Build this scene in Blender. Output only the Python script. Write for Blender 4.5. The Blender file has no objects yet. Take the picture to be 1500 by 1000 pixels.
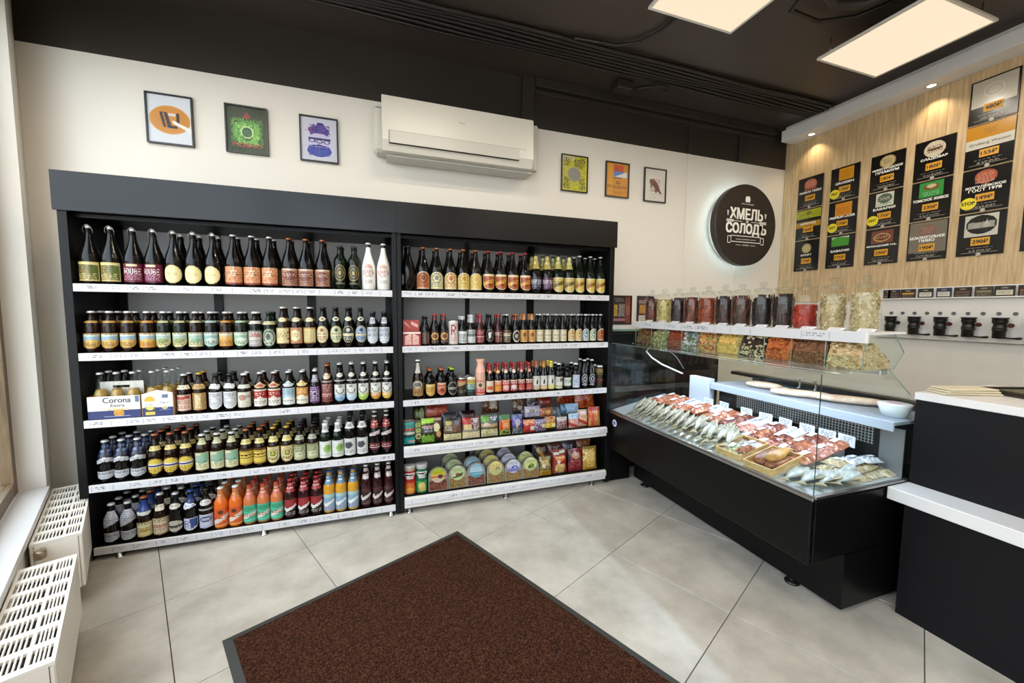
import bpy, bmesh, math, random
from math import sin, cos, pi, radians
from mathutils import Vector, Matrix
import numpy as np

random.seed(7)
SC = bpy.context.scene
COL = SC.collection

# ------------------------------------------------------------------ camera
cam_d = bpy.data.cameras.new('camera')
cam_d.sensor_width = 36.0
cam_d.sensor_fit = 'HORIZONTAL'
cam_d.lens = 36.0 * 579.115 / 1500.0
cam_d.clip_start = 0.02
cam = bpy.data.objects.new('camera', cam_d)
COL.objects.link(cam)
R0 = (0.9461349, -0.3236757, 0.0079265)
R1 = (-0.0179449, -0.0768672, -0.9968798)
R2 = (0.3232751, 0.9430406, -0.0785351)
cam.matrix_world = Matrix(((R0[0], -R1[0], -R2[0], 0.0), (R0[1], -R1[1], -R2[1], 0.0),
                           (R0[2], -R1[2], -R2[2], 1.33), (0, 0, 0, 1)))
SC.camera = cam
SC.view_settings.view_transform = 'Standard'
SC.view_settings.look = 'None'
SC.view_settings.exposure = -0.04
SC.view_settings.gamma = 1.0
SC.view_settings.use_curve_mapping = False
SC.cycles.transparent_max_bounces = 24

# ------------------------------------------------------------------ world: pale daylight
W = bpy.data.worlds.new('daylight')
SC.world = W
W.use_nodes = True
bgn = W.node_tree.nodes['Background']
bgn.inputs[0].default_value = (0.80, 0.90, 1.0, 1)
bgn.inputs[1].default_value = 5.6
PANEL_SPOT = 7.6      # watts for each of four spots in a ceiling panel
PANEL_COL = (1.0, 0.90, 0.75)
PANEL_SEEN = 1.0


def lamp(name, typ, loc, power, col, rot=(0, 0, 0), **kw):
    d = bpy.data.lights.new(name, typ)
    d.energy = power
    d.color = col
    for k, v in kw.items():
        setattr(d, k, v)
    o = bpy.data.objects.new(name, d)
    COL.objects.link(o)
    o.location = loc
    o.rotation_euler = rot
    return o


PANELS = []
for px in (-1.225, 0.115, 1.455, 2.797):
    for py in (1.37, -0.35, -2.05):
        if px + 0.3 > -1.84 + (3.0 - py) * 0.469 + 0.1:
            PANELS.append((px, py))
for (px, py) in PANELS:
    for ix in (0.15, 0.445):
        for iy in (0.15, 0.445):
            lamp('panel_lamp', 'SPOT', (px + ix, py + iy, 2.97), PANEL_SPOT, PANEL_COL,
                 spot_size=radians(176), spot_blend=0.6, shadow_soft_size=0.0)
for (sx, sy) in ((3.843, 2.701), (3.835, 1.86), (3.835, 1.02), (3.835, 0.18)):
    lamp('downlight_lamp', 'SPOT', (sx, sy, 2.955), 6.0, (1.0, 0.78, 0.5), spot_size=radians(110), spot_blend=0.8, shadow_soft_size=0.0)
lamp('case_lamp', 'AREA', (2.08, 1.83, 1.055), 12.0, (0.66, 0.78, 1.0), rot=(0, radians(12), 0), shape='RECTANGLE', size=0.03, size_y=1.4)


# ------------------------------------------------------------------ colours and materials
def s2l(c):
    return c / 12.92 if c <= 0.04045 else ((c + 0.055) / 1.055) ** 2.4


def hexc(h):
    h = h.lstrip('#')
    if len(h) == 3:
        h = ''.join(c * 2 for c in h)
    return tuple(s2l(int(h[i:i + 2], 16) / 255.0) for i in (0, 2, 4))


MATS = {}


def mat(name, col='#808080', rough=0.5, metal=0.0, spec=0.5, coat=0.0, emit=None, estr=0.0, bump=0.0, bscale=60.0):
    if name in MATS:
        return MATS[name]
    m = bpy.data.materials.new(name)
    m.use_nodes = True
    nt = m.node_tree
    p = nt.nodes['Principled BSDF']
    c = hexc(col) if isinstance(col, str) else col
    p.inputs['Base Color'].default_value = (*c, 1)
    p.inputs['Roughness'].default_value = rough
    p.inputs['Metallic'].default_value = metal
    p.inputs['Specular IOR Level'].default_value = spec
    p.inputs['Coat Weight'].default_value = coat
    if emit:
        e = hexc(emit) if isinstance(emit, str) else emit
        p.inputs['Emission Color'].default_value = (*e, 1)
        p.inputs['Emission Strength'].default_value = estr
    if bump:
        n = nt.nodes.new('ShaderNodeTexNoise')
        n.inputs['Scale'].default_value = bscale
        b = nt.nodes.new('ShaderNodeBump')
        b.inputs['Strength'].default_value = bump
        b.inputs['Distance'].default_value = 0.004
        tc = nt.nodes.new('ShaderNodeTexCoord')
        nt.links.new(tc.outputs['Object'], n.inputs['Vector'])
        nt.links.new(n.outputs['Fac'], b.inputs['Height'])
        nt.links.new(b.outputs['Normal'], p.inputs['Normal'])
    MATS[name] = m
    return m


def mottled(name, c1, c2, scale, rough, stretch=(1, 1, 1), detail=6.0, bump=0.0, coord='Object', vary=0.0, spec=0.5, c3=None, lo=0.35, hi=0.65):
    m = bpy.data.materials.new(name)
    m.use_nodes = True
    nt = m.node_tree
    p = nt.nodes['Principled BSDF']
    p.inputs['Roughness'].default_value = rough
    p.inputs['Specular IOR Level'].default_value = spec
    tc = nt.nodes.new('ShaderNodeTexCoord')
    geo = nt.nodes.new('ShaderNodeNewGeometry')
    mp = nt.nodes.new('ShaderNodeMapping')
    mp.inputs['Scale'].default_value = stretch
    nt.links.new(geo.outputs['Position'] if coord == 'World' else tc.outputs[coord], mp.inputs['Vector'])
    n = nt.nodes.new('ShaderNodeTexNoise')
    n.inputs['Scale'].default_value = scale
    n.inputs['Detail'].default_value = detail
    n.inputs['Roughness'].default_value = 0.62
    nt.links.new(mp.outputs[0], n.inputs['Vector'])
    r = nt.nodes.new('ShaderNodeValToRGB')
    r.color_ramp.elements[0].position = lo
    r.color_ramp.elements[1].position = hi
    r.color_ramp.elements[0].color = (*hexc(c1), 1)
    r.color_ramp.elements[1].color = (*hexc(c2), 1)
    if c3:
        e = r.color_ramp.elements.new((lo + hi) / 2)
        e.color = (*hexc(c3), 1)
    nt.links.new(n.outputs['Fac'], r.inputs['Fac'])
    out = r.outputs['Color']
    if vary:
        oi = nt.nodes.new('ShaderNodeObjectInfo')
        hs = nt.nodes.new('ShaderNodeHueSaturation')
        mr = nt.nodes.new('ShaderNodeMapRange')
        mr.inputs['To Min'].default_value = 1.0 - vary
        mr.inputs['To Max'].default_value = 1.0 + vary
        nt.links.new(oi.outputs['Random'], mr.inputs['Value'])
        nt.links.new(mr.outputs[0], hs.inputs['Value'])
        nt.links.new(out, hs.inputs['Color'])
        out = hs.outputs['Color']
    nt.links.new(out, p.inputs['Base Color'])
    if bump:
        b = nt.nodes.new('ShaderNodeBump')
        b.inputs['Strength'].default_value = bump
        b.inputs['Distance'].default_value = 0.004
        nt.links.new(n.outputs['Fac'], b.inputs['Height'])
        nt.links.new(b.outputs['Normal'], p.inputs['Normal'])
    MATS[name] = m
    return m


def thin_glass(name, tint=(0.93, 0.97, 0.95), rough=0.0, refl=1.0, base=0.022):
    m = bpy.data.materials.new(name)
    m.use_nodes = True
    nt = m.node_tree
    nt.nodes.remove(nt.nodes['Principled BSDF'])
    t = nt.nodes.new('ShaderNodeBsdfTransparent')
    t.inputs[0].default_value = (*tint, 1)
    g = nt.nodes.new('ShaderNodeBsdfGlossy')
    g.inputs['Roughness'].default_value = rough
    g.inputs[0].default_value = (refl, refl, refl, 1)
    f = nt.nodes.new('ShaderNodeLayerWeight')
    f.inputs['Blend'].default_value = 0.5
    pw = nt.nodes.new('ShaderNodeMath'); pw.operation = 'POWER'; pw.inputs[1].default_value = 5.0
    ad = nt.nodes.new('ShaderNodeMath'); ad.operation = 'MULTIPLY_ADD'; ad.inputs[1].default_value = 0.9; ad.inputs[2].default_value = base
    nt.links.new(f.outputs['Facing'], pw.inputs[0])
    nt.links.new(pw.outputs[0], ad.inputs[0])
    mx = nt.nodes.new('ShaderNodeMixShader')
    nt.links.new(ad.outputs[0], mx.inputs[0])
    nt.links.new(t.outputs[0], mx.inputs[1])
    nt.links.new(g.outputs[0], mx.inputs[2])
    nt.links.new(mx.outputs[0], nt.nodes['Material Output'].inputs['Surface'])
    MATS[name] = m
    return m


def printed(name, rough=0.45, coat=0.0, density=1.0):
    m = bpy.data.materials.new(name)
    m.use_nodes = True
    nt = m.node_tree
    p = nt.nodes['Principled BSDF']
    p.inputs['Roughness'].default_value = rough
    p.inputs['Coat Weight'].default_value = coat
    a = nt.nodes.new('ShaderNodeAttribute')
    a.attribute_name = 'print'
    mu = nt.nodes.new('ShaderNodeVectorMath'); mu.operation = 'SCALE'; mu.inputs['Scale'].default_value = density
    nt.links.new(a.outputs['Color'], mu.inputs[0])
    nt.links.new(mu.outputs[0], p.inputs['Base Color'])
    MATS[name] = m
    return m


PRINT = printed('printed_paper', 0.5, density=0.9)
GLOSSPRINT = printed('printed_gloss', 0.22, density=0.75)
WALL = mat('cream_wall_paint', '#dcd6cc', 0.75, bump=0.03, bscale=120)
DARKWALL = mat('dark_brown_paint', '#2b2520', 0.5, spec=0.4)
CEIL = mat('dark_ceiling_paint', '#3a322d', 0.42, spec=0.45, bump=0.05, bscale=8)
BLACKLAM = mat('black_laminate', '#0c0c0d', 0.36, spec=0.2)
HEADLAM = mat('black_header_laminate', '#0e0e0f', 0.27, spec=0.32)
CASEBLACK = mat('black_case_panel', '#09090a', 0.34, spec=0.2)
COUNTERBLACK = mat('charcoal_laminate', '#101012', 0.5, spec=0.16)
GREYBACK = mat('grey_back_panel', '#b4b1ac', 0.6)
WHITELAM = mat('white_laminate', '#d6d4d3', 0.4)
WHITEPLA = mat('white_plastic', '#d6d3ce', 0.35)
RADWHITE = mat('radiator_enamel', '#e9e3d8', 0.35)
STEEL = mat('brushed_steel', '#b9b9b9', 0.32, metal=1.0)
CHROME = mat('chrome', '#d0d0d0', 0.12, metal=1.0)
BLACKPLA = mat('black_plastic', '#141414', 0.35)
GROUT = mat('dark_grout', '#3d3833', 0.9)
TILE = mottled('stone_tile', '#a69f93', '#c2bbaf', 4.5, 0.32, coord='World', vary=0.03, bump=0.02, spec=0.4)
WOOD = mottled('light_wood_panel', '#a98f69', '#cbb28c', 7.0, 0.5, stretch=(9, 9, 0.6), coord='World', detail=8)
FRAMEWOOD = mottled('window_wood', '#5c4a34', '#7d674a', 8.0, 0.45, stretch=(8, 8, 0.8), coord='World')
CARPET = mottled('brown_carpet', '#170b07', '#5e3d2a', 170.0, 0.95, coord='World', detail=2, bump=0.8, spec=0.1, c3='#371e14', lo=0.3, hi=0.72)
RUBBER = mat('dark_rubber', '#33342f', 0.6)
GLASS = thin_glass('clear_glass')
JARGLASS = thin_glass('jar_glass', (0.96, 0.97, 0.95))
MATGLASS = thin_glass('matt_poster_glazing', (0.99, 0.99, 0.99), 0.25, 0.6, 0.006)
WINGLASS = thin_glass('window_glass', (0.97, 0.98, 0.98))
PANELLIGHT = mat('led_panel_diffuser', '#202020', 0.6, emit=(1.0, 0.83, 0.60), estr=PANEL_SEEN)
WHITETEXT = mat('white_lettering', '#f0efe8', 0.5)
BLACKTEXT = mat('black_lettering', '#17130e', 0.5)


# ------------------------------------------------------------------ mesh builder
class MB:
    def __init__(s):
        s.v = []; s.f = []; s.m = []; s.sm = []

    def add(s, vs, fs, mi=0, smooth=False):
        o = len(s.v)
        s.v += [tuple(v) for v in vs]
        for f in fs:
            s.f.append(tuple(i + o for i in f)); s.m.append(mi); s.sm.append(smooth)
        return s

    def box(s, x0, x1, y0, y1, z0, z1, mi=0, ch=0.0):
        if x0 > x1: x0, x1 = x1, x0
        if y0 > y1: y0, y1 = y1, y0
        if z0 > z1: z0, z1 = z1, z0
        if ch <= 0:
            vs = [(x, y, z) for z in (z0, z1) for y in (y0, y1) for x in (x0, x1)]
            return s.add(vs, [(0, 2, 3, 1), (4, 5, 7, 6), (0, 1, 5, 4), (2, 6, 7, 3), (0, 4, 6, 2), (1, 3, 7, 5)], mi)
        bm = bmesh.new()
        bmesh.ops.create_cube(bm, size=1)
        for v in bm.verts:
            v.co = Vector(((x0 + x1) / 2 + v.co.x * (x1 - x0), (y0 + y1) / 2 + v.co.y * (y1 - y0), (z0 + z1) / 2 + v.co.z * (z1 - z0)))
        bmesh.ops.bevel(bm, geom=bm.edges[:], offset=ch, segments=1, affect='EDGES')
        bm.verts.index_update()
        s.add([v.co[:] for v in bm.verts], [tuple(v.index for v in f.verts) for f in bm.faces], mi)
        bm.free()
        return s

    def lathe(s, prof, n=20, c=(0, 0, 0), mi=0, caps=True, axis='z', smooth=True):
        vs = []; fs = []
        for (r, z) in prof:
            for k in range(n):
                a = 2 * pi * k / n
                p = (r * cos(a), r * sin(a), z)
                if axis == 'x': p = (p[2], p[0], p[1])
                if axis == 'y': p = (p[1], p[2], p[0])
                vs.append((p[0] + c[0], p[1] + c[1], p[2] + c[2]))
        for i in range(len(prof) - 1):
            for k in range(n):
                a, b = i * n + k, i * n + (k + 1) % n
                fs.append((a, b, b + n, a + n))
        s.add(vs, fs, mi, smooth)
        o = len(s.v) - len(vs)
        if caps:
            s.f.append(tuple(o + k for k in reversed(range(n)))); s.m.append(mi); s.sm.append(False)
            e = o + (len(prof) - 1) * n
            s.f.append(tuple(e + k for k in range(n))); s.m.append(mi); s.sm.append(False)
        return s

    def prism(s, pts, a0, a1, axis='y', mi=0):
        """pts: 2D polygon in the plane across the axis (x: (y,z); y: (x,z); z: (x,y))."""
        n = len(pts)

        def P(p, a):
            return {'x': (a, p[0], p[1]), 'y': (p[0], a, p[1]), 'z': (p[0], p[1], a)}[axis]
        vs = [P(p, a0) for p in pts] + [P(p, a1) for p in pts]
        fs = [tuple(range(n)), tuple(reversed(range(n, 2 * n)))] + [(i, i + n, (i + 1) % n + n, (i + 1) % n) for i in range(n)]
        return s.add(vs, fs, mi)

    def tube(s, pts, r, n=6, mi=0):
        pts = [Vector(p) for p in pts]
        vs = []; fs = []
        for i, p in enumerate(pts):
            t = (pts[min(i + 1, len(pts) - 1)] - pts[max(i - 1, 0)])
            t = t.normalized() if t.length > 1e-9 else Vector((0, 0, 1))
            u = t.cross(Vector((0, 0, 1)))
            if u.length < 1e-4: u = t.cross(Vector((0, 1, 0)))
            u.normalize(); w = t.cross(u)
            rr = r[i] if isinstance(r, (list, tuple)) else r
            for k in range(n):
                a = 2 * pi * k / n
                vs.append(p + u * (cos(a) * rr) + w * (sin(a) * rr))
        for i in range(len(pts) - 1):
            for k in range(n):
                a, b = i * n + k, i * n + (k + 1) % n
                fs.append((a, b, b + n, a + n))
        fs.append(tuple(reversed(range(n)))); fs.append(tuple(range((len(pts) - 1) * n, len(pts) * n)))
        return s.add(vs, fs, mi, True)

    def mesh(s, name, mats, fix=True):
        me = bpy.data.meshes.new(name)
        me.from_pydata(s.v, [], s.f)
        for m in (mats if isinstance(mats, (list, tuple)) else [mats]):
            me.materials.append(m)
        me.polygons.foreach_set('material_index', s.m)
        me.polygons.foreach_set('use_smooth', s.sm)
        if fix:
            bm = bmesh.new(); bm.from_mesh(me)
            bmesh.ops.recalc_face_normals(bm, faces=bm.faces)
            bm.to_mesh(me); bm.free()
        me.update()
        return me


def link(name, me, parent=None, loc=(0, 0, 0), rot=(0, 0, 0)):
    o = bpy.data.objects.new(name, me)
    COL.objects.link(o)
    if parent is not None: o.parent = parent
    o.location = loc
    o.rotation_euler = rot
    return o


def obj(name, mb, mats, parent=None, loc=(0, 0, 0), rot=(0, 0, 0)):
    return link(name, mb.mesh(name, mats), parent, loc, rot)


def tag(o, label, cat, group=None, kind=None):
    o['label'] = label; o['category'] = cat
    if group: o['group'] = group
    if kind: o['kind'] = kind
    return o


def thing(name, label, cat, loc=(0, 0, 0), rotz=0.0, group=None):
    o = bpy.data.objects.new(name, None)
    COL.objects.link(o)
    o.empty_display_size = 0.05
    o.location = loc; o.rotation_euler = (0, 0, rotz)
    return tag(o, label, cat, group)


def struct(name, mb, mats, parent=None):
    o = obj(name, mb, mats, parent)
    if parent is None: o['kind'] = 'structure'
    return o


# ------------------------------------------------------------------ flat print
FONT = {'A': '7E1111117E', 'B': '7F49494936', 'C': '3E41414122', 'D': '7F4141221C', 'E': '7F49494941', 'F': '7F09090901', 'G': '3E4149497A',
        'H': '7F0808087F', 'I': '00417F4100', 'J': '2040413F01', 'K': '7F08142241', 'L': '7F40404040', 'M': '7F020C027F', 'N': '7F0408107F',
        'O': '3E4141413E', 'P': '7F09090906', 'R': '7F09192946', 'S': '4649494931', 'T': '01017F0101', 'U': '3F4040403F', 'V': '1F2040201F',
        'W': '3F4038403F', 'X': '6314081463', 'Y': '0708700807', 'Z': '6151494543', ' ': '0000000000', '0': '3E5149453E', '1': '00427F4000'}


class Art:
    """A small raster print drawn from a short text; row 0 is the top."""

    def __init__(s, w, h, spec, seed=1):
        s.w, s.h = w, h
        s.c = np.zeros((h, w, 3)); s.k = np.zeros((h, w), bool)
        yy, xx = np.mgrid[0:h, 0:w]
        s.X = (xx + 0.5) / w; s.Y = (yy + 0.5) / h
        s.rnd = random.Random(seed)
        for cmd in spec.split(';'):
            t = cmd.split()
            if t: s.do(t)

    def put(s, sel, col, lim=True):
        if lim and s.k.any(): sel = sel & s.k
        s.c[sel] = hexc(col); s.k |= sel

    def do(s, t):
        X, Y, q = s.X, s.Y, t[0]
        F = [float(a) for a in t[1:] if a[0] in '-.0123456789' and not a.startswith('#')] if q not in ('w',) else []
        C = [a for a in t if a.startswith('#')]
        if q == 'fill': s.put(X >= 0, C[0], False)
        elif q == 'shield': s.put((np.abs(X - 0.5) < 0.5 * np.where(Y < 0.6, 1, np.sqrt(np.clip(1 - ((Y - 0.6) / 0.4) ** 2, 0, 1)))), C[0], False)
        elif q == 'oval': s.put(((X - 0.5) / 0.5) ** 2 + ((Y - 0.5) / 0.5) ** 2 < 1, C[0], False)
        elif q == 'arch': s.put(np.abs(X - 0.5) < 0.5 * np.where(Y > 0.4, 1, np.sqrt(np.clip(1 - ((0.4 - Y) / 0.4) ** 2, 0, 1))), C[0], False)
        elif q == 'diag': s.put(Y < 0.55 + 0.4 * (1 - X), C[0], False)
        elif q == 'smile': s.put((Y > 0.05) & (Y < 0.72 + 0.28 * np.sqrt(np.clip(1 - (2 * X - 1) ** 2, 0, 1))), C[0], False)
        elif q == 'free':
            s.put(((X - F[0]) / F[2]) ** 2 + ((Y - F[1]) / F[3]) ** 2 < 1, C[0], False)
        elif q == 'b': s.put((Y >= F[0]) & (Y < F[1]), C[0])
        elif q == 'r': s.put((X >= F[0]) & (Y >= F[1]) & (X < F[2]) & (Y < F[3]), C[0])
        elif q == 'e': s.put(((X - F[0]) / F[2]) ** 2 + ((Y - F[1]) / F[3]) ** 2 < 1, C[0])
        elif q == 'ring':
            d = ((X - F[0]) / F[2]) ** 2 + ((Y - F[1]) / F[3]) ** 2
            s.put((d < 1) & (d > F[4]), C[0])
        elif q == 'bd':
            k = s.k; p = np.pad(k, 1)
            inner = p[:-2, 1:-1] & p[2:, 1:-1] & p[1:-1, :-2] & p[1:-1, 2:]
            s.put(k & ~inner, C[0])
        elif q == 'p':
            n = len(F) // 2; ins = np.zeros_like(s.k)
            for i in range(n):
                x1, y1 = F[2 * i], F[2 * i + 1]; x2, y2 = F[(2 * i + 2) % (2 * n)], F[(2 * i + 3) % (2 * n)]
                cr = ((y1 > Y) != (y2 > Y)) & (X < (x2 - x1) * (Y - y1) / ((y2 - y1) or 1e-9) + x1)
                ins ^= cr
            s.put(ins, C[0])
        elif q == 't':
            x0, x1 = (F[2], F[3]) if len(F) > 3 else (0.12, 0.88)
            y = int(F[0] * s.h)
            while y < int(F[1] * s.h):
                x = int(x0 * s.w) + s.rnd.randint(0, 2)
                while x < int(x1 * s.w):
                    L = s.rnd.randint(1, 4)
                    sel = np.zeros_like(s.k); sel[y:y + 1, x:min(x + L, int(x1 * s.w))] = True
                    s.put(sel, C[0]); x += L + s.rnd.randint(1, 2)
                y += 2
        elif q == 'spk':
            sel = np.zeros_like(s.k)
            for _ in range(int(F[4] * s.w * s.h)):
                a = int((F[0] + s.rnd.random() * (F[2] - F[0])) * s.w); b = int((F[1] + s.rnd.random() * (F[3] - F[1])) * s.h)
                if 0 <= a < s.w and 0 <= b < s.h: sel[b, a] = True
            s.put(sel, C[0])
        elif q == 'w':
            word = t[1].replace('_', ' '); N = [float(a) for a in t[2:] if not a.startswith('#')]
            y0, y1 = N[0], N[1]; x0, x1 = (N[2], N[3]) if len(N) > 3 else (0.1, 0.9)
            bits = np.zeros((7, len(word) * 6 - 1), bool)
            for i, ch in enumerate(word):
                g = FONT.get(ch, FONT[' '])
                for cidx in range(5):
                    v = int(g[2 * cidx:2 * cidx + 2], 16)
                    for b in range(7):
                        bits[b, i * 6 + cidx] = v >> b & 1
            u = ((X - x0) / (x1 - x0) * bits.shape[1]).astype(int); v = ((Y - y0) / (y1 - y0) * 7).astype(int)
            ok = (X >= x0) & (X < x1) & (Y >= y0) & (Y < y1)
            s.put(ok & bits[np.clip(v, 0, 6), np.clip(u, 0, bits.shape[1] - 1)], C[0])


def colour_mesh(name, vs, fs, cols, m, smooth=False):
    me = bpy.data.meshes.new(name)
    me.from_pydata(vs, [], fs)
    at = me.color_attributes.new('print', 'FLOAT_COLOR', 'CORNER')
    data = []
    for f, c in zip(fs, cols):
        data += [c[0], c[1], c[2], 1.0] * len(f)
    at.data.foreach_set('color', data)
    me.materials.append(m)
    if smooth: me.polygons.foreach_set('use_smooth', [True] * len(fs))
    me.update()
    return me


def flat_print(name, art, w, h, m=PRINT):
    """A print in the XZ plane facing -Y, centred at x=0, from z=0 up."""
    vs = []; fs = []; cols = []
    for j in range(art.h):
        i = 0
        while i < art.w:
            if not art.k[j, i]: i += 1; continue
            c = tuple(art.c[j, i]); e = i
            while e < art.w and art.k[j, e] and tuple(art.c[j, e]) == c: e += 1
            x0, x1 = (i / art.w - 0.5) * w, (e / art.w - 0.5) * w
            z1, z0 = (1 - j / art.h) * h, (1 - (j + 1) / art.h) * h
            o = len(vs)
            vs += [(x0, 0, z0), (x1, 0, z0), (x1, 0, z1), (x0, 0, z1)]
            fs.append((o, o + 1, o + 2, o + 3)); cols.append(c); i = e
    return colour_mesh(name, vs, fs, cols, m)


def wrap_print(name, art, prof, z0, z1, half, m=GLOSSPRINT, lift=0.0007):
    """A print wrapped on a lathe profile, centred on -Y."""
    zz = [p[1] for p in prof]; rr = [p[0] for p in prof]
    vs = []; idx = {}; fs = []; cols = []

    def V(i, j):
        if (i, j) not in idx:
            z = z1 + (z0 - z1) * j / art.h
            a = -pi / 2 + half * (2 * i / art.w - 1)
            r = float(np.interp(z, zz, rr)) + lift
            idx[(i, j)] = len(vs); vs.append((r * cos(a), r * sin(a), z))
        return idx[(i, j)]
    for j in range(art.h):
        for i in range(art.w):
            if art.k[j, i]:
                fs.append((V(i, j + 1), V(i + 1, j + 1), V(i + 1, j), V(i, j))); cols.append(tuple(art.c[j, i]))
    return colour_mesh(name, vs, fs, cols, m, True)


TXT = {}


def text_mesh(body, height, width=None, bold=0.0):
    """Flat lettering in the XZ plane facing -Y, centred on the origin; cap height = height."""
    key = (body, round(height, 5), width, bold)
    if key in TXT: return TXT[key]
    cu = bpy.data.curves.new('lettering', 'FONT')
    cu.body = body; cu.align_x = 'CENTER'; cu.align_y = 'CENTER'
    cu.size = 1.0; cu.offset = bold; cu.resolution_u = 3
    ob = bpy.data.objects.new('lettering', cu)
    me = bpy.data.meshes.new_from_object(ob)
    bpy.data.objects.remove(ob)
    co = np.zeros(len(me.vertices) * 3); me.vertices.foreach_get('co', co); co = co.reshape(-1, 3)
    lo, hi = co.min(0), co.max(0); c = (lo + hi) / 2
    sy = height / (hi[1] - lo[1]); sx = sy if width is None else min(width / (hi[0] - lo[0]), sy * 1.25)
    out = np.stack([(co[:, 0] - c[0]) * sx, np.zeros(len(co)), (co[:, 1] - c[1]) * sy], 1)
    me.vertices.foreach_set('co', out.ravel().astype(np.float32)); me.materials.clear(); me.update()
    TXT[key] = me
    return me


def lettering(body, height, m, parent, loc, width=None, bold=0.0, name='lettering'):
    me = text_mesh(body, height, width).copy()
    if bold:      # a heavier weight: the same outline repeated a hair to each side
        co = np.zeros(len(me.vertices) * 3); me.vertices.foreach_get('co', co); co = co.reshape(-1, 3)
        fs = [tuple(f.vertices) for f in me.polygons]; vs = []; ff = []
        for i, (dx, dz) in enumerate(((-1, -1), (1, -1), (-1, 1), (1, 1))):
            o = len(vs); vs += [(a + dx * bold * height, b - 1e-5 * i, c + dz * bold * height * 0.6) for a, b, c in co]
            ff += [tuple(k + o for k in f) for f in fs]
        me = bpy.data.meshes.new(name); me.from_pydata(vs, [], ff); me.update()
    me.materials.append(m)
    return link(name, me, parent, loc)
# ================================================================== the room
AA = 0.43819
CA, SA = cos(AA), sin(AA)


def a2w(ax, ay, z=0.0):
    return (ax * CA - ay * SA, ax * SA + ay * CA, z)


ROOM = [(-1.855, 3.0), (0.98, -3.02), (3.93, -3.02), (3.93, 3.0)]
CEILZ = 3.12

# floor slab and its stone tiles, laid in the window wall's direction
fl = struct('floor', MB().prism([(-2.0, 3.2), (0.9, -3.2), (4.1, -3.2), (4.1, 3.2)], -0.06, -0.004, 'z'), GROUT)


def clip_convex(poly, hull):
    out = poly
    for i in range(len(hull)):
        a, b = hull[i], hull[(i + 1) % len(hull)]
        nx, ny = -(b[1] - a[1]), b[0] - a[0]
        res = []
        for j in range(len(out)):
            p, q = out[j], out[(j + 1) % len(out)]
            dp = (p[0] - a[0]) * nx + (p[1] - a[1]) * ny
            dq = (q[0] - a[0]) * nx + (q[1] - a[1]) * ny
            if dp >= 0: res.append(p)
            if (dp >= 0) != (dq >= 0):
                t = dp / (dp - dq)
                res.append((p[0] + t * (q[0] - p[0]), p[1] + t * (q[1] - p[1])))
        out = res
        if not out: return []
    return out


def tile_mb(poly):
    """A slab with a slightly eased rim."""
    n = len(poly)
    cx = sum(p[0] for p in poly) / n; cy = sum(p[1] for p in poly) / n
    inn = [(p[0] + (cx - p[0]) * 0.004, p[1] + (cy - p[1]) * 0.004) for p in poly]
    vs = [(x, y, -0.006) for x, y in poly] + [(x, y, -0.0012) for x, y in poly] + [(x, y, 0.0) for x, y in inn]
    fs = [(i, (i + 1) % n, (i + 1) % n + n, i + n) for i in range(n)] + [(i + n, (i + 1) % n + n, (i + 1) % n + 2 * n, i + 2 * n) for i in range(n)]
    fs.append(tuple(range(2 * n, 3 * n)))
    return MB().add(vs, fs)


HULL = list(ROOM)
T0 = (1.851, 1.1105); TS = 0.5995; J = 0.0016
full = None
for i in range(-8, 9):
    for j in range(-9, 6):
        x0, y0 = T0[0] + i * TS, T0[1] + j * TS
        sq = [a2w(x, y)[:2] for x, y in ((x0 + J, y0 + J), (x0 + TS - J, y0 + J), (x0 + TS - J, y0 + TS - J), (x0 + J, y0 + TS - J))]
        cl = clip_convex(sq, HULL)
        if len(cl) < 3: continue
        area = abs(sum(cl[k][0] * cl[(k + 1) % len(cl)][1] - cl[(k + 1) % len(cl)][0] * cl[k][1] for k in range(len(cl)))) / 2
        if area < 0.004: continue
        if area > (TS - 2 * J) ** 2 * 0.999:
            if full is None:
                hs = TS / 2 - J
                full = tile_mb([(-hs, -hs), (hs, -hs), (hs, hs), (-hs, hs)]).mesh('tile', TILE)
            link('tile', full, fl, a2w(x0 + TS / 2, y0 + TS / 2), (0, 0, AA))
        else:
            obj('tile', tile_mb(cl), TILE, fl)

struct('ceiling', MB().prism([(-2.1, 3.2), (0.8, -3.2), (4.1, -3.2), (4.1, 3.2)], CEILZ, CEILZ + 0.1, 'z'), CEIL)

# back wall with its dark painted band
wb = struct('wall_back', MB().box(-2.0, 4.05, 3.0, 3.14, -0.05, 2.758), WALL)
obj('painted_band', MB().box(-2.0, 4.05, 2.998, 3.14, 2.758, CEILZ), DARKWALL, wb)
obj('boxed_duct', MB().box(1.085, 1.185, 2.962, 2.997, 2.752, CEILZ - 0.002, ch=0.003), DARKWALL, wb)
obj('cable_cover', MB().box(1.19, 3.72, 2.978, 2.997, 3.01, 3.04, ch=0.003), DARKWALL, wb)
obj('ledge_board', MB().box(1.19, 3.72, 2.95, 2.997, 3.05, CEILZ - 0.002, ch=0.003), DARKWALL, wb)
for sx in (2.705, 3.305):
    obj('wall_seam', MB().box(sx - 0.008, sx + 0.008, 2.992, 2.9995, 1.2, 2.757, ch=0.002), WALL, wb)
    obj('conduit', MB().box(sx - 0.012, sx + 0.012, 2.975, 2.997, 2.76, 3.008, ch=0.004), DARKWALL, wb)

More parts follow.
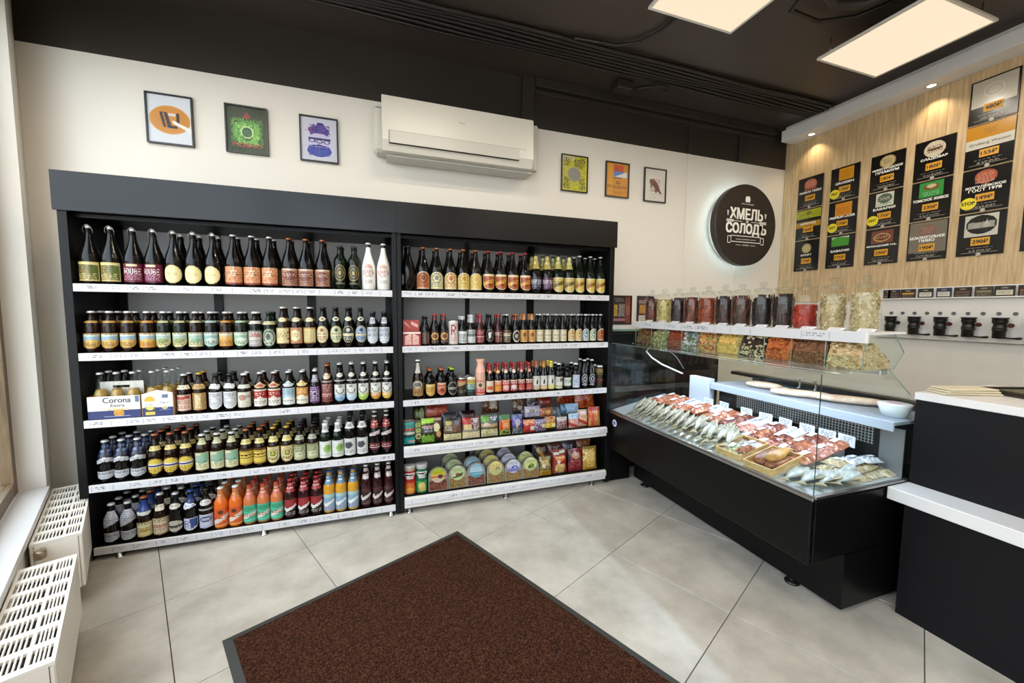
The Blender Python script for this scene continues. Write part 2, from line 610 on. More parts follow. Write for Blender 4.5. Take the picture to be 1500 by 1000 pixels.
# right wall: cream below, light wood above, soffit with downlights
wr = struct('wall_right', MB().box(3.932, 4.06, -3.1, 3.05, -0.05, CEILZ), WALL)
for k in range(5):
    y1 = 2.995 - 1.2 * k
    obj('wood_panel', MB().box(3.918, 3.9315, max(y1 - 1.1985, -3.0), y1, 1.43, CEILZ - 0.002), WOOD, wr)
sof = struct('trim_1', MB().box(3.752, 3.917, -3.0, 2.925, 2.977, 3.077, ch=0.002).box(3.80, 3.917, -3.0, 2.92, 3.077, CEILZ - 0.001), WHITELAM)
for (sx, sy) in ((3.843, 2.701), (3.835, 1.86), (3.835, 1.02), (3.835, 0.18)):
    r = thing('downlight', 'recessed round spotlight in the white soffit, ' + {2.701: 'nearest the back wall', 1.86: 'second from the back wall', 1.02: 'third from the back wall', 0.18: 'fourth from the back wall'}[sy], 'light', (sx, sy, 2.9768), 0, 'spotlights in the soffit')
    obj('ring', MB().lathe([(0.031, -0.0005), (0.033, -0.003), (0.026, -0.003), (0.025, -0.0005)], 20, caps=False), CHROME, r)
    obj('lens', MB().lathe([(0.025, -0.0005), (0.025, -0.002)], 20), mat('warm_lens', '#fff0d8', 0.3, emit=(1, 0.85, 0.6), estr=5.0), r)

# front wall behind the viewer
struct('wall_front', MB().box(0.85, 4.06, -3.16, -3.02, -0.05, CEILZ), WALL)

# window wall on the left, turned against the back wall
wl = struct('wall_left', MB().add([], []), WALL)


def aprism(mb, pts, z0, z1, mi=0):
    return mb.prism([a2w(*p)[:2] for p in pts], z0, z1, 'z', mi)


b = MB()
aprism(b, [(-0.374, 3.489), (-0.366, 3.22), (-0.51, 3.22), (-0.55, 3.66)], -0.05, CEILZ)           # pillar beside the rack
aprism(b, [(-0.374, 3.489), (-0.55, 3.66), (-0.40, 3.62)], -0.05, CEILZ)
aprism(b, [(-0.368, 3.22), (-0.51, 3.22), (-0.51, -3.4), (-0.368, -3.4)], -0.05, 0.33)              # parapet under the sill
aprism(b, [(-0.368, 3.22), (-0.51, 3.22), (-0.51, -3.4), (-0.368, -3.4)], 2.86, CEILZ)              # lintel
aprism(b, [(-0.368, -2.5), (-0.51, -2.5), (-0.51, -3.4), (-0.368, -3.4)], 0.33, 2.86)
wl.data = b.mesh('wall_left', WALL)
b = MB()
aprism(b, [(-0.355, 3.218), (-0.463, 3.22), (-0.463, -2.5), (-0.355, -2.5)], 0.331, 0.365)
sill = struct('trim_2', b, WHITELAM)
wn = struct('window_1', MB(), FRAMEWOOD)
b = MB()
for (p0, p1) in ((3.22, 3.145), (1.15, 1.065), (-0.92, -1.005), (-2.425, -2.5)):
    aprism(b, [(-0.463, p0), (-0.508, p0), (-0.508, p1), (-0.463, p1)], 0.365, 2.86)
for (z0, z1) in ((0.365, 0.435), (2.79, 2.86)):
    aprism(b, [(-0.464, 3.144), (-0.507, 3.144), (-0.507, -2.42), (-0.464, -2.42)], z0, z1)
wn.data = b.mesh('window_1', FRAMEWOOD)
for (p0, p1) in ((3.144, 1.15), (1.065, -0.92), (-1.005, -2.425)):
    b = MB()
    aprism(b, [(-0.484, p0), (-0.490, p0), (-0.490, p1), (-0.484, p1)], 0.435, 2.79)
    obj('pane', b, WINGLASS, wn)
# what lies outside: pavement and a pale rendered house across the way
b = MB(); aprism(b, [(-0.56, 9.0), (-0.56, -9.0), (-12.0, -9.0), (-12.0, 9.0)], -0.25, -0.15)
struct('ground', b, mat('pavement', '#c4bdb0', 0.9))
b = MB(); aprism(b, [(-11.0, 14.0), (-11.4, 14.0), (-11.4, -4.0), (-11.0, -4.0)], -0.15, 2.9)
tag(obj('house', b, mat('beige_render', '#c9ab88', 0.9)), 'pale beige rendered house seen through the window', 'building')

# ------------------------------------------------------------------ ceiling fittings
where = {(1.455, 1.37): 'square LED panel at the top edge, over the shop floor', (2.797, 1.37): 'square LED panel hanging beside the white soffit'}
for (px, py) in PANELS:
    t = thing('ceiling_light', where.get((px, py), 'square LED panel farther back over the room, %s of the row' % {-1.225: 'left end', 0.115: 'left middle', 1.455: 'right middle', 2.797: 'right end'}[px] + {1.37: ' near the rack', -0.35: ' over the viewer', -2.05: ' at the entrance'}[py]),
              'light', (px, py, 3.0), 0, 'suspended LED ceiling panels')
    b = MB()
    for (x0, x1, y0, y1) in ((0, 0.595, 0, 0.014), (0, 0.595, 0.581, 0.595), (0, 0.014, 0.014, 0.581), (0.581, 0.595, 0.014, 0.581)):
        b.box(x0, x1, y0, y1, 0, 0.011)
    obj('frame', b, WHITEPLA, t)
    obj('diffuser', MB().box(0.014, 0.581, 0.014, 0.581, 0.002, 0.008), PANELLIGHT, t)
    obj('back_plate', MB().box(0.002, 0.593, 0.002, 0.593, 0.0112, 0.016), WHITEPLA, t)
    for (hx, hy) in ((0.05, 0.05), (0.545, 0.05), (0.05, 0.545), (0.545, 0.545)):
        obj('hanger', MB().lathe([(0.004, 0.016), (0.004, 0.118)], 8, c=(hx, hy, 0)).lathe([(0.012, 0.016), (0.012, 0.03)], 10, c=(hx, hy, 0)), STEEL, t)

DARKCABLE = mat('dark_cable', '#1b1614', 0.45)
for k in range(7):
    yy = 2.47 + 0.034 * k
    pts = [(x, yy + 0.004 * sin(3 * x + k), 3.098 - 0.004 * sin(x * 5 + k)) for x in np.linspace(-1.3, 3.74, 30)]
    tag(obj('cable', MB().tube(pts, 0.011 if k else 0.014, 7), DARKCABLE),
        'dark corrugated conduit along the ceiling, %s from the back wall' % ['seventh', 'sixth', 'fifth', 'fourth', 'third', 'second', 'first'][k], 'cable', 'conduits running along the ceiling')
tag(obj('cable', MB().tube([(1.25, 2.44, 3.095), (1.55, 2.42, 3.1), (1.68, 2.34, 3.1), (1.74, 2.2, 3.1), (1.76, 1.99, 3.1), (1.76, 1.7, 3.1)], 0.010, 7), DARKCABLE),
    'dark cable curving from the conduits to the square light panel', 'cable', 'conduits running along the ceiling')
tag(obj('cable', MB().tube([(2.2, 1.60, 3.06), (2.3, 1.78, 3.07), (2.55, 1.80, 3.08), (2.75, 1.72, 3.1), (2.83, 1.55, 3.1)], 0.012, 7), DARKCABLE),
    'dark cable looping beside the ceiling panel near the soffit', 'cable', 'conduits running along the ceiling')
b = MB()
b.tube([(2.24, 1.42, 3.08), (2.38, 1.64, 3.08), (2.5, 1.68, 3.08), (2.66, 1.62, 3.08), (2.70, 1.4, 3.08)], 0.028, 10)
tag(obj('ventilation_hose', b, DARKWALL), 'dark flexible hose between the two ceiling light panels', 'hose')
jb = thing('junction_box', 'dark junction box with looped cables on the ceiling by the wall', 'box', (1.86, 2.80, 3.05))
obj('housing', MB().box(-0.07, 0.07, -0.05, 0.05, 0, 0.068, ch=0.008), DARKWALL, jb)
for k in range(4):
    obj('cable_loop', MB().tube([(0.06 + 0.02 * k, -0.02 * k, 0.03), (0.15 + 0.03 * k, -0.10 - 0.02 * k, 0.005), (0.27 + 0.02 * k, -0.12, 0.02), (0.36, -0.06, 0.045)], 0.008, 6), DARKCABLE, jb)
obj('cover', MB().box(-0.05, 0.05, -0.035, 0.035, -0.006, -0.0004, ch=0.003), DARKWALL, jb)

# ------------------------------------------------------------------ radiators under the sill
def radiator(ay0, ay1, label, valve):
    L = ay1 - ay0; D = 0.152; H = 0.25
    t = thing('radiator', label, 'radiator', a2w(-0.2, ay0, 0.079), AA, 'white panel radiators under the window sill')
    # local: x from -D (wall) to 0 (room), y along the wall
    obj('front_panel', MB().box(-0.012, 0, 0.0, L, 0, H - 0.012, ch=0.004), RADWHITE, t)
    obj('rear_panel', MB().box(-D, -D + 0.012, 0.0, L, 0, H - 0.012, ch=0.004), RADWHITE, t)
    for nm, y0 in (('side_panel', 0.0), ('side_panel', L - 0.003)):
        obj(nm, MB().box(-D + 0.013, -0.013, y0, y0 + 0.003, 0.0, H - 0.012), RADWHITE, t)
    c = MB()
    for k in range(int(L / 0.034)):
        y = 0.02 + k * 0.034
        for x in (-0.13, -0.085, -0.04):
            c.box(x - 0.008, x + 0.008, y, y + 0.004, 0.01, H - 0.09)
    c.box(-D + 0.013, -0.013, 0.004, L - 0.004, H - 0.062, H - 0.058)  # dark sheet added below the slots; fins and sheet carry painted shade
    cv = obj('convector_and_shade', c, mat('radiator_shade', '#1c1b19', 0.6), t); cv['kind'] = 'stuff'
    g = MB(); z0, z1 = H - 0.0115, H
    rows = 7; bar = 0.026; sl = (L - bar * (rows + 1)) / rows
    cols = [(-D, -0.143), (-0.060, -0.051), (-0.009, 0.0)]
    for (x0, x1) in cols: g.box(x0, x1, 0, L, z0, z1)
    for r in range(rows + 1):
        y = r * (sl + bar)
        g.box(-0.143, -0.060, y, y + bar, z0, z1); g.box(-0.051, -0.009, y, y + bar, z0, z1)
    for r in range(rows):
        y = bar + r * (sl + bar)
        for (xa, xb, n) in ((-0.143, -0.060, 7), (-0.051, -0.009, 4)):
            w = (xb - xa) / (n + 1)
            for k in range(n):
                xc = xa + (k + 1) * w
                g.box(xc - 0.0019, xc + 0.0019, y, y + sl, z0 + 0.003, z1 - 0.001)
    obj('grille', g, RADWHITE, t)
    if valve:
        v = obj('valve', MB().lathe([(0.011, -0.03), (0.011, -0.002)], 12, c=(-0.115, 0, H - 0.032), axis='y'), CHROME, t)
        obj('valve_knob', MB().lathe([(0.017, -0.02), (0.019, -0.016), (0.019, 0.008), (0.016, 0.012), (0.006, 0.013)], 16, c=(-0.118, -0.042, H - 0.03)), mat('bronze_cap', '#a08d78', 0.35, metal=0.8), v)


radiator(2.545, 3.27, 'white panel radiator with chrome valve, between sill and bottle rack', True)
radiator(1.65, 2.33, 'white panel radiator nearer the viewer at the bottom left corner', False)

# ------------------------------------------------------------------ door mat
dm = thing('door_mat', 'large brown ribbed entrance mat with dark rubber edge on the floor', 'mat', a2w(0.203, 0.05, 0.0), AA)
mw, ml, mb_ = 1.158, 1.819, 0.032
r = MB()
for q in ([(0, 0), (mw, 0), (mw - mb_, mb_), (mb_, mb_)], [(mw, 0), (mw, ml), (mw - mb_, ml - mb_), (mw - mb_, mb_)], [(mw, ml), (0, ml), (mb_, ml - mb_), (mw - mb_, ml - mb_)], [(0, ml), (0, 0), (mb_, mb_), (mb_, ml - mb_)]):
    vs = [(q[0][0], q[0][1], 0.0005), (q[1][0], q[1][1], 0.0005), (q[2][0], q[2][1], 0.006), (q[3][0], q[3][1], 0.006)]
    r.add(vs, [(0, 1, 2, 3)])
obj('rubber_border', r, RUBBER, dm)
obj('carpet_pile', MB().box(mb_, mw - mb_, mb_, ml - mb_, 0.001, 0.0085), CARPET, dm)

# ------------------------------------------------------------------ bottle racks
SHELVES = (1.447, 1.098, 0.751, 0.410, 0.071)
SNACK_SHELVES = (1.447, 1.098, 0.751, 0.452, 0.114)
YF, YB = 2.57, 2.955


def price_strip(w, h, tick, seed, blue=True):
    n = int(w / 0.0055)
    rnd = random.Random(seed)
    s = 'fill #d0cfd3'
    x = tick * rnd.random()
    while x < w:
        s += ';r %.4f 0.1 %.4f 0.9 #aeaeb6' % (x / w, x / w + 1.0 / n)
        k = rnd.random()
        if k < 0.75:
            c = '#8d8d96' if k < 0.5 else '#55555e'
            s += ';t 0.35 0.75 %s %.4f %.4f' % (c, (x + 0.015) / w, (x + tick * 0.75) / w)
        x += tick * (0.8 + 0.5 * rnd.random())
    return flat_print('price_tickets', Art(n, 8, s, seed), w, h)


def rack(label, x0, x1, outer, tall, seed):
    t = thing('shelf_rack', label, 'rack', ((x0 + x1) / 2, YF, 0), 0, 'black bottle racks along the back wall')
    cx = (x0 + x1) / 2
    X0, X1 = x0 - cx, x1 - cx
    zt = 1.80
    wl_, wr_ = (0.036, 0.026) if outer == 'l' else (0.026, 0.036)
    if outer == 'l':      # cut away low at the front, where the radiator passes
        obj('side_panel', MB().prism([(0, 0.345), (0.085, 0.345), (0.085, 0.01), (0.40, 0.01), (0.40, zt), (0, zt)], X0 - wl_, X0, 'x').box(X0 - 0.002, X0, 0, 0.0849, 0.01, 0.3449), BLACKLAM, t)
    else:
        obj('side_panel', MB().box(X0 - wl_, X0, 0, 0.40, 0.01, zt, ch=0.0015), BLACKLAM, t)
    obj('side_panel', MB().box(X1, X1 + wr_, 0, 0.40, 0.01, zt, ch=0.0015), BLACKLAM, t)
    obj('back_panel', MB().box(X0 + 0.0005, X1 - 0.0005, 0.386, 0.398, 0.06, zt), GREYBACK, t)
    obj('top_panel', MB().box(X0 + 0.0005, X1 - 0.0005, 0.05, 0.385, 1.778, 1.797), BLACKLAM, t)
    ups = [(-0.956, -0.909), (-0.434, -0.385)] if outer == 'l' else [(0.634, 0.666), (1.131, 1.19)]
    for (a, b2) in ups:
        obj('upright', MB().box(a - cx, b2 - cx, 0.372, 0.3855, 0.06, 1.777), BLACKLAM, t)
    # corner posts that show black beside the grey back
    obj('upright', MB().box(X0 + 0.001, X0 + 0.035, 0.372, 0.3855, 0.06, 1.777), BLACKLAM, t)
    obj('upright', MB().box(X1 - 0.035, X1 - 0.001, 0.372, 0.3855, 0.06, 1.777), BLACKLAM, t)
    hx0, hx1 = (X0 - 0.047, X1 + 0.0268) if outer == 'l' else (X0 - 0.0268, X1 + 0.047)
    obj('header', MB().box(hx0, hx1, -0.012, -0.0005, 1.797, 1.985, ch=0.001).box(hx0, hx1, 0, 0.41, 1.8005, 1.82), HEADLAM, t)
    for i, z in enumerate(SNACK_SHELVES if tall else SHELVES):
        big = tall and i >= 3
        sh = obj('shelf', MB().box(X0 + 0.001, X1 - 0.001, 0.016, 0.371, z - 0.028, z - 0.001), BLACKLAM, t)
        h = 0.072 if big else 0.04
        z0 = z - h
        dy = -0.012 if big else 0.0
        hl = obj('ticket_rail', MB().box(X0 + 0.001, X1 - 0.001, 0.002 + dy, 0.0145 + dy, z0, z0 + h - 0.001, ch=0.001), WHITEPLA, t)
        if big:
            hl2 = obj('ticket_rail', MB().prism([(0.0, z0 + 0.030), (0.003, z0 + 0.063), (0.012, z0 + 0.067), (0.012, z0 + 0.030)], X0 + 0.001, X1 - 0.001, 'x'), WHITEPLA, t, (0, dy - 0.0105, 0))
            link('ticket_strip', price_strip(x1 - x0 - 0.01, 0.03, 0.075, seed + i), hl2, (0, -0.0008, z0 + 0.0315), (radians(-5.2), 0, 0))
        else:
            link('ticket_strip', price_strip(x1 - x0 - 0.01, 0.034, 0.075, seed + i), hl, (0, 0.0014, z0 + 0.003))
    feet = [(-1.32, 0.012), (-0.649, 0.012), (0.067, 0.012)] if outer == 'l' else [(0.184, 0.012), (0.848, 0.012), (1.54, 0.012)]
    for (fx, fy) in feet:
        for yy in (0.006, 0.34):
            obj('foot', MB().lathe([(0.020, 0.0), (0.020, 0.006), (0.013, 0.007), (0.013, 0.0305 if not tall else 0.0415)], 14, c=(fx - cx, yy + 0.01, 0)), STEEL, t)
    return t


rack('black bottle rack with five shelves on the left, next to the radiators', -1.422, 0.0965, 'l', False, 11)
rack('black bottle rack with five shelves on the right, next to the display case', 0.1505, 1.647, 'r', True, 31)

# ------------------------------------------------------------------ air conditioner
ACWHITE = mat('ac_white', '#c8c3b8', 0.35)
ac = thing('air_conditioner', 'white split air conditioner mounted high above the bottle racks', 'air conditioner', (0.055, 2.998, 2.36))
prof = [(-0.235, 0.335), (-0.245, 0.06), (-0.215, 0.0), (-0.13, 0.0), (-0.1255, 0.05), (-0.1255, 0.33)]
obj('housing', MB().prism(prof, 0.0, 1.035, 'x'), ACWHITE, ac)
obj('flap', MB().prism([(-0.2445, 0.118), (-0.2475, 0.118), (-0.2505, 0.042), (-0.2455, 0.042)], 0.045, 0.93, 'x'), mat('flap_grey', '#b8b4aa', 0.4), ac)
obj('outlet_slot', MB().prism([(-0.2478, 0.0415), (-0.2485, 0.0385), (-0.244, 0.036), (-0.24, 0.0415)], 0.045, 0.93, 'x'), BLACKPLA, ac)
obj('outlet_slot', MB().box(0.041, 0.0445, -0.2475, -0.24, 0.037, 0.118), BLACKPLA, ac)
obj('front_seam', MB().box(0.045, 0.985, -0.2432, -0.24, 0.1195, 0.1225), mat('seam_grey', '#9b978e', 0.6), ac)
obj('end_cap', MB().prism([(-0.234, 0.333), (-0.244, 0.06), (-0.214, 0.001), (-0.13, 0.001), (-0.13, 0.333)], 1.0355, 1.043, 'x'), ACWHITE, ac)
obj('rear_body', MB().box(-0.052, 1.10, -0.125, -0.002, 0.02, 0.318, ch=0.02), ACWHITE, ac)
obj('drip_tray', MB().box(0.03, 1.07, -0.16, -0.02, -0.012, -0.0005, ch=0.003), mat('tray_grey', '#c5c3ba', 0.5), ac)
obj('pipe_cover', MB().box(1.1005, 1.15, -0.06, -0.004, 0.05, 0.39, ch=0.006), ACWHITE, ac)
lettering('Haier', 0.013, mat('grey_print', '#8a867c', 0.5), ac, (0.52, -0.2405, 0.235))

# ------------------------------------------------------------------ framed posters above the racks
def poster(x, z, w, h, label, art, texts, group='framed posters on the back wall', y=2.997):
    t = thing('framed_poster', label, 'poster', (x, y, z), 0, group)
    f = 0.008; b = MB()
    b.box(-w / 2, w / 2, -0.018, 0, 0, f).box(-w / 2, w / 2, -0.018, 0, h - f, h).box(-w / 2, -w / 2 + f, -0.018, 0, f, h - f).box(w / 2 - f, w / 2, -0.018, 0, f, h - f)
    obj('frame', b, BLACKPLA, t)
    obj('backing', MB().box(-w / 2 + f, w / 2 - f, -0.006, -0.001, f, h - f), BLACKPLA, t)
    link('print', flat_print('print', art, w - 2 * f, h - 2 * f), t, (0, -0.0072, f))
    for (tx, th, tz, col, tw) in texts:
        lettering(tx, th, mat('ink_' + col[1:], col, 0.5), t, (0, -0.0082, tz), tw, 0.01)
    obj('glazing', MB().box(-w / 2 + f, w / 2 - f, -0.0125, -0.0112, f, h - f), MATGLASS, t)


PZ, PH, PW = 2.302, 0.289, 0.231
poster(-1.145, PZ, PW, PH, 'framed poster of black bars on an orange disc, leftmost on the back wall',
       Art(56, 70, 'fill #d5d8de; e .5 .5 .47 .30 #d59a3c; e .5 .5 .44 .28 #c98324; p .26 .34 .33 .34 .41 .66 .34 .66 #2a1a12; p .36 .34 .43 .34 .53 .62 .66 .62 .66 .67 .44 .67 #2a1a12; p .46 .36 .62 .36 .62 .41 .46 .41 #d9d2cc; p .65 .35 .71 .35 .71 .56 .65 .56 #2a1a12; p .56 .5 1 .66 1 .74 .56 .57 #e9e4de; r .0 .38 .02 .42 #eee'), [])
poster(-0.75, PZ, PW, PH, 'dark green framed poster with a glowing hop cone and red lettering',
       Art(56, 70, 'fill #1c3416; e .5 .55 .36 .27 #3f7a2c; spk .1 .25 .9 .85 .22 #63a83e; spk .2 .35 .8 .8 .12 #8fd060; e .5 .57 .17 .16 #1d4a2c; ring .5 .55 .17 .14 .6 #b9d98a; t .5 .68 #2f7a4a .38 .62; p .42 .2 .5 .08 .58 .2 .62 .25 .38 .25 #8a2422', 5),
       [('MOSAIC', 0.026, 0.052, '#b02a26', 0.16)])
poster(-0.338, PZ, PW, PH, 'framed poster of a blue bearded head with several pairs of glasses',
       Art(56, 70, 'fill #c9c9d6; e .5 .30 .28 .14 #2b2a78; p .3 .3 .34 .12 .4 .28 .46 .10 .6 .1 .68 .16 .56 .18 .5 .3 #27246e; spk .25 .15 .8 .4 .1 #6a4a9a; e .5 .55 .33 .2 #c6bddf; r .2 .46 .82 .5 #2a2560; ring .3 .53 .1 .045 .4 #2a2560; ring .5 .54 .1 .045 .4 #2a2560; ring .71 .54 .1 .045 .4 #2a2560; r .48 .56 .52 .62 #7a70b0; e .5 .76 .34 .14 #29358f; e .5 .68 .3 .06 #2c2a78; b .655 .67 #b8b2da; spk .2 .65 .8 .88 .1 #4a55b0; r .1 .3 .16 .32 #333; e .24 .28 .05 .05 #7a2f7a', 9), [])
poster(1.554, PZ, PW + 0.008, PH, 'framed yellow poster of black lettering around a grey disc',
       Art(60, 72, 'fill #d9d336; r 0 0 .5 .12 #e6dfa0; t .04 .3 #2a2a14 .06 .94; t .05 .95 #4a4a18 .04 .3; t .05 .95 #4a4a18 .7 .96; t .62 .96 #2a2a14 .06 .94; p .5 .1 .95 .1 .8 .35 .5 .3 #5a5220; t .12 .34 #d9d336 .52 .9; e .49 .52 .30 .23 #b8b05a; e .49 .52 .26 .2 #8f8b84', 14), [])
poster(1.96, PZ - 0.004, PW, PH, 'framed orange poster with a blue and white landscape window',
       Art(56, 70, 'fill #cf8a1e; r .06 .04 .3 .95 #d89a30; r .34 .04 .78 .28 #c4532a; p .34 .2 .5 .1 .62 .22 .5 .3 .34 .32 #b8482a; r .34 .24 .8 .42 #5f86c0; p .34 .42 .9 .24 .95 .24 .95 .42 #d9dde2; r .34 .42 .72 .46 #8a5a20; ring .53 .58 .09 .05 .3 #5a3a14; b .84 .86 #a86c18; t .88 .94 #8a5a1a .3 .8', 3),
       [('РЕЗОДАХА', 0.030, 0.085, '#4a1a12', 0.185)])
poster(2.348, PZ - 0.008, PW, PH, 'framed white poster of a small brown animal, rightmost in the row',
       Art(56, 70, 'fill #d9d4ca; p .22 .34 .44 .30 .62 .42 .7 .56 .84 .74 .78 .76 .62 .66 .58 .74 .5 .7 .5 .58 .36 .5 .34 .6 .28 .58 .3 .46 #5a2e22; e .34 .40 .11 .08 #6d3526; spk .25 .3 .75 .7 .08 #8a4a36; t .76 .82 #b0a89a .3 .9; t .86 .9 #c0b8aa .2 .6', 4), [])
poster(2.043, 1.213, 0.196, 0.254, 'small framed price poster standing on the back ledge, left one',
       Art(40, 52, 'fill #2c1f26; r .72 0 1 1 #6a3328; e .86 .5 .12 .2 #b06a4a; spk .7 0 1 1 .2 #8a4630; r .08 .3 .26 .74 #c9a532; t .3 .74 #cfc6b8 .32 .68; t .06 .22 #8a8078 .1 .6; r .06 .8 .7 .9 #a06a78; t .3 .74 #3a2a14 .1 .24', 2), [], 'small posters on the back ledge')
poster(2.29, 1.213, 0.17, 0.254, 'small framed price poster on the back ledge, beside the jars',
       Art(40, 52, 'fill #4a2a34; r 0 .12 1 .25 #8a7f78; r .1 .3 .9 .62 #c79a52; spk .1 .3 .9 .62 .2 #a87430; r 0 .7 1 1 #d8d4cc; t .74 .94 #8a8680 .1 .8; p .7 0 1 0 1 .3 #2a1a22', 6), [], 'small posters on the back ledge')

# ------------------------------------------------------------------ round illuminated sign
sg = thing('round_sign', 'round black backlit shop sign with white lettering on the back wall', 'sign', (3.29, 2.86, 2.14))
SR = 0.372
obj('disc', MB().lathe([(SR - 0.004, 0.0), (SR, 0.004), (SR, 0.062)], 72, axis='y', smooth=False), mat('sign_face', '#2a2320', 0.38), sg)
obj('led_ring', MB().lathe([(SR - 0.05, 0.066), (SR - 0.05, 0.095)], 64, axis='y', caps=False), mat('sign_led', '#ffffff', 0.5, emit=(0.72, 0.95, 1.0), estr=9.0), sg)
for a in (0.7, 2.3, 3.9, 5.5):
    obj('standoff', MB().lathe([(0.012, 0.0625), (0.012, 0.139)], 10, c=(0.2 * cos(a), 0, 0.2 * sin(a)), axis='y'), STEEL, sg)
yS = -0.0012
lettering('ХМЕЛЬ', 0.098, WHITETEXT, sg, (-0.005, yS, 0.100), 0.40, 0.05)
lettering('СОЛОДЪ', 0.108, WHITETEXT, sg, (0.0, yS, -0.040), 0.49, 0.05)
lettering('и', 0.026, WHITETEXT, sg, (0.005, yS, 0.032), None, 0.03)
lettering('Лига Пивовар', 0.017, WHITETEXT, sg, (0.0, yS, 0.19), 0.15, 0.004)
lettering('живой и разливной напиток', 0.014, WHITETEXT, sg, (0.0, yS, -0.133), 0.27, 0.006)
lettering('МАГАЗИН', 0.013, WHITETEXT, sg, (0.0, yS, -0.185), 0.075, 0.006)
e = MB()
e.prism([(-0.026, 0.21), (0.026, 0.21), (0.03, 0.235), (0.022, 0.262), (-0.022, 0.262), (-0.03, 0.235)], yS, yS + 0.001, 'y')
obj('emblem', e, WHITETEXT, sg)
e = MB()
for (x0, x1, z0, z1) in ((-0.185, 0.185, -0.106, -0.100), (-0.185, 0.185, -0.160, -0.154), (-0.185, -0.180, -0.160, -0.100), (0.180, 0.185, -0.160, -0.100),
                         (-0.225, -0.187, -0.112, -0.106), (-0.225, -0.187, -0.172, -0.166), (0.187, 0.225, -0.112, -0.106), (0.187, 0.225, -0.172, -0.166),
                         (-0.225, -0.219, -0.172, -0.106), (0.219, 0.225, -0.172, -0.106), (-0.12, -0.055, -0.187, -0.184), (0.055, 0.12, -0.187, -0.184)):
    e.box(x0, x1, yS, yS + 0.001, z0, z1)
obj('ribbon', e, WHITETEXT, sg)
for sgn in (-1, 1):
    e = MB()
    e.box(sgn * 0.055, sgn * 0.15, yS, yS + 0.001, 0.029, 0.033)
    for k in range(4):
        x = sgn * (0.15 + 0.022 * k)
        e.prism([(x, 0.031), (x + sgn * 0.026, 0.046), (x + sgn * 0.03, 0.034)], yS, yS + 0.001, 'y')
        e.prism([(x, 0.031), (x + sgn * 0.026, 0.016), (x + sgn * 0.03, 0.028)], yS, yS + 0.001, 'y')
    obj('barley_ear', e, WHITETEXT, sg)
    e = MB()
    for k in range(3):
        w = 0.013 - 0.003 * k
        e.prism([(sgn * 0.232 - w, 0.118 - 0.014 * k), (sgn * 0.232 + w, 0.118 - 0.014 * k), (sgn * 0.232, 0.098 - 0.014 * k)], yS, yS + 0.001, 'y')
    obj('hop_cone', e, WHITETEXT, sg)
# ================================================================== refrigerated display case
dc = thing('display_case', 'black refrigerated display case with glass front, full of fish and snacks', 'display case', (1.68, 1.08, 0))
YL = 1.51     # far end, local y
obj('plinth', MB().box(0.225, 0.90, 0.0, YL - 0.03, 0.03, 0.279), CASEBLACK, dc)
obj('body', MB().box(0.02, 0.50, 0.012, YL, 0.28, 0.556, ch=0.003).box(0.5, 0.93, 0.012, YL, 0.28, 0.56, ch=0.003), CASEBLACK, dc)
obj('front_panel', MB().box(0.0, 0.0195, 0.004, YL, 0.278, 0.556, ch=0.004), CASEBLACK, dc)
obj('end_panel', MB().box(0.022, 0.93, 0.0, 0.0115, 0.283, 0.552, ch=0.003), CASEBLACK, dc)
obj('front_trim', MB().box(-0.006, 0.012, -0.004, YL, 0.558, 0.572, ch=0.002).box(-0.002, 0.010, -0.003, YL, 0.5725, 0.581, ch=0.002), STEEL, dc)
obj('end_trim', MB().box(0.0125, 0.62, -0.004, 0.010, 0.5605, 0.574, ch=0.002), STEEL, dc)
SL = 0.2
obj('deck', MB().prism([(0.013, 0.5605), (0.505, 0.5605), (0.505, 0.5745 + 0.492 * SL), (0.013, 0.5745)], 0.193, YL - 0.012, 'y').box(0.013, 0.60, 0.012, 0.1925, 0.5605, 0.5745), mat('case_deck', '#d6d9de', 0.3, metal=0.6), dc)
obj('front_glass', MB().box(0.0, 0.006, 0.0, YL, 0.5815, 1.083), GLASS, dc)
endp = [(0.0065, 0.5815), (0.62, 0.5815), (0.62, 0.87), (0.586, 0.965), (0.427, 1.083), (0.0065, 1.083)]
obj('end_glass', MB().prism(endp, 0.0, 0.006, 'y'), GLASS, dc)
obj('end_glass', MB().prism(endp, YL - 0.006, YL, 'y'), GLASS, dc)
obj('top_glass', MB().box(0.0, 0.44, 0.0, YL, 1.0835, 1.0895), GLASS, dc)
GEDGE = mat('glass_edge', '#2c3a34', 0.25)
obj('glass_edge', MB().box(-0.0012, 0.0022, -0.0022, -0.0004, 0.5815, 1.083), GEDGE, dc)
GEDGE2 = mat('pale_glass_edge', '#7d8f86', 0.3)
obj('glass_edge', MB().tube([(0.586, -0.001, 0.965), (0.427, -0.001, 1.083)], 0.002, 6), GEDGE2, dc)
obj('glass_edge', MB().box(-0.0015, 0.0015, 0.0, YL, 1.0895, 1.0912), GEDGE2, dc)
obj('glass_edge', MB().box(-0.0015, 0.0015, YL - 0.001, YL + 0.0012, 0.582, 1.083), GEDGE2, dc)
obj('rail', MB().box(0.385, 0.435, 0.01, YL - 0.01, 1.0615, 1.083, ch=0.003), STEEL, dc)
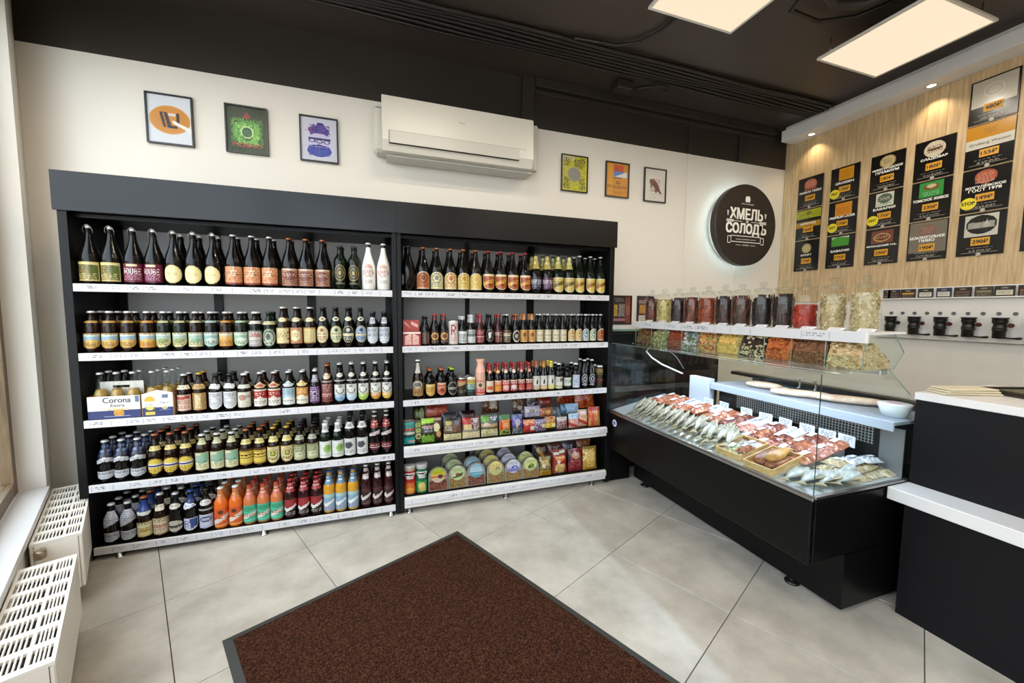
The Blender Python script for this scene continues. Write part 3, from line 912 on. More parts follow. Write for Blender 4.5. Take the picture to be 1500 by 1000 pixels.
# rear ledge, air grille and far post
obj('rear_ledge', MB().box(0.52, 0.88, 0.012, 1.05, 0.822, 0.840, ch=0.003), mat('ledge_grey', '#a3abb9', 0.35, metal=0.3), dc)
obj('ledge_face', MB().box(0.512, 0.5195, 0.012, 1.05, 0.797, 0.842, ch=0.002), mat('ledge_face', '#a9b0bf', 0.4), dc)
obj('post', MB().box(0.51, 0.56, 1.055, 1.24, 0.576, 0.862, ch=0.004), mat('post_white', '#b9bfcb', 0.4), dc)
obj('rear_wall', MB().box(0.905, 0.915, 0.012, 1.05, 0.5605, 0.86), mat('case_rear', '#4b4d55', 0.5), dc)
obj('rear_wall', MB().box(0.60, 0.605, 0.012, 0.105, 0.5755, 0.797), mat('case_steel_reflection', '#8d9098', 0.4, metal=0.5), dc)  # pale colour paints the reflections at the near end
obj('rear_wall', MB().box(0.60, 0.605, 0.106, 1.05, 0.5755, 0.797), mat('case_steel_shade', '#1c1d22', 0.5), dc)  # same wall darkened, painting the shade behind the grille
g = MB()
for k in range(52):
    y = 0.12 + k * 0.0148
    g.box(0.572, 0.575, y, y + 0.0035, 0.700, 0.795)
for k in range(7):
    z = 0.702 + k * 0.0145
    g.box(0.5755, 0.578, 0.118, 0.885, z, z + 0.003)
gr = obj('air_grille', g, mat('grille_wire', '#c6cad2', 0.35, metal=0.7), dc)
gr['kind'] = 'stuff'
obj('rear_frame', MB().box(0.86, 0.93, 0.012, 1.2, 0.862, 0.885, ch=0.004), BLACKPLA, dc)
for yy in (0.02, 0.20):
    obj('foot', MB().lathe([(0.032, 0.0), (0.034, 0.008), (0.02, 0.013), (0.012, 0.014), (0.012, 0.0295)], 16, c=(0.243, 0.10 + yy * 6.3, 0)), BLACKPLA, dc)
obj('round_badge', MB().lathe([(0.025, -0.0025), (0.026, 0.0)], 24, c=(-0.0005, YL - 0.085, 0.492), axis='x'), mat('badge_white', '#c9cfe0', 0.4), dc)
obj('round_badge', MB().lathe([(0.015, -0.0032), (0.015, -0.0026)], 20, c=(-0.0005, YL - 0.085, 0.492), axis='x'), mat('badge_blue', '#4c5fa8', 0.4), dc)
for yy in (0.035, 0.10):  # one real hook; the other models its reflection in the glass
    obj('hook_reflection_pair', MB().tube([(0.008, yy, 1.05), (0.022, yy, 1.05), (0.024, yy, 1.03), (0.022, yy, 1.012), (0.012, yy, 1.01)], 0.004, 7), STEEL, dc)
# price-rail shelf and snack bins on top
obj('jar_shelf', MB().box(0.221, 0.46, -0.03, YL + 0.03, 1.242, 1.251), WHITELAM, dc)
obj('ticket_rail', MB().box(0.212, 0.2205, -0.03, YL + 0.03, 1.206, 1.2525, ch=0.001), WHITEPLA, dc)
link('ticket_strip', price_strip(YL + 0.04, 0.042, 0.14, 77), dc, (0.2112, YL / 2, 1.208), (0, 0, -pi / 2))
BINY = [1.068, 1.215, 1.369, 1.512, 1.663, 1.822, 1.971, 2.101, 2.244, 2.403, 2.589]
upp = [(0.225, 1.0905), (0.427, 1.0905), (0.49, 1.16), (0.42, 1.241), (0.225, 1.241)]
for k, yb in enumerate(BINY):
    yy = yb - 1.08
    obj('bin_divider', MB().prism(upp, yy - 0.002, yy + 0.002, 'y'), GLASS, dc)
    obj('glass_edge', MB().box(0.2222, 0.2248, yy - 0.002, yy + 0.002, 1.0905, 1.205), GEDGE2, dc)
obj('bin_front', MB().box(0.2200, 0.2220, 0.0, YL, 1.0905, 1.15), GLASS, dc)
b = MB()
for (p, q) in (((0.427, 1.0905), (0.49, 1.16)), ((0.49, 1.16), (0.42, 1.241))):
    b.tube([(p[0], -0.013, p[1]), (q[0], -0.013, q[1])], 0.002, 6)
obj('glass_edge', b, GEDGE2, dc)
# white lamp cable on the far glass
tag(obj('lamp_cable', MB().tube([(2.02, 2.56, 1.06), (1.98, 2.555, 1.02), (2.03, 2.55, 0.97), (2.10, 2.52, 0.92), (2.17, 2.45, 0.88), (2.20, 2.40, 0.86)], 0.006, 7), WHITEPLA),
    'thin white lamp cable hanging inside the far end of the display case', 'cable')
tag(obj('lamp_cable', MB().tube([(2.12, 2.56, 1.06), (2.18, 2.555, 1.03), (2.26, 2.54, 0.97), (2.30, 2.50, 0.88)], 0.004, 7), mat('grey_cable', '#84868e', 0.5)),
    'thin grey cable behind the white one inside the display case', 'cable')

# black cabinet and filler behind and beside the case
cb = thing('back_cabinet', 'low black cabinet against the back wall behind the display case', 'cabinet', (2.32, 2.79, 0))
obj('carcass', MB().box(-0.60, 0.64, 0.0, 0.195, 0.0, 1.165, ch=0.002), BLACKLAM, cb)
obj('glass_ledge', MB().box(-0.60, 0.64, -0.01, 0.195, 1.1655, 1.178), mat('green_glass_ledge', '#6f8f7c', 0.2), cb)
obj('white_ledge', MB().box(-0.60, 0.64, 0.03, 0.195, 1.1785, 1.212, ch=0.002), WHITELAM, cb)
tag(obj('filler_panel', MB().box(1.690, 1.895, 2.60, 2.62, 0.0, 1.16, ch=0.002), CASEBLACK), 'black filler panel between the right rack and the display case', 'panel')

# ------------------------------------------------------------------ goods inside the case
def blob(pts, radii, n=8, flat=0.6):
    """A lofted body along x through (x, r) with elliptical section."""
    vs = []; fs = []
    for (x, y, z), r in zip(pts, radii):
        for k in range(n):
            a = 2 * pi * k / n
            vs.append((x, y + r * cos(a), z + r * flat * sin(a)))
    m = len(pts)
    for i in range(m - 1):
        for k in range(n):
            a, b = i * n + k, i * n + (k + 1) % n
            fs.append((a, b, b + n, a + n))
    fs.append(tuple(reversed(range(n)))); fs.append(tuple(range((m - 1) * n, m * n)))
    return vs, fs


def fish_meshes(L, fat, body, fin):
    xs = np.linspace(0, 1, 11)
    rad = [0.10, 0.24, 0.36, 0.45, 0.5, 0.48, 0.42, 0.33, 0.23, 0.14, 0.09]
    pts = [(x * L * 0.85, 0, 0) for x in xs]
    bm_ = MB(); v, f = blob(pts, [r * fat for r in rad], 10, 0.42); bm_.add(v, f, 0, True)
    t = MB()
    t.prism([(L * 0.83, -0.008), (L, -fat * 0.42), (L * 0.95, 0), (L, fat * 0.42), (L * 0.83, 0.008)], -0.0015, 0.0015, 'z')
    d = MB()
    d.prism([(L * 0.3, fat * 0.4), (L * 0.38, fat * 0.68), (L * 0.52, fat * 0.6), (L * 0.6, fat * 0.32)], -0.001, 0.001, 'z')
    d.prism([(L * 0.5, -fat * 0.36), (L * 0.55, -fat * 0.58), (L * 0.64, -fat * 0.4)], -0.001, 0.001, 'z')
    e = MB()
    for s in (-1, 1):
        e.lathe([(0.004, -0.001), (0.004, 0.001)], 8, c=(L * 0.085, 0.003, s * fat * 0.135))
    g = MB()
    g.prism([(L * 0.16, fat * 0.05), (L * 0.2, -fat * 0.02), (L * 0.19, fat * 0.22), (L * 0.17, fat * 0.2)], fat * 0.155, fat * 0.165, 'z')
    return [('body', bm_.mesh('body', body)), ('tail_fin', t.mesh('tail_fin', fin)), ('fin', d.mesh('fin', fin)), ('eye', e.mesh('eye', BLACKPLA)), ('gill', g.mesh('gill', fin))]


SILVER = mottled('dried_fish_skin', '#6e6656', '#bdb5a0', 22, 0.35, stretch=(1, 7, 4), detail=3)
SILVER2 = mottled('pale_fish_skin', '#868d94', '#c4c6c1', 24, 0.35, stretch=(1, 5, 3), detail=3)
FIN = mat('fish_fin', '#a0916f', 0.6)
FISH = [fish_meshes(0.32, 0.066, SILVER, FIN), fish_meshes(0.27, 0.056, SILVER, FIN)]
WFISH = fish_meshes(0.21, 0.08, SILVER2, FIN)


def place(parts, name, label, cat, loc, rot, group, scale=1.0):
    t = thing(name, label, cat, loc, 0, group)
    t.rotation_euler = rot
    t.scale = (scale,) * 3
    for nm, me in parts: link(nm, me, t)
    return t


ORD = ['first', 'second', 'third', 'fourth', 'fifth', 'sixth', 'seventh', 'eighth', 'ninth', 'tenth', 'eleventh', 'twelfth', 'thirteenth', 'fourteenth', 'fifteenth', 'sixteenth', 'seventeenth', 'eighteenth', 'nineteenth', 'twentieth', 'twenty-first', 'twenty-second', 'twenty-third', 'twenty-fourth']
rf = random.Random(3)
def lay(parts, L, fx, fy, fz, pitch, head_dir, roll, nm, label, group):
    """Lay a fish with its tail at (fx, fy, fz), rising towards the head."""
    c = cos(pitch)
    place(parts, nm, label, 'fish', (fx + L * c * cos(head_dir), fy + L * c * sin(head_dir), fz + L * sin(pitch)), (roll, pitch, head_dir + pi), group)


for k in range(17):
    lay(FISH[0], 0.32, 1.70 + 0.012 * rf.random(), 2.40 - k * 0.0545, 0.588, radians(7 + 3 * (k % 2)), radians(12 + 14 * rf.random()), radians(28 + 12 * rf.random()),
        'dried_fish', 'dried silver fish in the front pile of the case, %s from its far end' % ORD[k], 'dried fish in the front pile')
for k in range(11):
    lay(FISH[1], 0.27, 1.73 + 0.03 * rf.random(), 2.33 - k * 0.076, 0.618 + 0.008 * rf.random(), radians(11), radians(8 + 26 * rf.random()), radians(-20 + 50 * rf.random()),
        'dried_fish', 'smaller dried fish lying on top of the front pile, %s from its far end' % ORD[k], 'dried fish on top of the pile')
for k in range(14):
    lay(FISH[1], 0.27, 1.705 + 0.02 * rf.random(), 2.37 - k * 0.062, 0.604, radians(14), radians(22 + 10 * rf.random()), radians(10 + 30 * rf.random()),
        'dried_fish', 'short dried fish wedged between the larger ones, %s from the far end' % ORD[k], 'dried fish wedged in the pile')
for k, (x, y) in enumerate(((1.695, 1.225), (1.715, 1.165), (1.77, 1.12), (1.84, 1.105), (1.90, 1.145))):
    lay(WFISH, 0.21, x, y, 0.588 + 0.004 * k, radians(5), radians(8 + 5 * (k % 3)), radians(14),
        'white_fish', 'pale fish at the near corner of the case, %s from the front glass' % ORD[k], 'pale fish at the near corner')


def pack_mesh(w, l, art, seed):
    """Vacuum pack: a padded sheet with crimped rim, print on top."""
    nx, ny = 9, 9
    rnd = random.Random(seed)
    vs = []; fs = []; cols = []
    A = Art(24, 24, art, seed)
    for j in range(ny + 1):
        for i in range(nx + 1):
            u, v = i / nx, j / ny
            bul = max(0, min(1, 5 * min(u, 1 - u))) * max(0, min(1, 5 * min(v, 1 - v)))
            vs.append(((u - 0.5) * w, (v - 0.5) * l, 0.004 + bul * (0.012 + 0.006 * rnd.random())))
    n = len(vs)
    for j in range(ny):
        for i in range(nx):
            a = j * (nx + 1) + i
            fs.append((a, a + 1, a + nx + 2, a + nx + 1))
            cols.append(tuple(A.c[min(23, int((1 - (j + 0.5) / ny) * 24)), min(23, int((i + 0.5) / nx * 24))]))
    vs += [(-w / 2, -l / 2, 0), (w / 2, -l / 2, 0), (w / 2, l / 2, 0), (-w / 2, l / 2, 0)]
    fs.append((n + 3, n + 2, n + 1, n)); cols.append(cols[0])
    rim = [(n, n + 1, nx, 0), (n + 1, n + 2, (ny + 1) * (nx + 1) - 1, nx), (n + 2, n + 3, ny * (nx + 1), (ny + 1) * (nx + 1) - 1), (n + 3, n, 0, ny * (nx + 1))]
    for r in rim: fs.append(r); cols.append(cols[0])
    return colour_mesh('pack', vs, fs, cols, GLOSSPRINT)


def vac(x, y, z, w, l, rz, art, label, seed, group='packs inside the display case', tilt=0.0):
    t = thing('vacuum_pack', label, 'pack', (x, y, z), rz, group)
    if y > 1.27:      # on the sloping part of the deck
        t.rotation_euler = (tilt, -0.197, rz)
        t.location.z = z + (x - 1.693 - 0.02) * SL + 0.008
    else:
        t.rotation_euler = (tilt, 0, rz)
    link('sleeve', pack_mesh(w, l, art, seed), t)
    lm = flat_print('sticker', Art(12, 8, 'fill #e8e6ea; t .2 .8 #6a6a74', seed), w * 0.42, l * 0.26)
    link('sticker', lm, t, (w * 0.08, -l * 0.1, 0.0236), (radians(-90), 0, 0))
    return t


ORG = 'fill #b4694a; spk 0 0 1 1 .3 #cf9070; spk 0 0 1 1 .2 #90503a'
PNK = 'fill #c98a7c; spk 0 0 1 1 .3 #e0b0a4; spk 0 0 1 1 .15 #a85a50'
BRN = 'fill #8a4a3c; spk 0 0 1 1 .3 #b0705a; spk 0 0 1 1 .2 #5a2a24'
BEI = 'fill #cdb894; spk 0 0 1 1 .3 #e6d8ba; spk 0 0 1 1 .2 #a8905e'
WHI = 'fill #d9dbe4; spk 0 0 1 1 .2 #f0f0f4; t .2 .8 #9aa0b0'
KINDS = [(ORG, 'orange-red'), (ORG, 'bright orange'), (PNK, 'pale pink'), (BRN, 'reddish brown'), (BEI, 'straw beige'), (WHI, 'white wrapped')]
PLAN = {'middle': (2.045, '011010320302'), 'rear': (2.148, '015050353530'), 'front': (1.942, '        3230')}
kk = 0
for row, (x, plan) in PLAN.items():
    for r_, ch in enumerate(plan):
        y = 2.45 - 0.1045 * r_
        if ch == ' ': continue
        a, nm = KINDS[int(ch)]
        vac(x + rf.uniform(-.006, .006), y, 0.577, .112 + .008 * rf.random(), .104, radians(rf.uniform(-6, 6)), a, '%s vacuum pack, %s from the far end in the %s row of the case' % (nm, ORD[r_], row), 100 + kk); kk += 1
for r_ in range(4):
    vac(1.99 + 0.03 * (r_ % 2), 2.40 - 0.115 * r_, 0.606, .12, .11, radians(rf.uniform(-20, 20)), ORG, 'orange-red vacuum pack lying on top behind the dried fish, %s from the far end' % ORD[r_], 190 + r_)
NEAR = [(2.05, 1.175, .12, .13, BEI, 'beige straw-like', 0), (2.165, 1.18, .11, .13, BEI, 'pale beige', 0), (2.25, 1.17, .07, .13, BEI, 'narrow beige', 0), (1.985, 1.20, .10, .11, BEI, 'dry yellowish', 1),
        (2.09, 1.195, .11, .11, BEI, 'straw-coloured', 1), (2.19, 1.20, .10, .10, BEI, 'light brown', 1), (2.03, 1.215, .10, .08, BEI, 'thin cream', 2), (2.13, 1.21, .11, .075, WHI, 'white paper', 2), (2.22, 1.19, .09, .07, WHI, 'small white', 2)]
for k, (x, y, w, l, a, nm, lv) in enumerate(NEAR):
    vac(x, y, 0.576 + 0.025 * lv, w, l, radians(rf.uniform(-10, 10)), a, '%s pack in the pile by the near end glass of the case' % nm, 260 + k, 'packs by the near end glass')
# wooden trays with smoked fish at the front
WOODLT = mottled('pale_tray_wood', '#b98f58', '#d9b67e', 10, 0.55, stretch=(2, 9, 9))
SMOKE = mottled('smoked_skin', '#5e2a1c', '#a8663a', 18, 0.4, detail=4)
GOLDSK = mottled('golden_smoked_skin', '#a8702e', '#d6a45a', 14, 0.4, detail=4)
def tray(x, y, w, l, rz, label):
    t = thing('wooden_tray', label, 'tray', (x, y, 0.5755 + (x - 1.693) * SL + 0.001), rz, 'wooden trays in the display case')
    t.rotation_euler = (0, -0.197, rz)
    obj('base', MB().box(-w / 2, w / 2, -l / 2, l / 2, 0, 0.004), WOODLT, t)
    for (a, b_, c, d) in ((-w / 2, w / 2, -l / 2, -l / 2 + 0.006), (-w / 2, w / 2, l / 2 - 0.006, l / 2), (-w / 2, -w / 2 + 0.006, -l / 2 + 0.006, l / 2 - 0.006), (w / 2 - 0.006, w / 2, -l / 2 + 0.006, l / 2 - 0.006)):
        obj('side', MB().box(a, b_, c, d, 0.0042, 0.032), WOODLT, t)
tray(1.81, 1.355, 0.22, 0.15, 0.06, 'pale wooden tray of smoked fish behind the front glass, near the corner')
tray(1.82, 1.535, 0.21, 0.15, 0.04, 'pale wooden tray of light packs, beside the dried fish pile')
def smoked(x, y, z, L, fat, rz, m, label):
    t = thing('smoked_fish', label, 'fish', (x, y, z + 0.024), rz, 'smoked fish in the wooden tray')
    t.rotation_euler = (0, -0.197, rz)
    bm_ = MB(); v, f = blob([(xx * L - L / 2, 0, 0) for xx in np.linspace(0, 1, 8)], [fat * r for r in (.25, .42, .5, .5, .48, .42, .32, .2)], 10, 0.55); bm_.add(v, f, 0, True)
    obj('fillet', bm_, m, t)
    obj('tail_stub', MB().prism([(L / 2 - 0.008, -0.006), (L / 2 + 0.02, -fat * 0.3), (L / 2 + 0.02, fat * 0.3), (L / 2 - 0.008, 0.006)], -0.002, 0.002, 'z'), m, t)
smoked(1.80, 1.385, 0.600, 0.16, 0.075, 0.25, SMOKE, 'dark brown smoked fish at the back of the wooden tray')
smoked(1.81, 1.335, 0.628, 0.14, 0.07, 0.1, GOLDSK, 'golden brown smoked fish on top in the wooden tray')
smoked(1.79, 1.315, 0.598, 0.13, 0.06, -0.1, SMOKE, 'dark smoked fish at the front of the wooden tray')
vac(1.78, 1.56, 0.582, .11, .09, 0.3, 'fill #c9c49a; spk 0 0 1 1 .3 #e6e4c8; e .5 .5 .3 .3 #9ab08a', 'pale green sliced pack in the tray beside the dried fish', 181, 'packs in the wooden tray')
vac(1.87, 1.525, 0.583, .09, .09, -0.2, WHI, 'white wrapped pack in the tray beside the dried fish', 182, 'packs in the wooden tray')
vac(1.78, 1.485, 0.606, .09, .05, 0.1, ORG, 'small orange pack at the tray front edge', 183, 'packs in the wooden tray')
# price cards standing in the case
CARD = mat('price_card', '#e6e9f2', 0.5)
for k, (x, y) in enumerate(((2.19, 2.00), (2.19, 1.83), (2.19, 1.70), (2.19, 1.58), (2.19, 1.46), (2.19, 1.36), (2.19, 1.27), (2.18, 2.12))):
    t = thing('price_card', 'white price card standing along the rear of the case, %s from its far end' % ORD[(k + 1) % 8], 'card', (x - 0.004, y, 0.676), -pi / 2 + 0.1 * (k % 3 - 1), 'price cards along the rear of the case')
    obj('sheet', MB().box(-0.04, 0.04, 0, 0.0012, 0.0, 0.055), CARD, t)
    link('print', flat_print('print', Art(20, 14, 'fill #e6e9f2; t .15 .5 #8088a0; t .6 .85 #505870 .3 .7', k), 0.078, 0.053), t, (0, -0.0008, 0.001))
# on the rear ledge
SAUS = mottled('pale_sausage', '#c9a48c', '#e6d0bc', 20, 0.35, detail=3)
for k, (x, y, L, rz) in enumerate(((2.33, 1.60, 0.30, -0.95), (2.42, 1.40, 0.30, -0.95), (2.36, 1.86, 0.2, -1.2))):
    t = thing('smoked_sausage', '%s long pale wrapped smoked fillet on the rear ledge' % ('middle', 'near', 'far')[k], 'fillet', (x, y, 0.862), rz, 'wrapped fillets on the rear ledge')
    bm_ = MB(); v, f = blob([(xx * L - L / 2, 0, 0) for xx in np.linspace(0, 1, 9)], [0.042 * r for r in (.5, .8, .95, 1, 1, .98, .92, .8, .45)], 12, 0.5); bm_.add(v, f, 0, True)
    obj('fillet', bm_, SAUS, t)
    obj('wrapper_end', MB().prism([(L / 2 - 0.004, -0.01), (L / 2 + 0.03, -0.026), (L / 2 + 0.03, 0.026), (L / 2 - 0.004, 0.01)], -0.001, 0.001, 'z'), WHITEPLA, t)
t = thing('plastic_tub', 'round clear plastic tub on the rear ledge by the near end glass', 'tub', (2.335, 1.165, 0.841))
obj('bowl', MB().lathe([(0.045, 0), (0.062, 0.05), (0.062, 0.056)], 24), mat('tub_white', '#dedfe2', 0.3), t)
obj('lid', MB().lathe([(0.064, 0.0565), (0.064, 0.061), (0.05, 0.064), (0.0, 0.065)], 24, caps=False), mat('tub_lid', '#e8e4ec', 0.25), t)
obj('sticker', MB().lathe([(0.03, 0.0652), (0.03, 0.066)], 20), mat('tub_sticker', '#c9a8b8', 0.4), t)

# ------------------------------------------------------------------ loose snacks in the bins (nobody could count them)
def heap(name, label, y0, y1, cols, size, aspect, seed, n=190):
    rnd = random.Random(seed)
    vs = []; fs = []; cc = []
    x0, x1 = 1.912, 2.085
    # underlying mound
    nx, ny = 8, 5

    def top(u, v): return 1.097 + 0.105 * min(1, 4 * u + 0.45) * (1 - 0.75 * max(0, u - 0.45) / 0.55)
    base = len(vs)
    for j in range(ny + 1):
        for i in range(nx + 1):
            u, v = i / nx, j / ny
            vs.append((x0 + (x1 - x0) * u, y0 + (y1 - y0) * v, top(u, v) - 0.008))
    for j in range(ny):
        for i in range(nx):
            a = j * (nx + 1) + i
            fs.append((a, a + 1, a + nx + 2, a + nx + 1)); cc.append(hexc(cols[0]))
    fr = len(vs)
    vs += [(x0, y0, 1.0915), (x0, y1, 1.0915)]
    fs.append((fr, fr + 1, ny * (nx + 1), 0)); cc.append(hexc(cols[0]))
    sd = len(vs)
    vs += [(x0, y0, 1.0915), (x1, y0, 1.0915)]
    fs.append((sd, 0) + tuple(range(1, nx + 1)) + (sd + 1,)); cc.append(hexc(cols[0]))
    ico = bmesh.new(); bmesh.ops.create_icosphere(ico, subdivisions=1, radius=1)
    iv = [v.co.copy() for v in ico.verts]; ifc = [[v.index for v in f.verts] for f in ico.faces]; ico.free()
    for k in range(n):
        q = rnd.random()
        if q < 0.42:   # front face
            p = Vector((x0 + 0.003, y0 + (y1 - y0) * rnd.uniform(0.04, 0.96), rnd.uniform(1.095, top(0, 0) - 0.004)))
        elif q < 0.55:
            u = rnd.random(); p = Vector((x0 + (x1 - x0) * u, y0 + 0.005, rnd.uniform(1.096, top(u, 0) - 0.004)))
        else:
            u, v = rnd.random(), rnd.uniform(0.03, 0.97); p = Vector((x0 + (x1 - x0) * u, y0 + (y1 - y0) * v, top(u, v) - 0.004))
        M = Matrix.Rotation(rnd.uniform(0, 6.28), 3, 'Z') @ Matrix.Rotation(rnd.uniform(-0.7, 0.7), 3, 'X')
        s = size * rnd.uniform(0.8, 1.15); c = hexc(rnd.choice(cols)); o = len(vs)
        for v in iv: vs.append(tuple(p + M @ Vector((v.x * s * aspect, v.y * s, v.z * s * 0.8))))
        for f in ifc: fs.append(tuple(i + o for i in f)); cc.append(c)
    o = link(name, colour_mesh(name, vs, fs, cc, PRINT))
    tag(o, label, 'snack', None, 'stuff')


HEAPS = [('pistachio_nuts', 'beige pistachio nuts heaped in the nearest glass bin', ['#c9ad82', '#b8986a', '#d9c49c', '#94784e'], .0085, 1.4),
         ('almond_nuts', 'brown almonds heaped in the bin next to the pistachios', ['#7a4e30', '#8f6440', '#6a4026'], .0085, 1.5),
         ('orange_peanuts', 'orange coated peanuts in the third bin from the near end', ['#b8602a', '#cf7c34', '#9a4420'], .0085, 1.3),
         ('mixed_seeds', 'black and cream mixed nuts in the fourth bin', ['#2a1a12', '#c9b490', '#4a3020', '#e0d0ae'], .009, 1.3),
         ('corn_puffs', 'yellow corn snacks in the fifth bin from the near end', ['#d9b460', '#e6c87a', '#c49c48'], .009, 1.1),
         ('chili_nuts', 'orange and green coated nuts in the sixth bin', ['#c98a4a', '#a8402a', '#d9b070', '#7a8a4a'], .009, 1.3),
         ('wrapped_sweets', 'silver and green wrapped bites in the seventh bin', ['#a8a8a4', '#4a6a5a', '#c9c6c0', '#7a6a58'], .012, 1.4),
         ('dried_berries', 'reddish dried fruit in the eighth bin', ['#8a3a22', '#a85430', '#6a2a1c'], .0085, 1.2),
         ('seed_mix', 'green and beige seed mix in the ninth bin', ['#8a8a5a', '#b8ac80', '#6a6a40', '#c9bc98'], .0085, 1.3),
         ('dark_croutons', 'dark brown croutons in the farthest bin beside the rack', ['#5a3c22', '#7a5630', '#8a7040'], .010, 1.3)]
for k, (nm, lb, cols, sz, asp) in enumerate(HEAPS):
    heap(nm, lb, BINY[k] + 0.004, BINY[k + 1] - 0.004, cols, sz, asp, 40 + k, 470 if k < 6 else 260)

# ------------------------------------------------------------------ jars on the shelf
JY = [2.53, 2.395, 2.25, 2.122, 1.99, 1.862, 1.742, 1.613, 1.493, 1.382, 1.257, 1.128]
JC = [('reddish brown meat sticks', ['#5a2a1e', '#7a3a28', '#3a1a14'], 'stick'), ('pale green and cream snacks', ['#b8a86a', '#d6c890', '#8a8040'], 'chip'),
      ('dark purple-brown sticks', ['#2a1418', '#3d2024', '#1c0e10'], 'stick'), ('brown-red jerky', ['#5e2e22', '#8a4632', '#40201a'], 'stick'),
      ('orange-red dried fish', ['#8a3a1e', '#b0562c', '#6a2a18'], 'chip'), ('dark red sticks', ['#2e1614', '#5a2a22', '#1e1010'], 'stick'),
      ('brown cured sticks', ['#4a2a22', '#6a4032', '#2a1814'], 'stick'), ('almost black sticks', ['#1c1414', '#2c2022', '#120c0c'], 'stick'),
      ('dark brown sticks', ['#2a1a18', '#402826', '#1c1010'], 'stick'), ('bright red snacks, two thirds full', ['#a02a1c', '#8a2018', '#b84028'], 'chip'),
      ('pale beige fish chips', ['#b3a078', '#cdbd98', '#9c8a62'], 'chip'), ('pale straw squid rings', ['#b8a880', '#d0c3a0', '#a3926a'], 'chip')]
jr = 0.0535
JP = [(0.046, 0.0), (jr, 0.008), (jr, 0.165), (0.046, 0.182), (0.040, 0.190), (0.041, 0.197)]
jar_me = MB().lathe(JP, 24, caps=False).lathe([(0.0005, 0.001), (0.046, 0.001)], 24, caps=False).mesh('jar_wall', JARGLASS)
LP = [(0.044, 0.1975), (0.045, 0.203), (0.036, 0.207), (0.014, 0.211), (0.010, 0.216), (0.019, 0.225), (0.020, 0.232), (0.013, 0.240), (0.001, 0.242)]
lid_me = MB().lathe(LP, 24, caps=False).lathe([(0.039, 0.190), (0.039, 0.1972), (0.044, 0.1974)], 24, caps=False).mesh('lid', thin_glass('lid_glass', (0.92, 0.94, 0.93), 0.05))
for k, y in enumerate(JY):
    nm, cols, typ = JC[k]
    t = thing('snack_jar', 'lidded glass jar of %s, %s from the bottle rack' % (nm, ORD[k]), 'jar', (2.0, y, 1.2515), 0, 'snack jars on top of the display case')
    link('jar_wall', jar_me, t); link('lid', lid_me, t)
    rnd = random.Random(200 + k); hgt = 0.118 if k == 9 else 0.165
    vs = []; fs = []; cc = []
    core = MB().lathe([(0.043, 0.003), (0.043, hgt - 0.012), (0.02, hgt - 0.006)], 16)
    vs += core.v; fs += core.f; cc += [hexc(cols[0])] * len(core.f)
    for q in range(150 if typ == 'stick' else 330):
        a = rnd.uniform(0, 6.283); rr = jr - 0.006 - abs(rnd.gauss(0, 0.003))
        if typ == 'stick': L, w = rnd.uniform(0.02, 0.045), 0.0035
        else: L, w = rnd.uniform(0.005, 0.009), 0.0042
        if rnd.random() < 0.18: rr *= rnd.random(); z = hgt - 0.004
        else: z = rnd.uniform(0.006 + L * 0.6, hgt - L * 0.5)
        M = Matrix.Rotation(a, 3, 'Z') @ Matrix.Rotation(rnd.gauss(0, 0.3 if typ == 'stick' else 1.0), 3, 'X')
        o = len(vs)
        for dz in (-L, L):
            for (dx, dy) in ((-1, -1), (1, -1), (1, 1), (-1, 1)):
                d = M @ Vector((dx * w * 0.5, dy * w, dz * 0.6))
                vs.append((rr * cos(a) + d.x, rr * sin(a) + d.y, min(hgt + 0.01, max(0.003, z + d.z))))
        c = hexc(rnd.choice(cols))
        for f in ((0, 3, 2, 1), (4, 5, 6, 7), (0, 1, 5, 4), (1, 2, 6, 5), (2, 3, 7, 6), (3, 0, 4, 7)):
            fs.append(tuple(i + o for i in f)); cc.append(c)
    ct = link('jar_filling', colour_mesh('jar_filling', vs, fs, cc, PRINT), t)
    ct['kind'] = 'stuff'
for k, y in enumerate((2.46, 2.32, 2.19, 2.06, 1.93, 1.80, 1.68, 1.55, 1.44, 1.31, 1.19, 1.075)):
    t = thing('price_tag', 'small white price tag leaning before the jars, %s from the bottle rack' % ORD[k], 'tag', (1.912, y, 1.2535), -pi / 2, 'price tags before the jars')
    b = MB().add([(-0.032, 0, 0.0), (0.032, 0, 0.0), (0.032, 0.022, 0.012), (-0.032, 0.022, 0.012), (-0.032, 0.001, -0.001), (0.032, 0.001, -0.001), (0.032, 0.0225, 0.011), (-0.032, 0.0225, 0.011)], [(0, 1, 2, 3), (7, 6, 5, 4), (0, 4, 5, 1), (2, 6, 7, 3), (1, 5, 6, 2), (0, 3, 7, 4)])
    obj('sheet', b, CARD, t)
    link('print', flat_print('print', Art(20, 9, 'fill #e8e8ec; t .3 .8 #8a8a94', 300 + k), 0.06, 0.022), t, (0, 0.0004, 0.0014), (radians(-61.4), 0, 0))

# ------------------------------------------------------------------ counters on the right
lc = thing('sales_counter', 'low charcoal sales counter with white ledge at the right edge', 'counter', (2.168, 1.02, 0))
obj('front_panel', MB().box(0.0, 0.018, -3.2, 0.0, 0.0, 0.504, ch=0.001), COUNTERBLACK, lc)
obj('end_panel', MB().box(0.0185, 0.13, -0.018, 0.0, 0.0, 0.504, ch=0.001), COUNTERBLACK, lc)
obj('ledge', MB().box(-0.02, 0.1315, -3.2, 0.054, 0.505, 0.56, ch=0.002), WHITELAM, lc)
uc = thing('service_counter', 'tall charcoal counter block with white top beside the display case', 'counter', (2.30, 1.074, 0))
obj('front_panel', MB().box(0.0, 0.018, -3.25, 0.0, 0.0, 0.944, ch=0.001), COUNTERBLACK, uc)
obj('end_panel', MB().box(0.0185, 0.58, -0.018, 0.0, 0.0, 0.944, ch=0.001), COUNTERBLACK, uc)
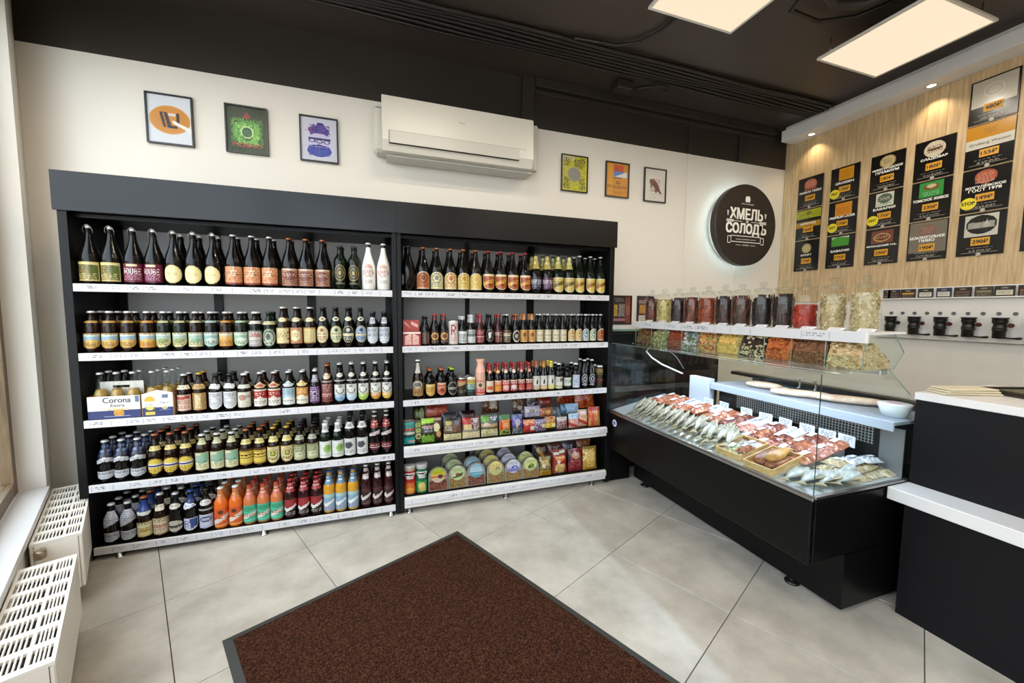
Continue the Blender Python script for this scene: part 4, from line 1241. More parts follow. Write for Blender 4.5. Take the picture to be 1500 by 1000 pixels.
obj('worktop', MB().box(-0.006, 0.60, -3.25, 0.003, 0.9445, 0.978, ch=0.002), WHITELAM, uc)
for k in range(3):
    t = thing('flat_package', '%s of three thin cream packages stacked on the white counter top' % ('bottom', 'middle', 'top')[k], 'package', (2.45, 0.985, 0.979 + 0.0095 * k), -0.42 + 0.05 * k, 'cream packages stacked on the counter')
    w = 0.115 - 0.006 * k
    obj('wrap', MB().box(-w, w, -0.045, 0.045, 0, 0.008, ch=0.002), mat('cream_wrap', '#ddd2b8', 0.4), t)
    obj('fold', MB().box(-w, w, -0.0458, -0.0452, 0.003, 0.0045), mat('brown_fold', '#9a8a60', 0.6), t)
t = thing('coin_tray', 'dark ridged coin tray on the white counter top at the right edge', 'tray', (2.66, 0.885, 0.979), -0.35)
obj('base', MB().box(-0.10, 0.10, -0.085, 0.085, 0, 0.012, ch=0.003), mat('olive_black', '#2b2820', 0.4), t)
for (a, b_, c, d) in ((-0.10, 0.10, -0.085, -0.075), (-0.10, 0.10, 0.075, 0.085), (-0.10, -0.09, -0.075, 0.075), (0.09, 0.10, -0.075, 0.075)):
    obj('rim', MB().box(a, b_, c, d, 0.0122, 0.022, ch=0.002), mat('olive_black', '#2b2820', 0.4), t)
for i in range(3):
    for j in range(4):
        obj('key_pad', MB().box(-0.075 + 0.04 * j, -0.045 + 0.04 * j, -0.06 + 0.042 * i, -0.03 + 0.042 * i, 0.0122, 0.016, ch=0.002), mat('olive_grey', '#6a6450', 0.5), t)

# ------------------------------------------------------------------ tap wall
tp = thing('beer_dispenser', 'long white beer dispenser panel with card ledge on the wood wall', 'dispenser', (3.916, 0.0, 1.17))
obj('face', MB().box(-0.030, 0.0, -2.9, 2.115, -0.03, 0.268, ch=0.002), WHITEPLA, tp)
obj('card_ledge', MB().box(-0.050, 0.0, -2.9, 2.115, 0.2685, 0.278, ch=0.001), WHITELAM, tp)
obj('card_back', MB().box(-0.012, 0.0, -2.9, 2.115, 0.2785, 0.355, ch=0.001), WHITELAM, tp)
OVAL = mat('grey_plug', '#6d6d70', 0.35, metal=0.5)
for k in range(17):
    obj('plug', MB().lathe([(0.011, -0.0355), (0.0125, -0.031)], 16, c=(0, 2.011 - 0.0722 * k, 0.163), axis='x'), OVAL, tp)
for k in range(9):
    y = 2.01 - 0.146 * k if k else 2.0
    y = (1.99, 1.845, 1.697, 1.553, 1.408, 1.262, 1.116, 0.97, 0.825)[k]
    t = thing('beer_tap', 'black dispensing tap on the white panel, %s from the jars' % ORD[k], 'tap', (3.885, y, 1.17), -pi / 2, 'black beer taps in a row')
    # local: x towards the viewer's right, -y out of the wall
    obj('valve_body', MB().lathe([(0.03, 0.062), (0.033, 0.066), (0.033, 0.074), (0.029, 0.078), (0.029, 0.098), (0.034, 0.102), (0.036, 0.112), (0.034, 0.128), (0.039, 0.131), (0.039, 0.138)], 18, c=(0, -0.045, 0)), BLACKPLA, t)
    obj('spout', MB().lathe([(0.028, 0.002), (0.030, 0.004), (0.030, 0.05), (0.034, 0.054), (0.034, 0.0615)], 18, c=(0, -0.045, 0)), BLACKPLA, t)
    obj('bracket', MB().box(-0.015, 0.015, -0.02, -0.0005, 0.06, 0.12, ch=0.002), BLACKPLA, t)
    kc = MB().lathe([(0.013, -0.008), (0.0145, -0.004), (0.0145, 0.006), (0.010, 0.010)], 14, c=(0.050, -0.05, 0.088), axis='y')
    kc.tube([(0.028, -0.046, 0.085), (0.04, -0.048, 0.087)], 0.006, 8)
    obj('side_knob', kc, BLACKPLA if k == 0 else mat('ruby_knob', '#3a1218', 0.3), t)
    obj('lever', MB().tube([(0.024, -0.05, 0.008), (0.06, -0.055, 0.005), (0.085, -0.058, 0.006), (0.098, -0.06, 0.008), (0.106, -0.06, 0.009)], [0.005, 0.005, 0.008, 0.009, 0.004], 8), BLACKPLA, t)
CD = [('#241c18', '#4a3a30', 0), ('#241a1a', '#5a4434', 0), ('#241c16', '#c9963a', 0), ('#20201e', '#c9c8bc', 1), ('#26304a', '#c9c8bc', 1), ('#2a1814', '#6a4a3a', 0), ('#3a3426', '#8a8060', 0), ('#26221e', '#c9c4ac', 1), ('#2a1c18', '#8a5a3a', 0), ('#222', '#555', 0)]
yt = [(2.052, 0.05), (2.007, 0.078), (1.918, 0.09), (1.815, 0.088), (1.714, 0.082), (1.616, 0.09), (1.514, 0.088), (1.42, 0.092), (1.318, 0.09), (1.21, 0.09)]
for k, (y, w) in enumerate(yt):
    bg, fg, big = CD[k]
    sp = 'fill %s; e .5 .18 .2 .08 %s; ' % (bg, '#8a8070') + ('r .08 .38 .92 .88 %s; t .5 .75 #77756a .2 .8' % fg if big else 'r .08 .4 .92 .62 %s; t .7 .95 #8a7a64' % fg)
    t = thing('tap_card', 'small dark price card on the ledge above the taps, %s from the jars' % ORD[k], 'card', (3.888, y, 1.4485), -pi / 2, 'price cards above the taps')
    obj('sheet', MB().box(-w / 2, w / 2, 0.0, 0.0015, 0.0, 0.068), BLACKPLA, t)
    link('print', flat_print('print', Art(24, 20, sp, k), w - 0.004, 0.064), t, (0, -0.0006, 0.002))
for k, y in enumerate((1.928, 1.822)):
    t = thing('wine_glass', '%s small clear stemmed glass standing above the tap cards' % ('left', 'right')[k], 'glass', (3.905, y, 1.5255), 0, 'stemmed glasses above the taps')
    t.scale = (0.72, 0.72, 0.95)
    obj('bowl', MB().lathe([(0.004, 0.058), (0.02, 0.068), (0.032, 0.09), (0.034, 0.115), (0.030, 0.14)], 18, caps=False), JARGLASS, t)
    obj('stem', MB().lathe([(0.0045, 0.004), (0.003, 0.02), (0.004, 0.0575)], 10), JARGLASS, t)
    obj('base', MB().lathe([(0.03, 0.0), (0.03, 0.002), (0.005, 0.0038)], 18), JARGLASS, t)

# ------------------------------------------------------------------ price boards on the wood wall
AMB = '#d39a26'
B_ = {
    (0, 2): ('red oval emblem', 'e .5 .24 .26 .17 #b8654e; t .14 .34 #d9a890 .3 .7; r .25 .36 .75 .42 #a0503c', 'ЖИВОЕ ПИВО', '150₽', ''),
    (0, 1): ('yellow patterned emblem', 'b .03 .30 #c4c02c; spk 0 .03 1 .30 .2 #8a9a20; b .42 .60 #c9b82c; spk 0 .42 1 .6 .2 #b06a1c; e .5 .14 .1 .06 #7a7a18; b .30 .42 #20221a', 'ШОКОЛАД', '165₽', ''),
    (0, 0): ('cream round emblem', 'e .5 .26 .2 .16 #c9b88a; ring .5 .26 .2 .16 .6 #a8945a', 'КРАФТ', '170₽', ''),
    (1, 2): ('orange square emblem with pale heading', 'r .28 .04 .8 .40 #d99a26; t .12 .36 #b87418 .34 .74', 'GROSSEN', '170₽', 'ХИТ'),
    (1, 1): ('orange square emblem and yellow badge', 'r .24 .05 .82 .44 #dc9228; t .2 .4 #b0661a .3 .74', 'PREMIUM LAGER', '170₽', 'ХИТ'),
    (1, 0): ('green landscape emblem', 'r .18 .04 .8 .34 #4a9a34; p .18 .12 .4 .04 .8 .1 .8 .04 .18 .04 #b8c8b0; b .34 .36 #222', 'БАВАРИЯ', '175₽', ''),
    (2, 2): ('cream oval emblem', 'e .5 .22 .24 .17 #cdbb8c; ring .5 .22 .24 .17 .7 #a89460; t .16 .28 #6a5a30 .36 .64', 'НИЖЕГОРОДСКОЕ\nПРЕМИУМ', '180₽', ''),
    (2, 1): ('white square emblem', 'r .24 .04 .76 .42 #d6d6c8; e .5 .2 .22 .13 #5a6a58; t .18 .26 #d0d0c0 .34 .66; t .34 .40 #4a8a4a .3 .7', 'БАВАРИЯ', '175₽', 'ХИТ'),
    (2, 0): ('dull red square emblem', 'r .18 .05 .84 .42 #7a4238; e .5 .25 .26 .12 #b89a58; e .5 .25 .22 .08 #6a2a20; t .22 .3 #d0b880 .32 .68', 'ИРЛАНДСКИЙ ЭЛЬ', '230₽', ''),
    (3, 2): ('large white oval emblem', 'e .5 .25 .27 .2 #d8cdb8; t .18 .34 #4a3428 .3 .7; e .5 .25 .2 .03 #6a4a38', 'СЛАДОВАР', '180₽', ''),
    (3, 1): ('bright green square emblem', 'r .2 .03 .8 .42 #3f9a4c; e .5 .16 .2 .08 #8a5a2a; e .5 .14 .12 .05 #d0c8a0; t .28 .38 #9ad0a0 .3 .7', 'ТОМСКОЕ ЖИВОЕ', '230₽', ''),
    (3, 0): ('faded grey sheet', 'r .04 .02 .98 .80 #7d7468; e .5 .24 .24 .14 #8f665a; t .16 .32 #a08a7c .34 .66', 'БЕЗАЛКОГОЛЬНОЕ\nПИВО', '190₽', ''),
    (4, 3): ('plain pale sheet, topmost', 'r .03 .03 .97 .62 #c9c2b2; ring .5 .3 .22 .16 .7 #d9d4c8; e .5 .3 .12 .08 #d4cec0; r .03 .56 .7 .62 #d2ccbe', '', '480₽', ''),
    (4, 2): ('orange and white bands', 'b .02 .36 #d0901c; b .34 .56 #dcd8cc; t .12 .26 #9a6810 .36 .64', '', '155₽', ''),
    (4, 1): ('red oval emblem and round stop badge', 'e .5 .2 .24 .16 #b8604a; t .12 .28 #d9a890 .32 .68; t .3 .36 #d0c0b0 .3 .7', 'ЖИГУЛЁВСКОЕ\nГОСТ 1978', '149₽', 'STOP'),
    (4, 0): ('white square with dark oval scene', 'r .14 .04 .86 .56 #d4d0c6; e .5 .28 .33 .22 #23211f; spk .22 .22 .78 .36 .3 #a8a49c; e .4 .3 .07 .05 #b0aca4; e .62 .3 .08 .05 #c0bcb4; p .56 .28 .62 .16 .66 .28 #c8c4bc', '', '290₽', ''),
    (5, 0): ('dark red cherry-coloured emblem', 'r .05 .05 .9 .5 #5a201c; t .6 .9 #8a8076', 'ВИШНЯ', '210₽', ''),
}
BY = [2.728, 2.436, 2.130, 1.846, 1.567, 1.275]
AMBM = mat('amber_ticket', '#cf9526', 0.5); YELB = mat('yellow_badge', '#d9c928', 0.45)
for (c, r), (lk, sp, title, price, badge) in B_.items():
    w = 0.228 if c < 5 else 0.22; h = 0.288
    colname = ('first', 'second', 'third', 'fourth', 'fifth', 'sixth')[c]
    rowname = ('bottom', 'middle', 'top', 'uppermost')[r] if c != 4 else ('bottom', 'third', 'second', 'topmost')[r]
    t = thing('price_board', 'black price board with %s, %s in the %s column' % (lk.replace(', topmost', ''), rowname, colname), 'price board', (3.9172, BY[c], 1.732 + 0.2965 * r), -pi / 2, 'black price boards on the wood wall')
    obj('panel', MB().box(-w / 2, w / 2, -0.006, 0, 0, h, ch=0.001), BLACKPLA, t)
    yy = 0.58 if '\n' not in title else 0.64
    s = 'fill #171412; ' + sp
    pt = 0.62
    s += '; t .%d .%d #9a948a .2 .8; r .1 .86 .9 .865 #8a847a; r .1 .935 .9 .94 #8a847a; r .1 .86 .11 .94 #8a847a; r .89 .86 .9 .94 #8a847a; t .885 .92 #b0aaa0 .25 .75' % (82, 84)
    link('print', flat_print('print', Art(56, 72, s, c * 7 + r), w - 0.004, h - 0.004, GLOSSPRINT), t, (0, -0.0066, 0.002))
    for i, line in enumerate(title.split('\n') if title else []):
        lettering(line, 0.019, WHITETEXT, t, (0, -0.0072, h * 0.52 - 0.024 * i + (0.02 if '\n' in title else 0)), min(0.2, 0.022 * len(line)), 0.035)
    if (c, r) == (4, 2):
        lettering('Gruberg Weizen', 0.024, BLACKTEXT, t, (0, -0.0072, h * 0.55), 0.19, 0.004)
    pk = obj('price_ticket', MB().box(-0.042, 0.048, -0.0092, -0.0068, 0.068, 0.118), AMBM, t)
    lettering(price, 0.025, BLACKTEXT, pk, (0.003, -0.0098, 0.093), 0.074, 0.04)
    if badge:
        bg = obj('badge', MB().lathe([(0.040, -0.0125), (0.040, -0.0096)], 28, c=(-0.072, 0, 0.062), axis='y'), YELB, t)
        lettering(badge, 0.022, BLACKTEXT, bg, (-0.072, -0.0132, 0.064), 0.066 if badge == 'STOP' else 0.056, 0.05)
    obj('emblem', MB().lathe([(0.012, -0.0105), (0.012, -0.0068)], 16, c=(0, 0, 0.006), axis='y'), mat('emblem_grey', '#a8a296', 0.5), t)
# ================================================================== bottles
PROF = {
    'champ': [(.80, 0), (1, .02), (1, .44), (.97, .50), (.82, .59), (.58, .70), (.40, .80), (.33, .88), (.32, .95), (.37, .955), (.37, .98), (.30, .985)],
    'euro': [(.80, 0), (1, .02), (1, .57), (.95, .635), (.70, .72), (.47, .80), (.41, .88), (.39, .945), (.45, .95), (.45, .975), (.36, .98)],
    'long': [(.80, 0), (1, .02), (1, .50), (.94, .57), (.68, .68), (.48, .77), (.42, .87), (.39, .945), (.45, .95), (.45, .975), (.36, .98)],
    'stub': [(.80, 0), (1, .025), (1, .63), (.94, .69), (.62, .765), (.44, .83), (.41, .94), (.47, .945), (.47, .975), (.38, .98)],
    'can': [(.82, 0), (.96, .03), (1, .06), (1, .92), (.86, .97), (.86, .99), (.80, .985)],
}
GL = {
    'brown': mat('brown_bottle_glass', '#170a05', 0.07, spec=0.32), 'black': mat('black_bottle_glass', '#0b0a09', 0.06, spec=0.32),
    'green': mat('green_bottle_glass', '#09120a', 0.07, spec=0.32), 'blue': mat('blue_bottle_wrap', '#1b2a52', 0.25), 'white': mat('white_bottle_coat', '#e6e2dc', 0.22),
    'orange': mat('orange_drink', '#d0611a', 0.1, spec=0.6), 'amber': mat('amber_drink', '#c08a24', 0.1, spec=0.6), 'peach': mat('peach_drink', '#b8683c', 0.1, spec=0.6),
    'maroon': mat('maroon_glass', '#2a0d10', 0.08, spec=0.32), 'clear': mat('pale_beer_glass', '#9a7c3c', 0.08, spec=0.6), 'clearneck': mat('clear_neck_glass', '#8f9488', 0.06, spec=0.8),
    'tin': mat('tin_end', '#b8b8b4', 0.3, metal=0.9), 'pinkwrap': mat('pink_paper', '#d9a692', 0.7), 'red': mat('red_tin', '#8f2620', 0.3),
}
CAPC = {'silver': '#c9c9c6', 'gold': '#b8963c', 'black': '#1c1c1c', 'red': '#a02a24', 'white': '#e0ddd6', 'blue': '#25407a', 'green': '#8fb02c', 'copper': '#a8603c', 'yellow': '#d9c93c'}
CAPM = {k: mat('cap_' + k, v, 0.3, metal=0.35 if k in ('silver', 'gold', 'copper') else 0.0) for k, v in CAPC.items()}
TYPES = {}
NOUN = {'bottle': 'bottles', 'can': 'cans', 'swing-top bottle': 'swing-top bottles'}


def ty(key, prof, h, r, glass, cap, labels, adj, rest, noun='bottle', name='beer_bottle', extra=None):
    TYPES[key] = dict(prof=[(a * r, z * h) for a, z in PROF[prof]], h=h, r=r, glass=glass, cap=cap, labels=labels, adj=adj, rest=rest, noun=noun, name=name, extra=extra, me=None)


def meshes(key):
    T = TYPES[key]
    if T['me']: return T['me']
    out = []; P = T['prof']; h, r = T['h'], T['r']
    nm = 'can_body' if T['noun'] == 'can' else 'glass_body'
    out.append((nm, MB().lathe(P, 18).mesh(nm, GL[T['glass']])))
    rt = P[-1][0]
    if T['cap'] and T['noun'] != 'can':
        z = h * 0.978; rc = rt + 0.0035
        out.append(('cap', MB().lathe([(rc, z - 0.005), (rc + 0.0008, z - 0.004), (rc - 0.001, z + 0.003), (rc - 0.004, z + 0.005), (0.001, z + 0.0055)], 14, caps=False).mesh('cap', CAPM[T['cap']])))
    if T['noun'] == 'can':
        out.append(('lid', MB().lathe([(P[-2][0], h * 0.99), (P[-2][0] - 0.002, h), (P[-1][0] - 0.004, h * 0.986), (0.001, h * 0.986)], 18, caps=False).mesh('lid', GL['tin'])))
    if T['extra'] == 'swing':
        w = MB(); rn = P[-1][0] + 0.004
        w.lathe([(0.010, h * 0.985), (0.012, h * 0.99), (0.011, h * 1.02), (0.006, h * 1.03), (0.001, h * 1.031)], 12, caps=False)
        out.append(('stopper', w.mesh('stopper', mat('stopper', '#d8cfc0', 0.4))))
        w = MB()
        for s in (-1, 1):
            w.tube([(s * rn, 0, h * 0.90), (s * rn * 1.15, -0.006, h * 0.95), (s * rn * 0.95, -0.010, h * 1.0), (s * 0.004, -0.012, h * 1.04)], 0.0016, 5)
        w.tube([(-rn * 0.95, -0.010, h * 1.0), (0, -0.013, h * 1.045), (rn * 0.95, -0.010, h * 1.0)], 0.0016, 5)
        out.append(('wire_bail', w.mesh('wire_bail', STEEL)))
    for i, (lk, z0, z1, half, W_, H_, spec) in enumerate(T['labels']):
        out.append((lk, wrap_print(lk, Art(W_, H_, spec, sum(map(ord, key)) + i), P, z0 * h, z1 * h, half)))
    T['me'] = out
    return out


def L(z0, z1, spec, half=1.2, w=22, h=20): return ('label', z0, z1, half, w, h, spec)
def N(z0, z1, spec, half=1.2, w=14, h=8): return ('neck_label', z0, z1, half, w, h, spec)
def FOIL(z0, z1, c, sp=''): return ('neck_foil', z0, z1, pi, 20, 6, 'fill %s%s' % (c, sp))


# --- left rack, top shelf
sw = dict(noun='swing-top bottle', name='swing_top_bottle', extra='swing')
ty('s1', 'champ', .285, .0425, 'black', None, [L(.05, .385, 'fill #8d7c48; b 0 .14 #d9c88c; t .18 .6 #4a5228; r .62 .2 .95 .9 #5c6a34; t .62 .95 #c9b878; bd #d6c07a')], 'dark', 'with mossy gold label', **sw)
ty('s2', 'champ', .282, .0425, 'black', None, [L(.05, .385, 'fill #6b1c38; r .3 .04 .72 .16 #e6d6a6; w ROUGE .26 .58 #e3cdd0 .16 .84; t .64 .95 #c088a0', 1.25, 34, 26)], 'dark', 'with burgundy label', **sw)
ty('s3', 'champ', .280, .0425, 'black', None, [L(.05, .385, 'oval #e9d793; e .5 .5 .42 .42 #f1e2a8; t .42 .6 #b8a050 .25 .75', 1.0, 26, 24)], 'dark', 'with round cream label', **sw)
ty('c4', 'champ', .292, .0425, 'black', 'silver', [L(.05, .385, 'fill #d9946a; spk 0 0 1 1 .18 #a85a3a; spk 0 0 1 1 .12 #f0c8a0; e .5 .35 .2 .18 #e8c49c; t .3 .5 #8a4a30; b .88 1 #8a3a2a')], 'large dark', 'with orange floral label')
ty('c5', 'champ', .292, .0425, 'black', 'copper', [L(.05, .385, 'fill #a8765e; b 0 .08 #d0b09a; e .5 .42 .4 .26 #7a4438; t .34 .5 #e0c8b4; t .66 .95 #5a3428; r .36 .03 .64 .12 #e6dcc8')], 'large dark', 'with brown-pink label')
ty('q6', 'stub', .262, .0375, 'green', 'black', [L(.1, .56, 'free .5 .4 .46 .40 #2a2a1a; ring .5 .4 .46 .4 .75 #8a7a48; ring .5 .4 .3 .26 .5 #7a6c40; e .5 .4 .12 .1 #a8965a; free .5 .92 .4 .06 #5a5234', .95, 26, 26)], 'squat dark green', 'with round emblem')
ty('w7', 'champ', .290, .0405, 'white', 'white', [FOIL(.90, .985, '#3a1c14'), L(.1, .56, 'free .5 .2 .3 .16 #d9b0a0; free .5 .42 .48 .2 #e6e2dc; w COUPE .3 .46 #b03a30 .1 .9; t .5 .62 #c05a4a .15 .85; free .5 .82 .3 .1 #e2ddd6; t .78 .9 #a8948a .25 .75', 1.0, 30, 26)], 'white', 'with red lettering')
# --- left rack, second shelf
def shieldset(key, fill, mid, em, adj, rest, glass='brown', shape='shield'):
    ty(key, 'stub', .212, .0345, glass, 'silver', [L(.10, .46, '%s %s; b 0 .2 %s; t .06 .18 %s; b .2 .48 %s; e .55 .55 .3 .14 %s; t .62 .9 %s; bd %s' % (shape, fill, '#d6dcd0', '#4a5a4a', mid, em, '#6a5a30', fill)), N(.715, .765, 'fill %s; t .3 .8 #6a5030' % fill)], adj, rest)
shieldset('a1', '#c79a4a', '#8fb0c4', '#d9b060', 'brown', 'with gold and blue shield label')
shieldset('a2', '#d08f3c', '#9ab4be', '#e0b050', 'brown', 'with wide orange label', shape='fill')
shieldset('a3', '#c9c08a', '#a8bcae', '#8a9a5a', 'green', 'with cream shield label', 'green')
shieldset('a4', '#cfcaa0', '#a8c0b0', '#8ab090', 'brown', 'with pale green square label', shape='fill')
shieldset('a5', '#a8c4b8', '#8fb4b0', '#d0dcd4', 'dark', 'with pale teal shield label', 'black')
shieldset('a6', '#cf8f3c', '#d0b478', '#e0a040', 'brown', 'with orange square label', shape='fill')
shieldset('a7', '#b8d0b0', '#98bca0', '#e0e8d8', 'green', 'with mint shield label', 'green')
ty('a8', 'stub', .212, .0345, 'black', 'white', [L(.08, .50, 'fill #c9c4bc; b 0 .1 #8a8680; r .3 .2 .8 .4 #b8857a; t .16 .4 #9a3a30; b .6 1 #a8a29c; t .7 .9 #e0dcd8'), N(.68, .76, 'fill #d9d4c4')], 'dark', 'with grey label and red script')
ty('a9', 'stub', .212, .0345, 'green', 'black', [L(.08, .54, 'oval #9aa890; e .5 .5 .42 .42 #52604e; e .5 .5 .32 .3 #b0baa4; e .45 .45 .16 .18 #3a463a; t .78 .92 #d9dcd0', 1.05), N(.66, .75, 'fill #cfc99c; t .3 .8 #4a4a30')], 'green', 'with grey-green round emblem')
ty('b1', 'long', .243, .0345, 'brown', 'silver', [L(.12, .50, 'fill #e0d1a0; bd #b08a4a; ring .5 .5 .3 .3 .7 #c9a860; t .35 .65 #8a6a3a; e .88 .3 .06 .05 #8a3a2a; e .88 .7 .06 .05 #8a3a2a'), N(.64, .74, 'oval #e2d4a4; t .4 .7 #a08048')], 'tall brown', 'with beige patterned label')
ty('b2', 'long', .243, .0345, 'brown', 'silver', [L(.12, .50, 'fill #c08a60; spk 0 0 1 1 .2 #a06a48; e .5 .5 .36 .34 #e6d6aa; t .35 .65 #a07840'), N(.64, .74, 'oval #e2d4a4; t .4 .7 #a08048')], 'tall brown', 'with cream medallion label')
ty('b3', 'long', .243, .0345, 'brown', 'silver', [L(.12, .50, 'fill #d9c892; b 0 .12 #c09a52; t .2 .9 #b09858; b .9 1 #b08a48'), N(.64, .74, 'oval #e6d9a8; t .4 .7 #a08048')], 'tall brown', 'with plain cream label')
def roundset(key, fill, ink, adj, rest, glass='black'):
    ty(key, 'long', .243, .0345, glass, 'black', [L(.12, .54, 'oval %s; ring .5 .5 .5 .5 .84 #c9c4a0; b .45 .58 %s; t .46 .56 %s; e .5 .26 .14 .1 %s; t .62 .85 %s; ring .5 .5 .5 .5 .9 #a89a60' % (fill, '#d9cfa8', ink, ink, ink), 1.1), N(.66, .76, 'oval #ddd9b8; e .5 .5 .2 .3 %s' % ink, 1.0)], adj, rest)
roundset('b4', '#d6c49a', '#8a5a30', 'tall dark', 'with tan round label')
roundset('b5', '#c9cba4', '#4a5a3a', 'tall dark', 'with olive round label')
roundset('b6', '#2c3038', '#c9c9b0', 'tall dark', 'with black and cream round label')
roundset('b7', '#8fa4bc', '#2a3a5a', 'tall blue-black', 'with slate blue round label')
ty('b8', 'stub', .216, .0345, 'black', 'black', [L(.10, .56, 'shield #b8bec6; b .35 .55 #8a92a0; t .38 .5 #e0e4e8; t .1 .3 #6a7280; t .62 .85 #e0e4ea; bd #d6dade', 1.1), N(.66, .84, 'p 0 0 1 0 .7 1 .3 1 #b8bcc2; t .3 .7 #5a6068', 1.0)], 'dark', 'with silver shield label')
# --- left rack, middle shelf
sl = 'fill %s; b 0 .12 %s; %s'
ty('d1', 'euro', .218, .0335, 'brown', 'silver', [L(.08, .48, 'fill #d6b8a4; p .1 .12 .9 .05 .9 .25 .1 .32 #b04a48; t .38 .5 #8a3030; b .5 .62 #c9a090; t .7 .9 #a05a4a'), N(.62, .72, 'fill #e0d4b4; t .3 .7 #8a6a40')], 'brown', 'with pink and red label')
ty('d2', 'euro', .222, .0335, 'brown', 'gold', [L(.08, .50, 'fill #b8925c; r .1 .05 .3 .95 #a07840; w BRK .1 .9 #e6d8b0 .35 .68; t .1 .9 #8a6a38 .7 .95', 1.2, 26, 22), N(.60, .72, 'fill #c09a5a; t .3 .7 #7a5a30')], 'brown', 'with gold-brown upright label')
ty('d3', 'euro', .212, .0335, 'black', 'black', [L(.08, .52, 'shield #cfcfd0; t .12 .3 #8a8a90; t .4 .75 #a8a8ae; e .5 .5 .2 .08 #e0e0e2; bd #e6e6e6'), N(.60, .74, 'p 0 0 1 .1 .8 1 0 .8 #dcdcda; t .3 .6 #8a8a88')], 'dark', 'with silver-white label')
ty('d4', 'euro', .208, .0335, 'brown', 'white', [L(.08, .50, 'fill #ded9c8; e .42 .36 .24 .2 #b08878; r .62 .2 .9 .4 #b0a898; t .68 .9 #a8b08a; bd #c9c4b0'), N(.60, .70, 'fill #d9d6c4; t .4 .7 #8a8270')], 'brown', 'with white label and pinkish stamp')
ty('d5', 'euro', .212, .0335, 'brown', 'silver', [L(.08, .54, 'fill #e4ded2; b 0 .10 #d9d0c0; b .10 .55 #a82e28; t .2 .42 #e6c8bc; e .5 .52 .16 .1 #d9cfc0; t .74 .86 #6a5a50', 1.25), N(.58, .74, 'p .5 0 1 .7 .7 1 .3 1 0 .7 #d0a880; e .5 .6 .2 .2 #a04030')], 'brown', 'with red and white label')
ty('d6', 'euro', .212, .0335, 'green', 'silver', [L(.08, .54, 'fill #e2e2dc; b 0 .6 #a8c2cc; t .1 .35 #6a8a9a; e .5 .56 .2 .08 #d9e0e0; t .76 .88 #5a7078', 1.25), N(.58, .74, 'p .5 0 1 .7 .7 1 .3 1 0 .7 #c9d0d2; t .4 .7 #8a9aa0')], 'green', 'with pale blue label')
ty('d7', 'euro', .212, .0335, 'brown', 'silver', [L(.08, .54, 'fill #e4ddcc; b 0 .55 #c98a3c; t .1 .4 #e6cfa0; e .5 .54 .2 .08 #e6dcc0; t .76 .88 #8a6030', 1.25), N(.58, .74, 'p .5 0 1 .7 .7 1 .3 1 0 .7 #d9c080; t .4 .7 #a07830')], 'brown', 'with orange and white label')
ty('d8', 'long', .215, .030, 'black', 'silver', [L(.08, .54, 'fill #4a2a52; t .08 .3 #b89ac0; w REX .3 .6 #d9c9dc .15 .85; t .68 .92 #c9bcc9; e .5 .8 .3 .12 #8a6a90', 1.25), N(.66, .86, 'fill #8a8a98; t .2 .8 #d6d6dc')], 'slim dark', 'with purple label')
ty('d9', 'long', .245, .0325, 'maroon', 'copper', [L(.08, .52, 'fill #6a3034; t .08 .4 #c99a90; e .5 .62 .4 .24 #8a4a48; t .56 .7 #e0c4b8; bd #8a5048', 1.2), N(.64, .78, 'oval #d9c4a8; t .4 .6 #7a4030'), ('neck_band', .56, .59, 1.4, 14, 3, 'fill #a89484')], 'tall maroon', 'with dark red label')
def sailor(key, c, adj, rest):
    ty(key, 'long', .25, .0325, 'black', 'silver', [L(.08, .50, 'smile %s; p .2 .0 .5 -.2 .8 .0 .8 .1 .2 .1 #dcdcd4; b .05 .52 #dcdcd4; ring .5 .36 .32 .24 .6 #2a2c30; b .0 .34 #dcdcd4; t .12 .28 #3a3c40 .3 .7; p .36 .22 .5 .10 .64 .22 #2a3c5a; b .62 1 %s; t .68 .85 %s' % ('#dcdcd4', c, '#f0f0e8'), 1.15, 26, 24), N(.66, .76, 'oval %s; t .4 .6 #5a5a50' % '#ddd8c8', 1.0), ('neck_band', .56, .59, 1.4, 14, 3, 'fill #a8a8a2')], adj, rest)
sailor('f1', '#7aa4c4', 'tall dark', 'with blue and white label'); sailor('f2', '#b0c8d8', 'tall dark', 'with ice-blue and white label')
sailor('f3', '#9ab84a', 'tall dark', 'with lime and white label'); sailor('f4', '#c98a3c', 'tall dark', 'with amber and white label'); sailor('f5', '#d9b04a', 'tall dark', 'with yellow and white label')
# --- left rack, fourth shelf
ty('g1', 'euro', .222, .0335, 'black', 'silver', [FOIL(.62, .94, '#1e2740', '; t .3 .9 #6a7aa0 0 1'), ('shoulder_label', .44, .62, 1.3, 20, 12, 'p 0 .55 .5 .0 1 .25 1 .75 .5 .6 0 1 #cfcfd2; t .4 .7 #6a6a74'), L(.10, .28, 'shield #b0b2b8; t .2 .5 #5a5c66; b .5 .62 #d6d6da; bd #d0d0d4', 1.2, 22, 12)], 'dark', 'with silver swoosh and blue neck foil')
ty('g2', 'long', .238, .0335, 'brown', 'copper', [L(.10, .44, 'oval #d9c050; ring .5 .5 .5 .5 .8 #3a2a60; b .36 .62 #d6cfc0; b .46 .54 #35357a; t .40 .44 #35357a; t .68 .9 #8a5a20; ring .5 .5 .5 .5 .9 #c9a83c', 1.25, 26, 20), N(.62, .72, 'fill #dcc77a; t .3 .7 #8a6a2a')], 'brown', 'with yellow oval label and blue stripe')
ty('g3', 'stub', .215, .0345, 'brown', 'silver', [L(.08, .54, 'fill #d9d3ae; p .55 .0 1 .0 1 .55 .4 .7 #8ab898; e .4 .35 .26 .2 #9ab0a0; t .5 .62 #4a6a50; t .72 .92 #a89a60; bd #b8b890'), N(.74, .90, 'fill #cfc9a0; t .2 .8 #6a7a50')], 'brown', 'with green and cream label')
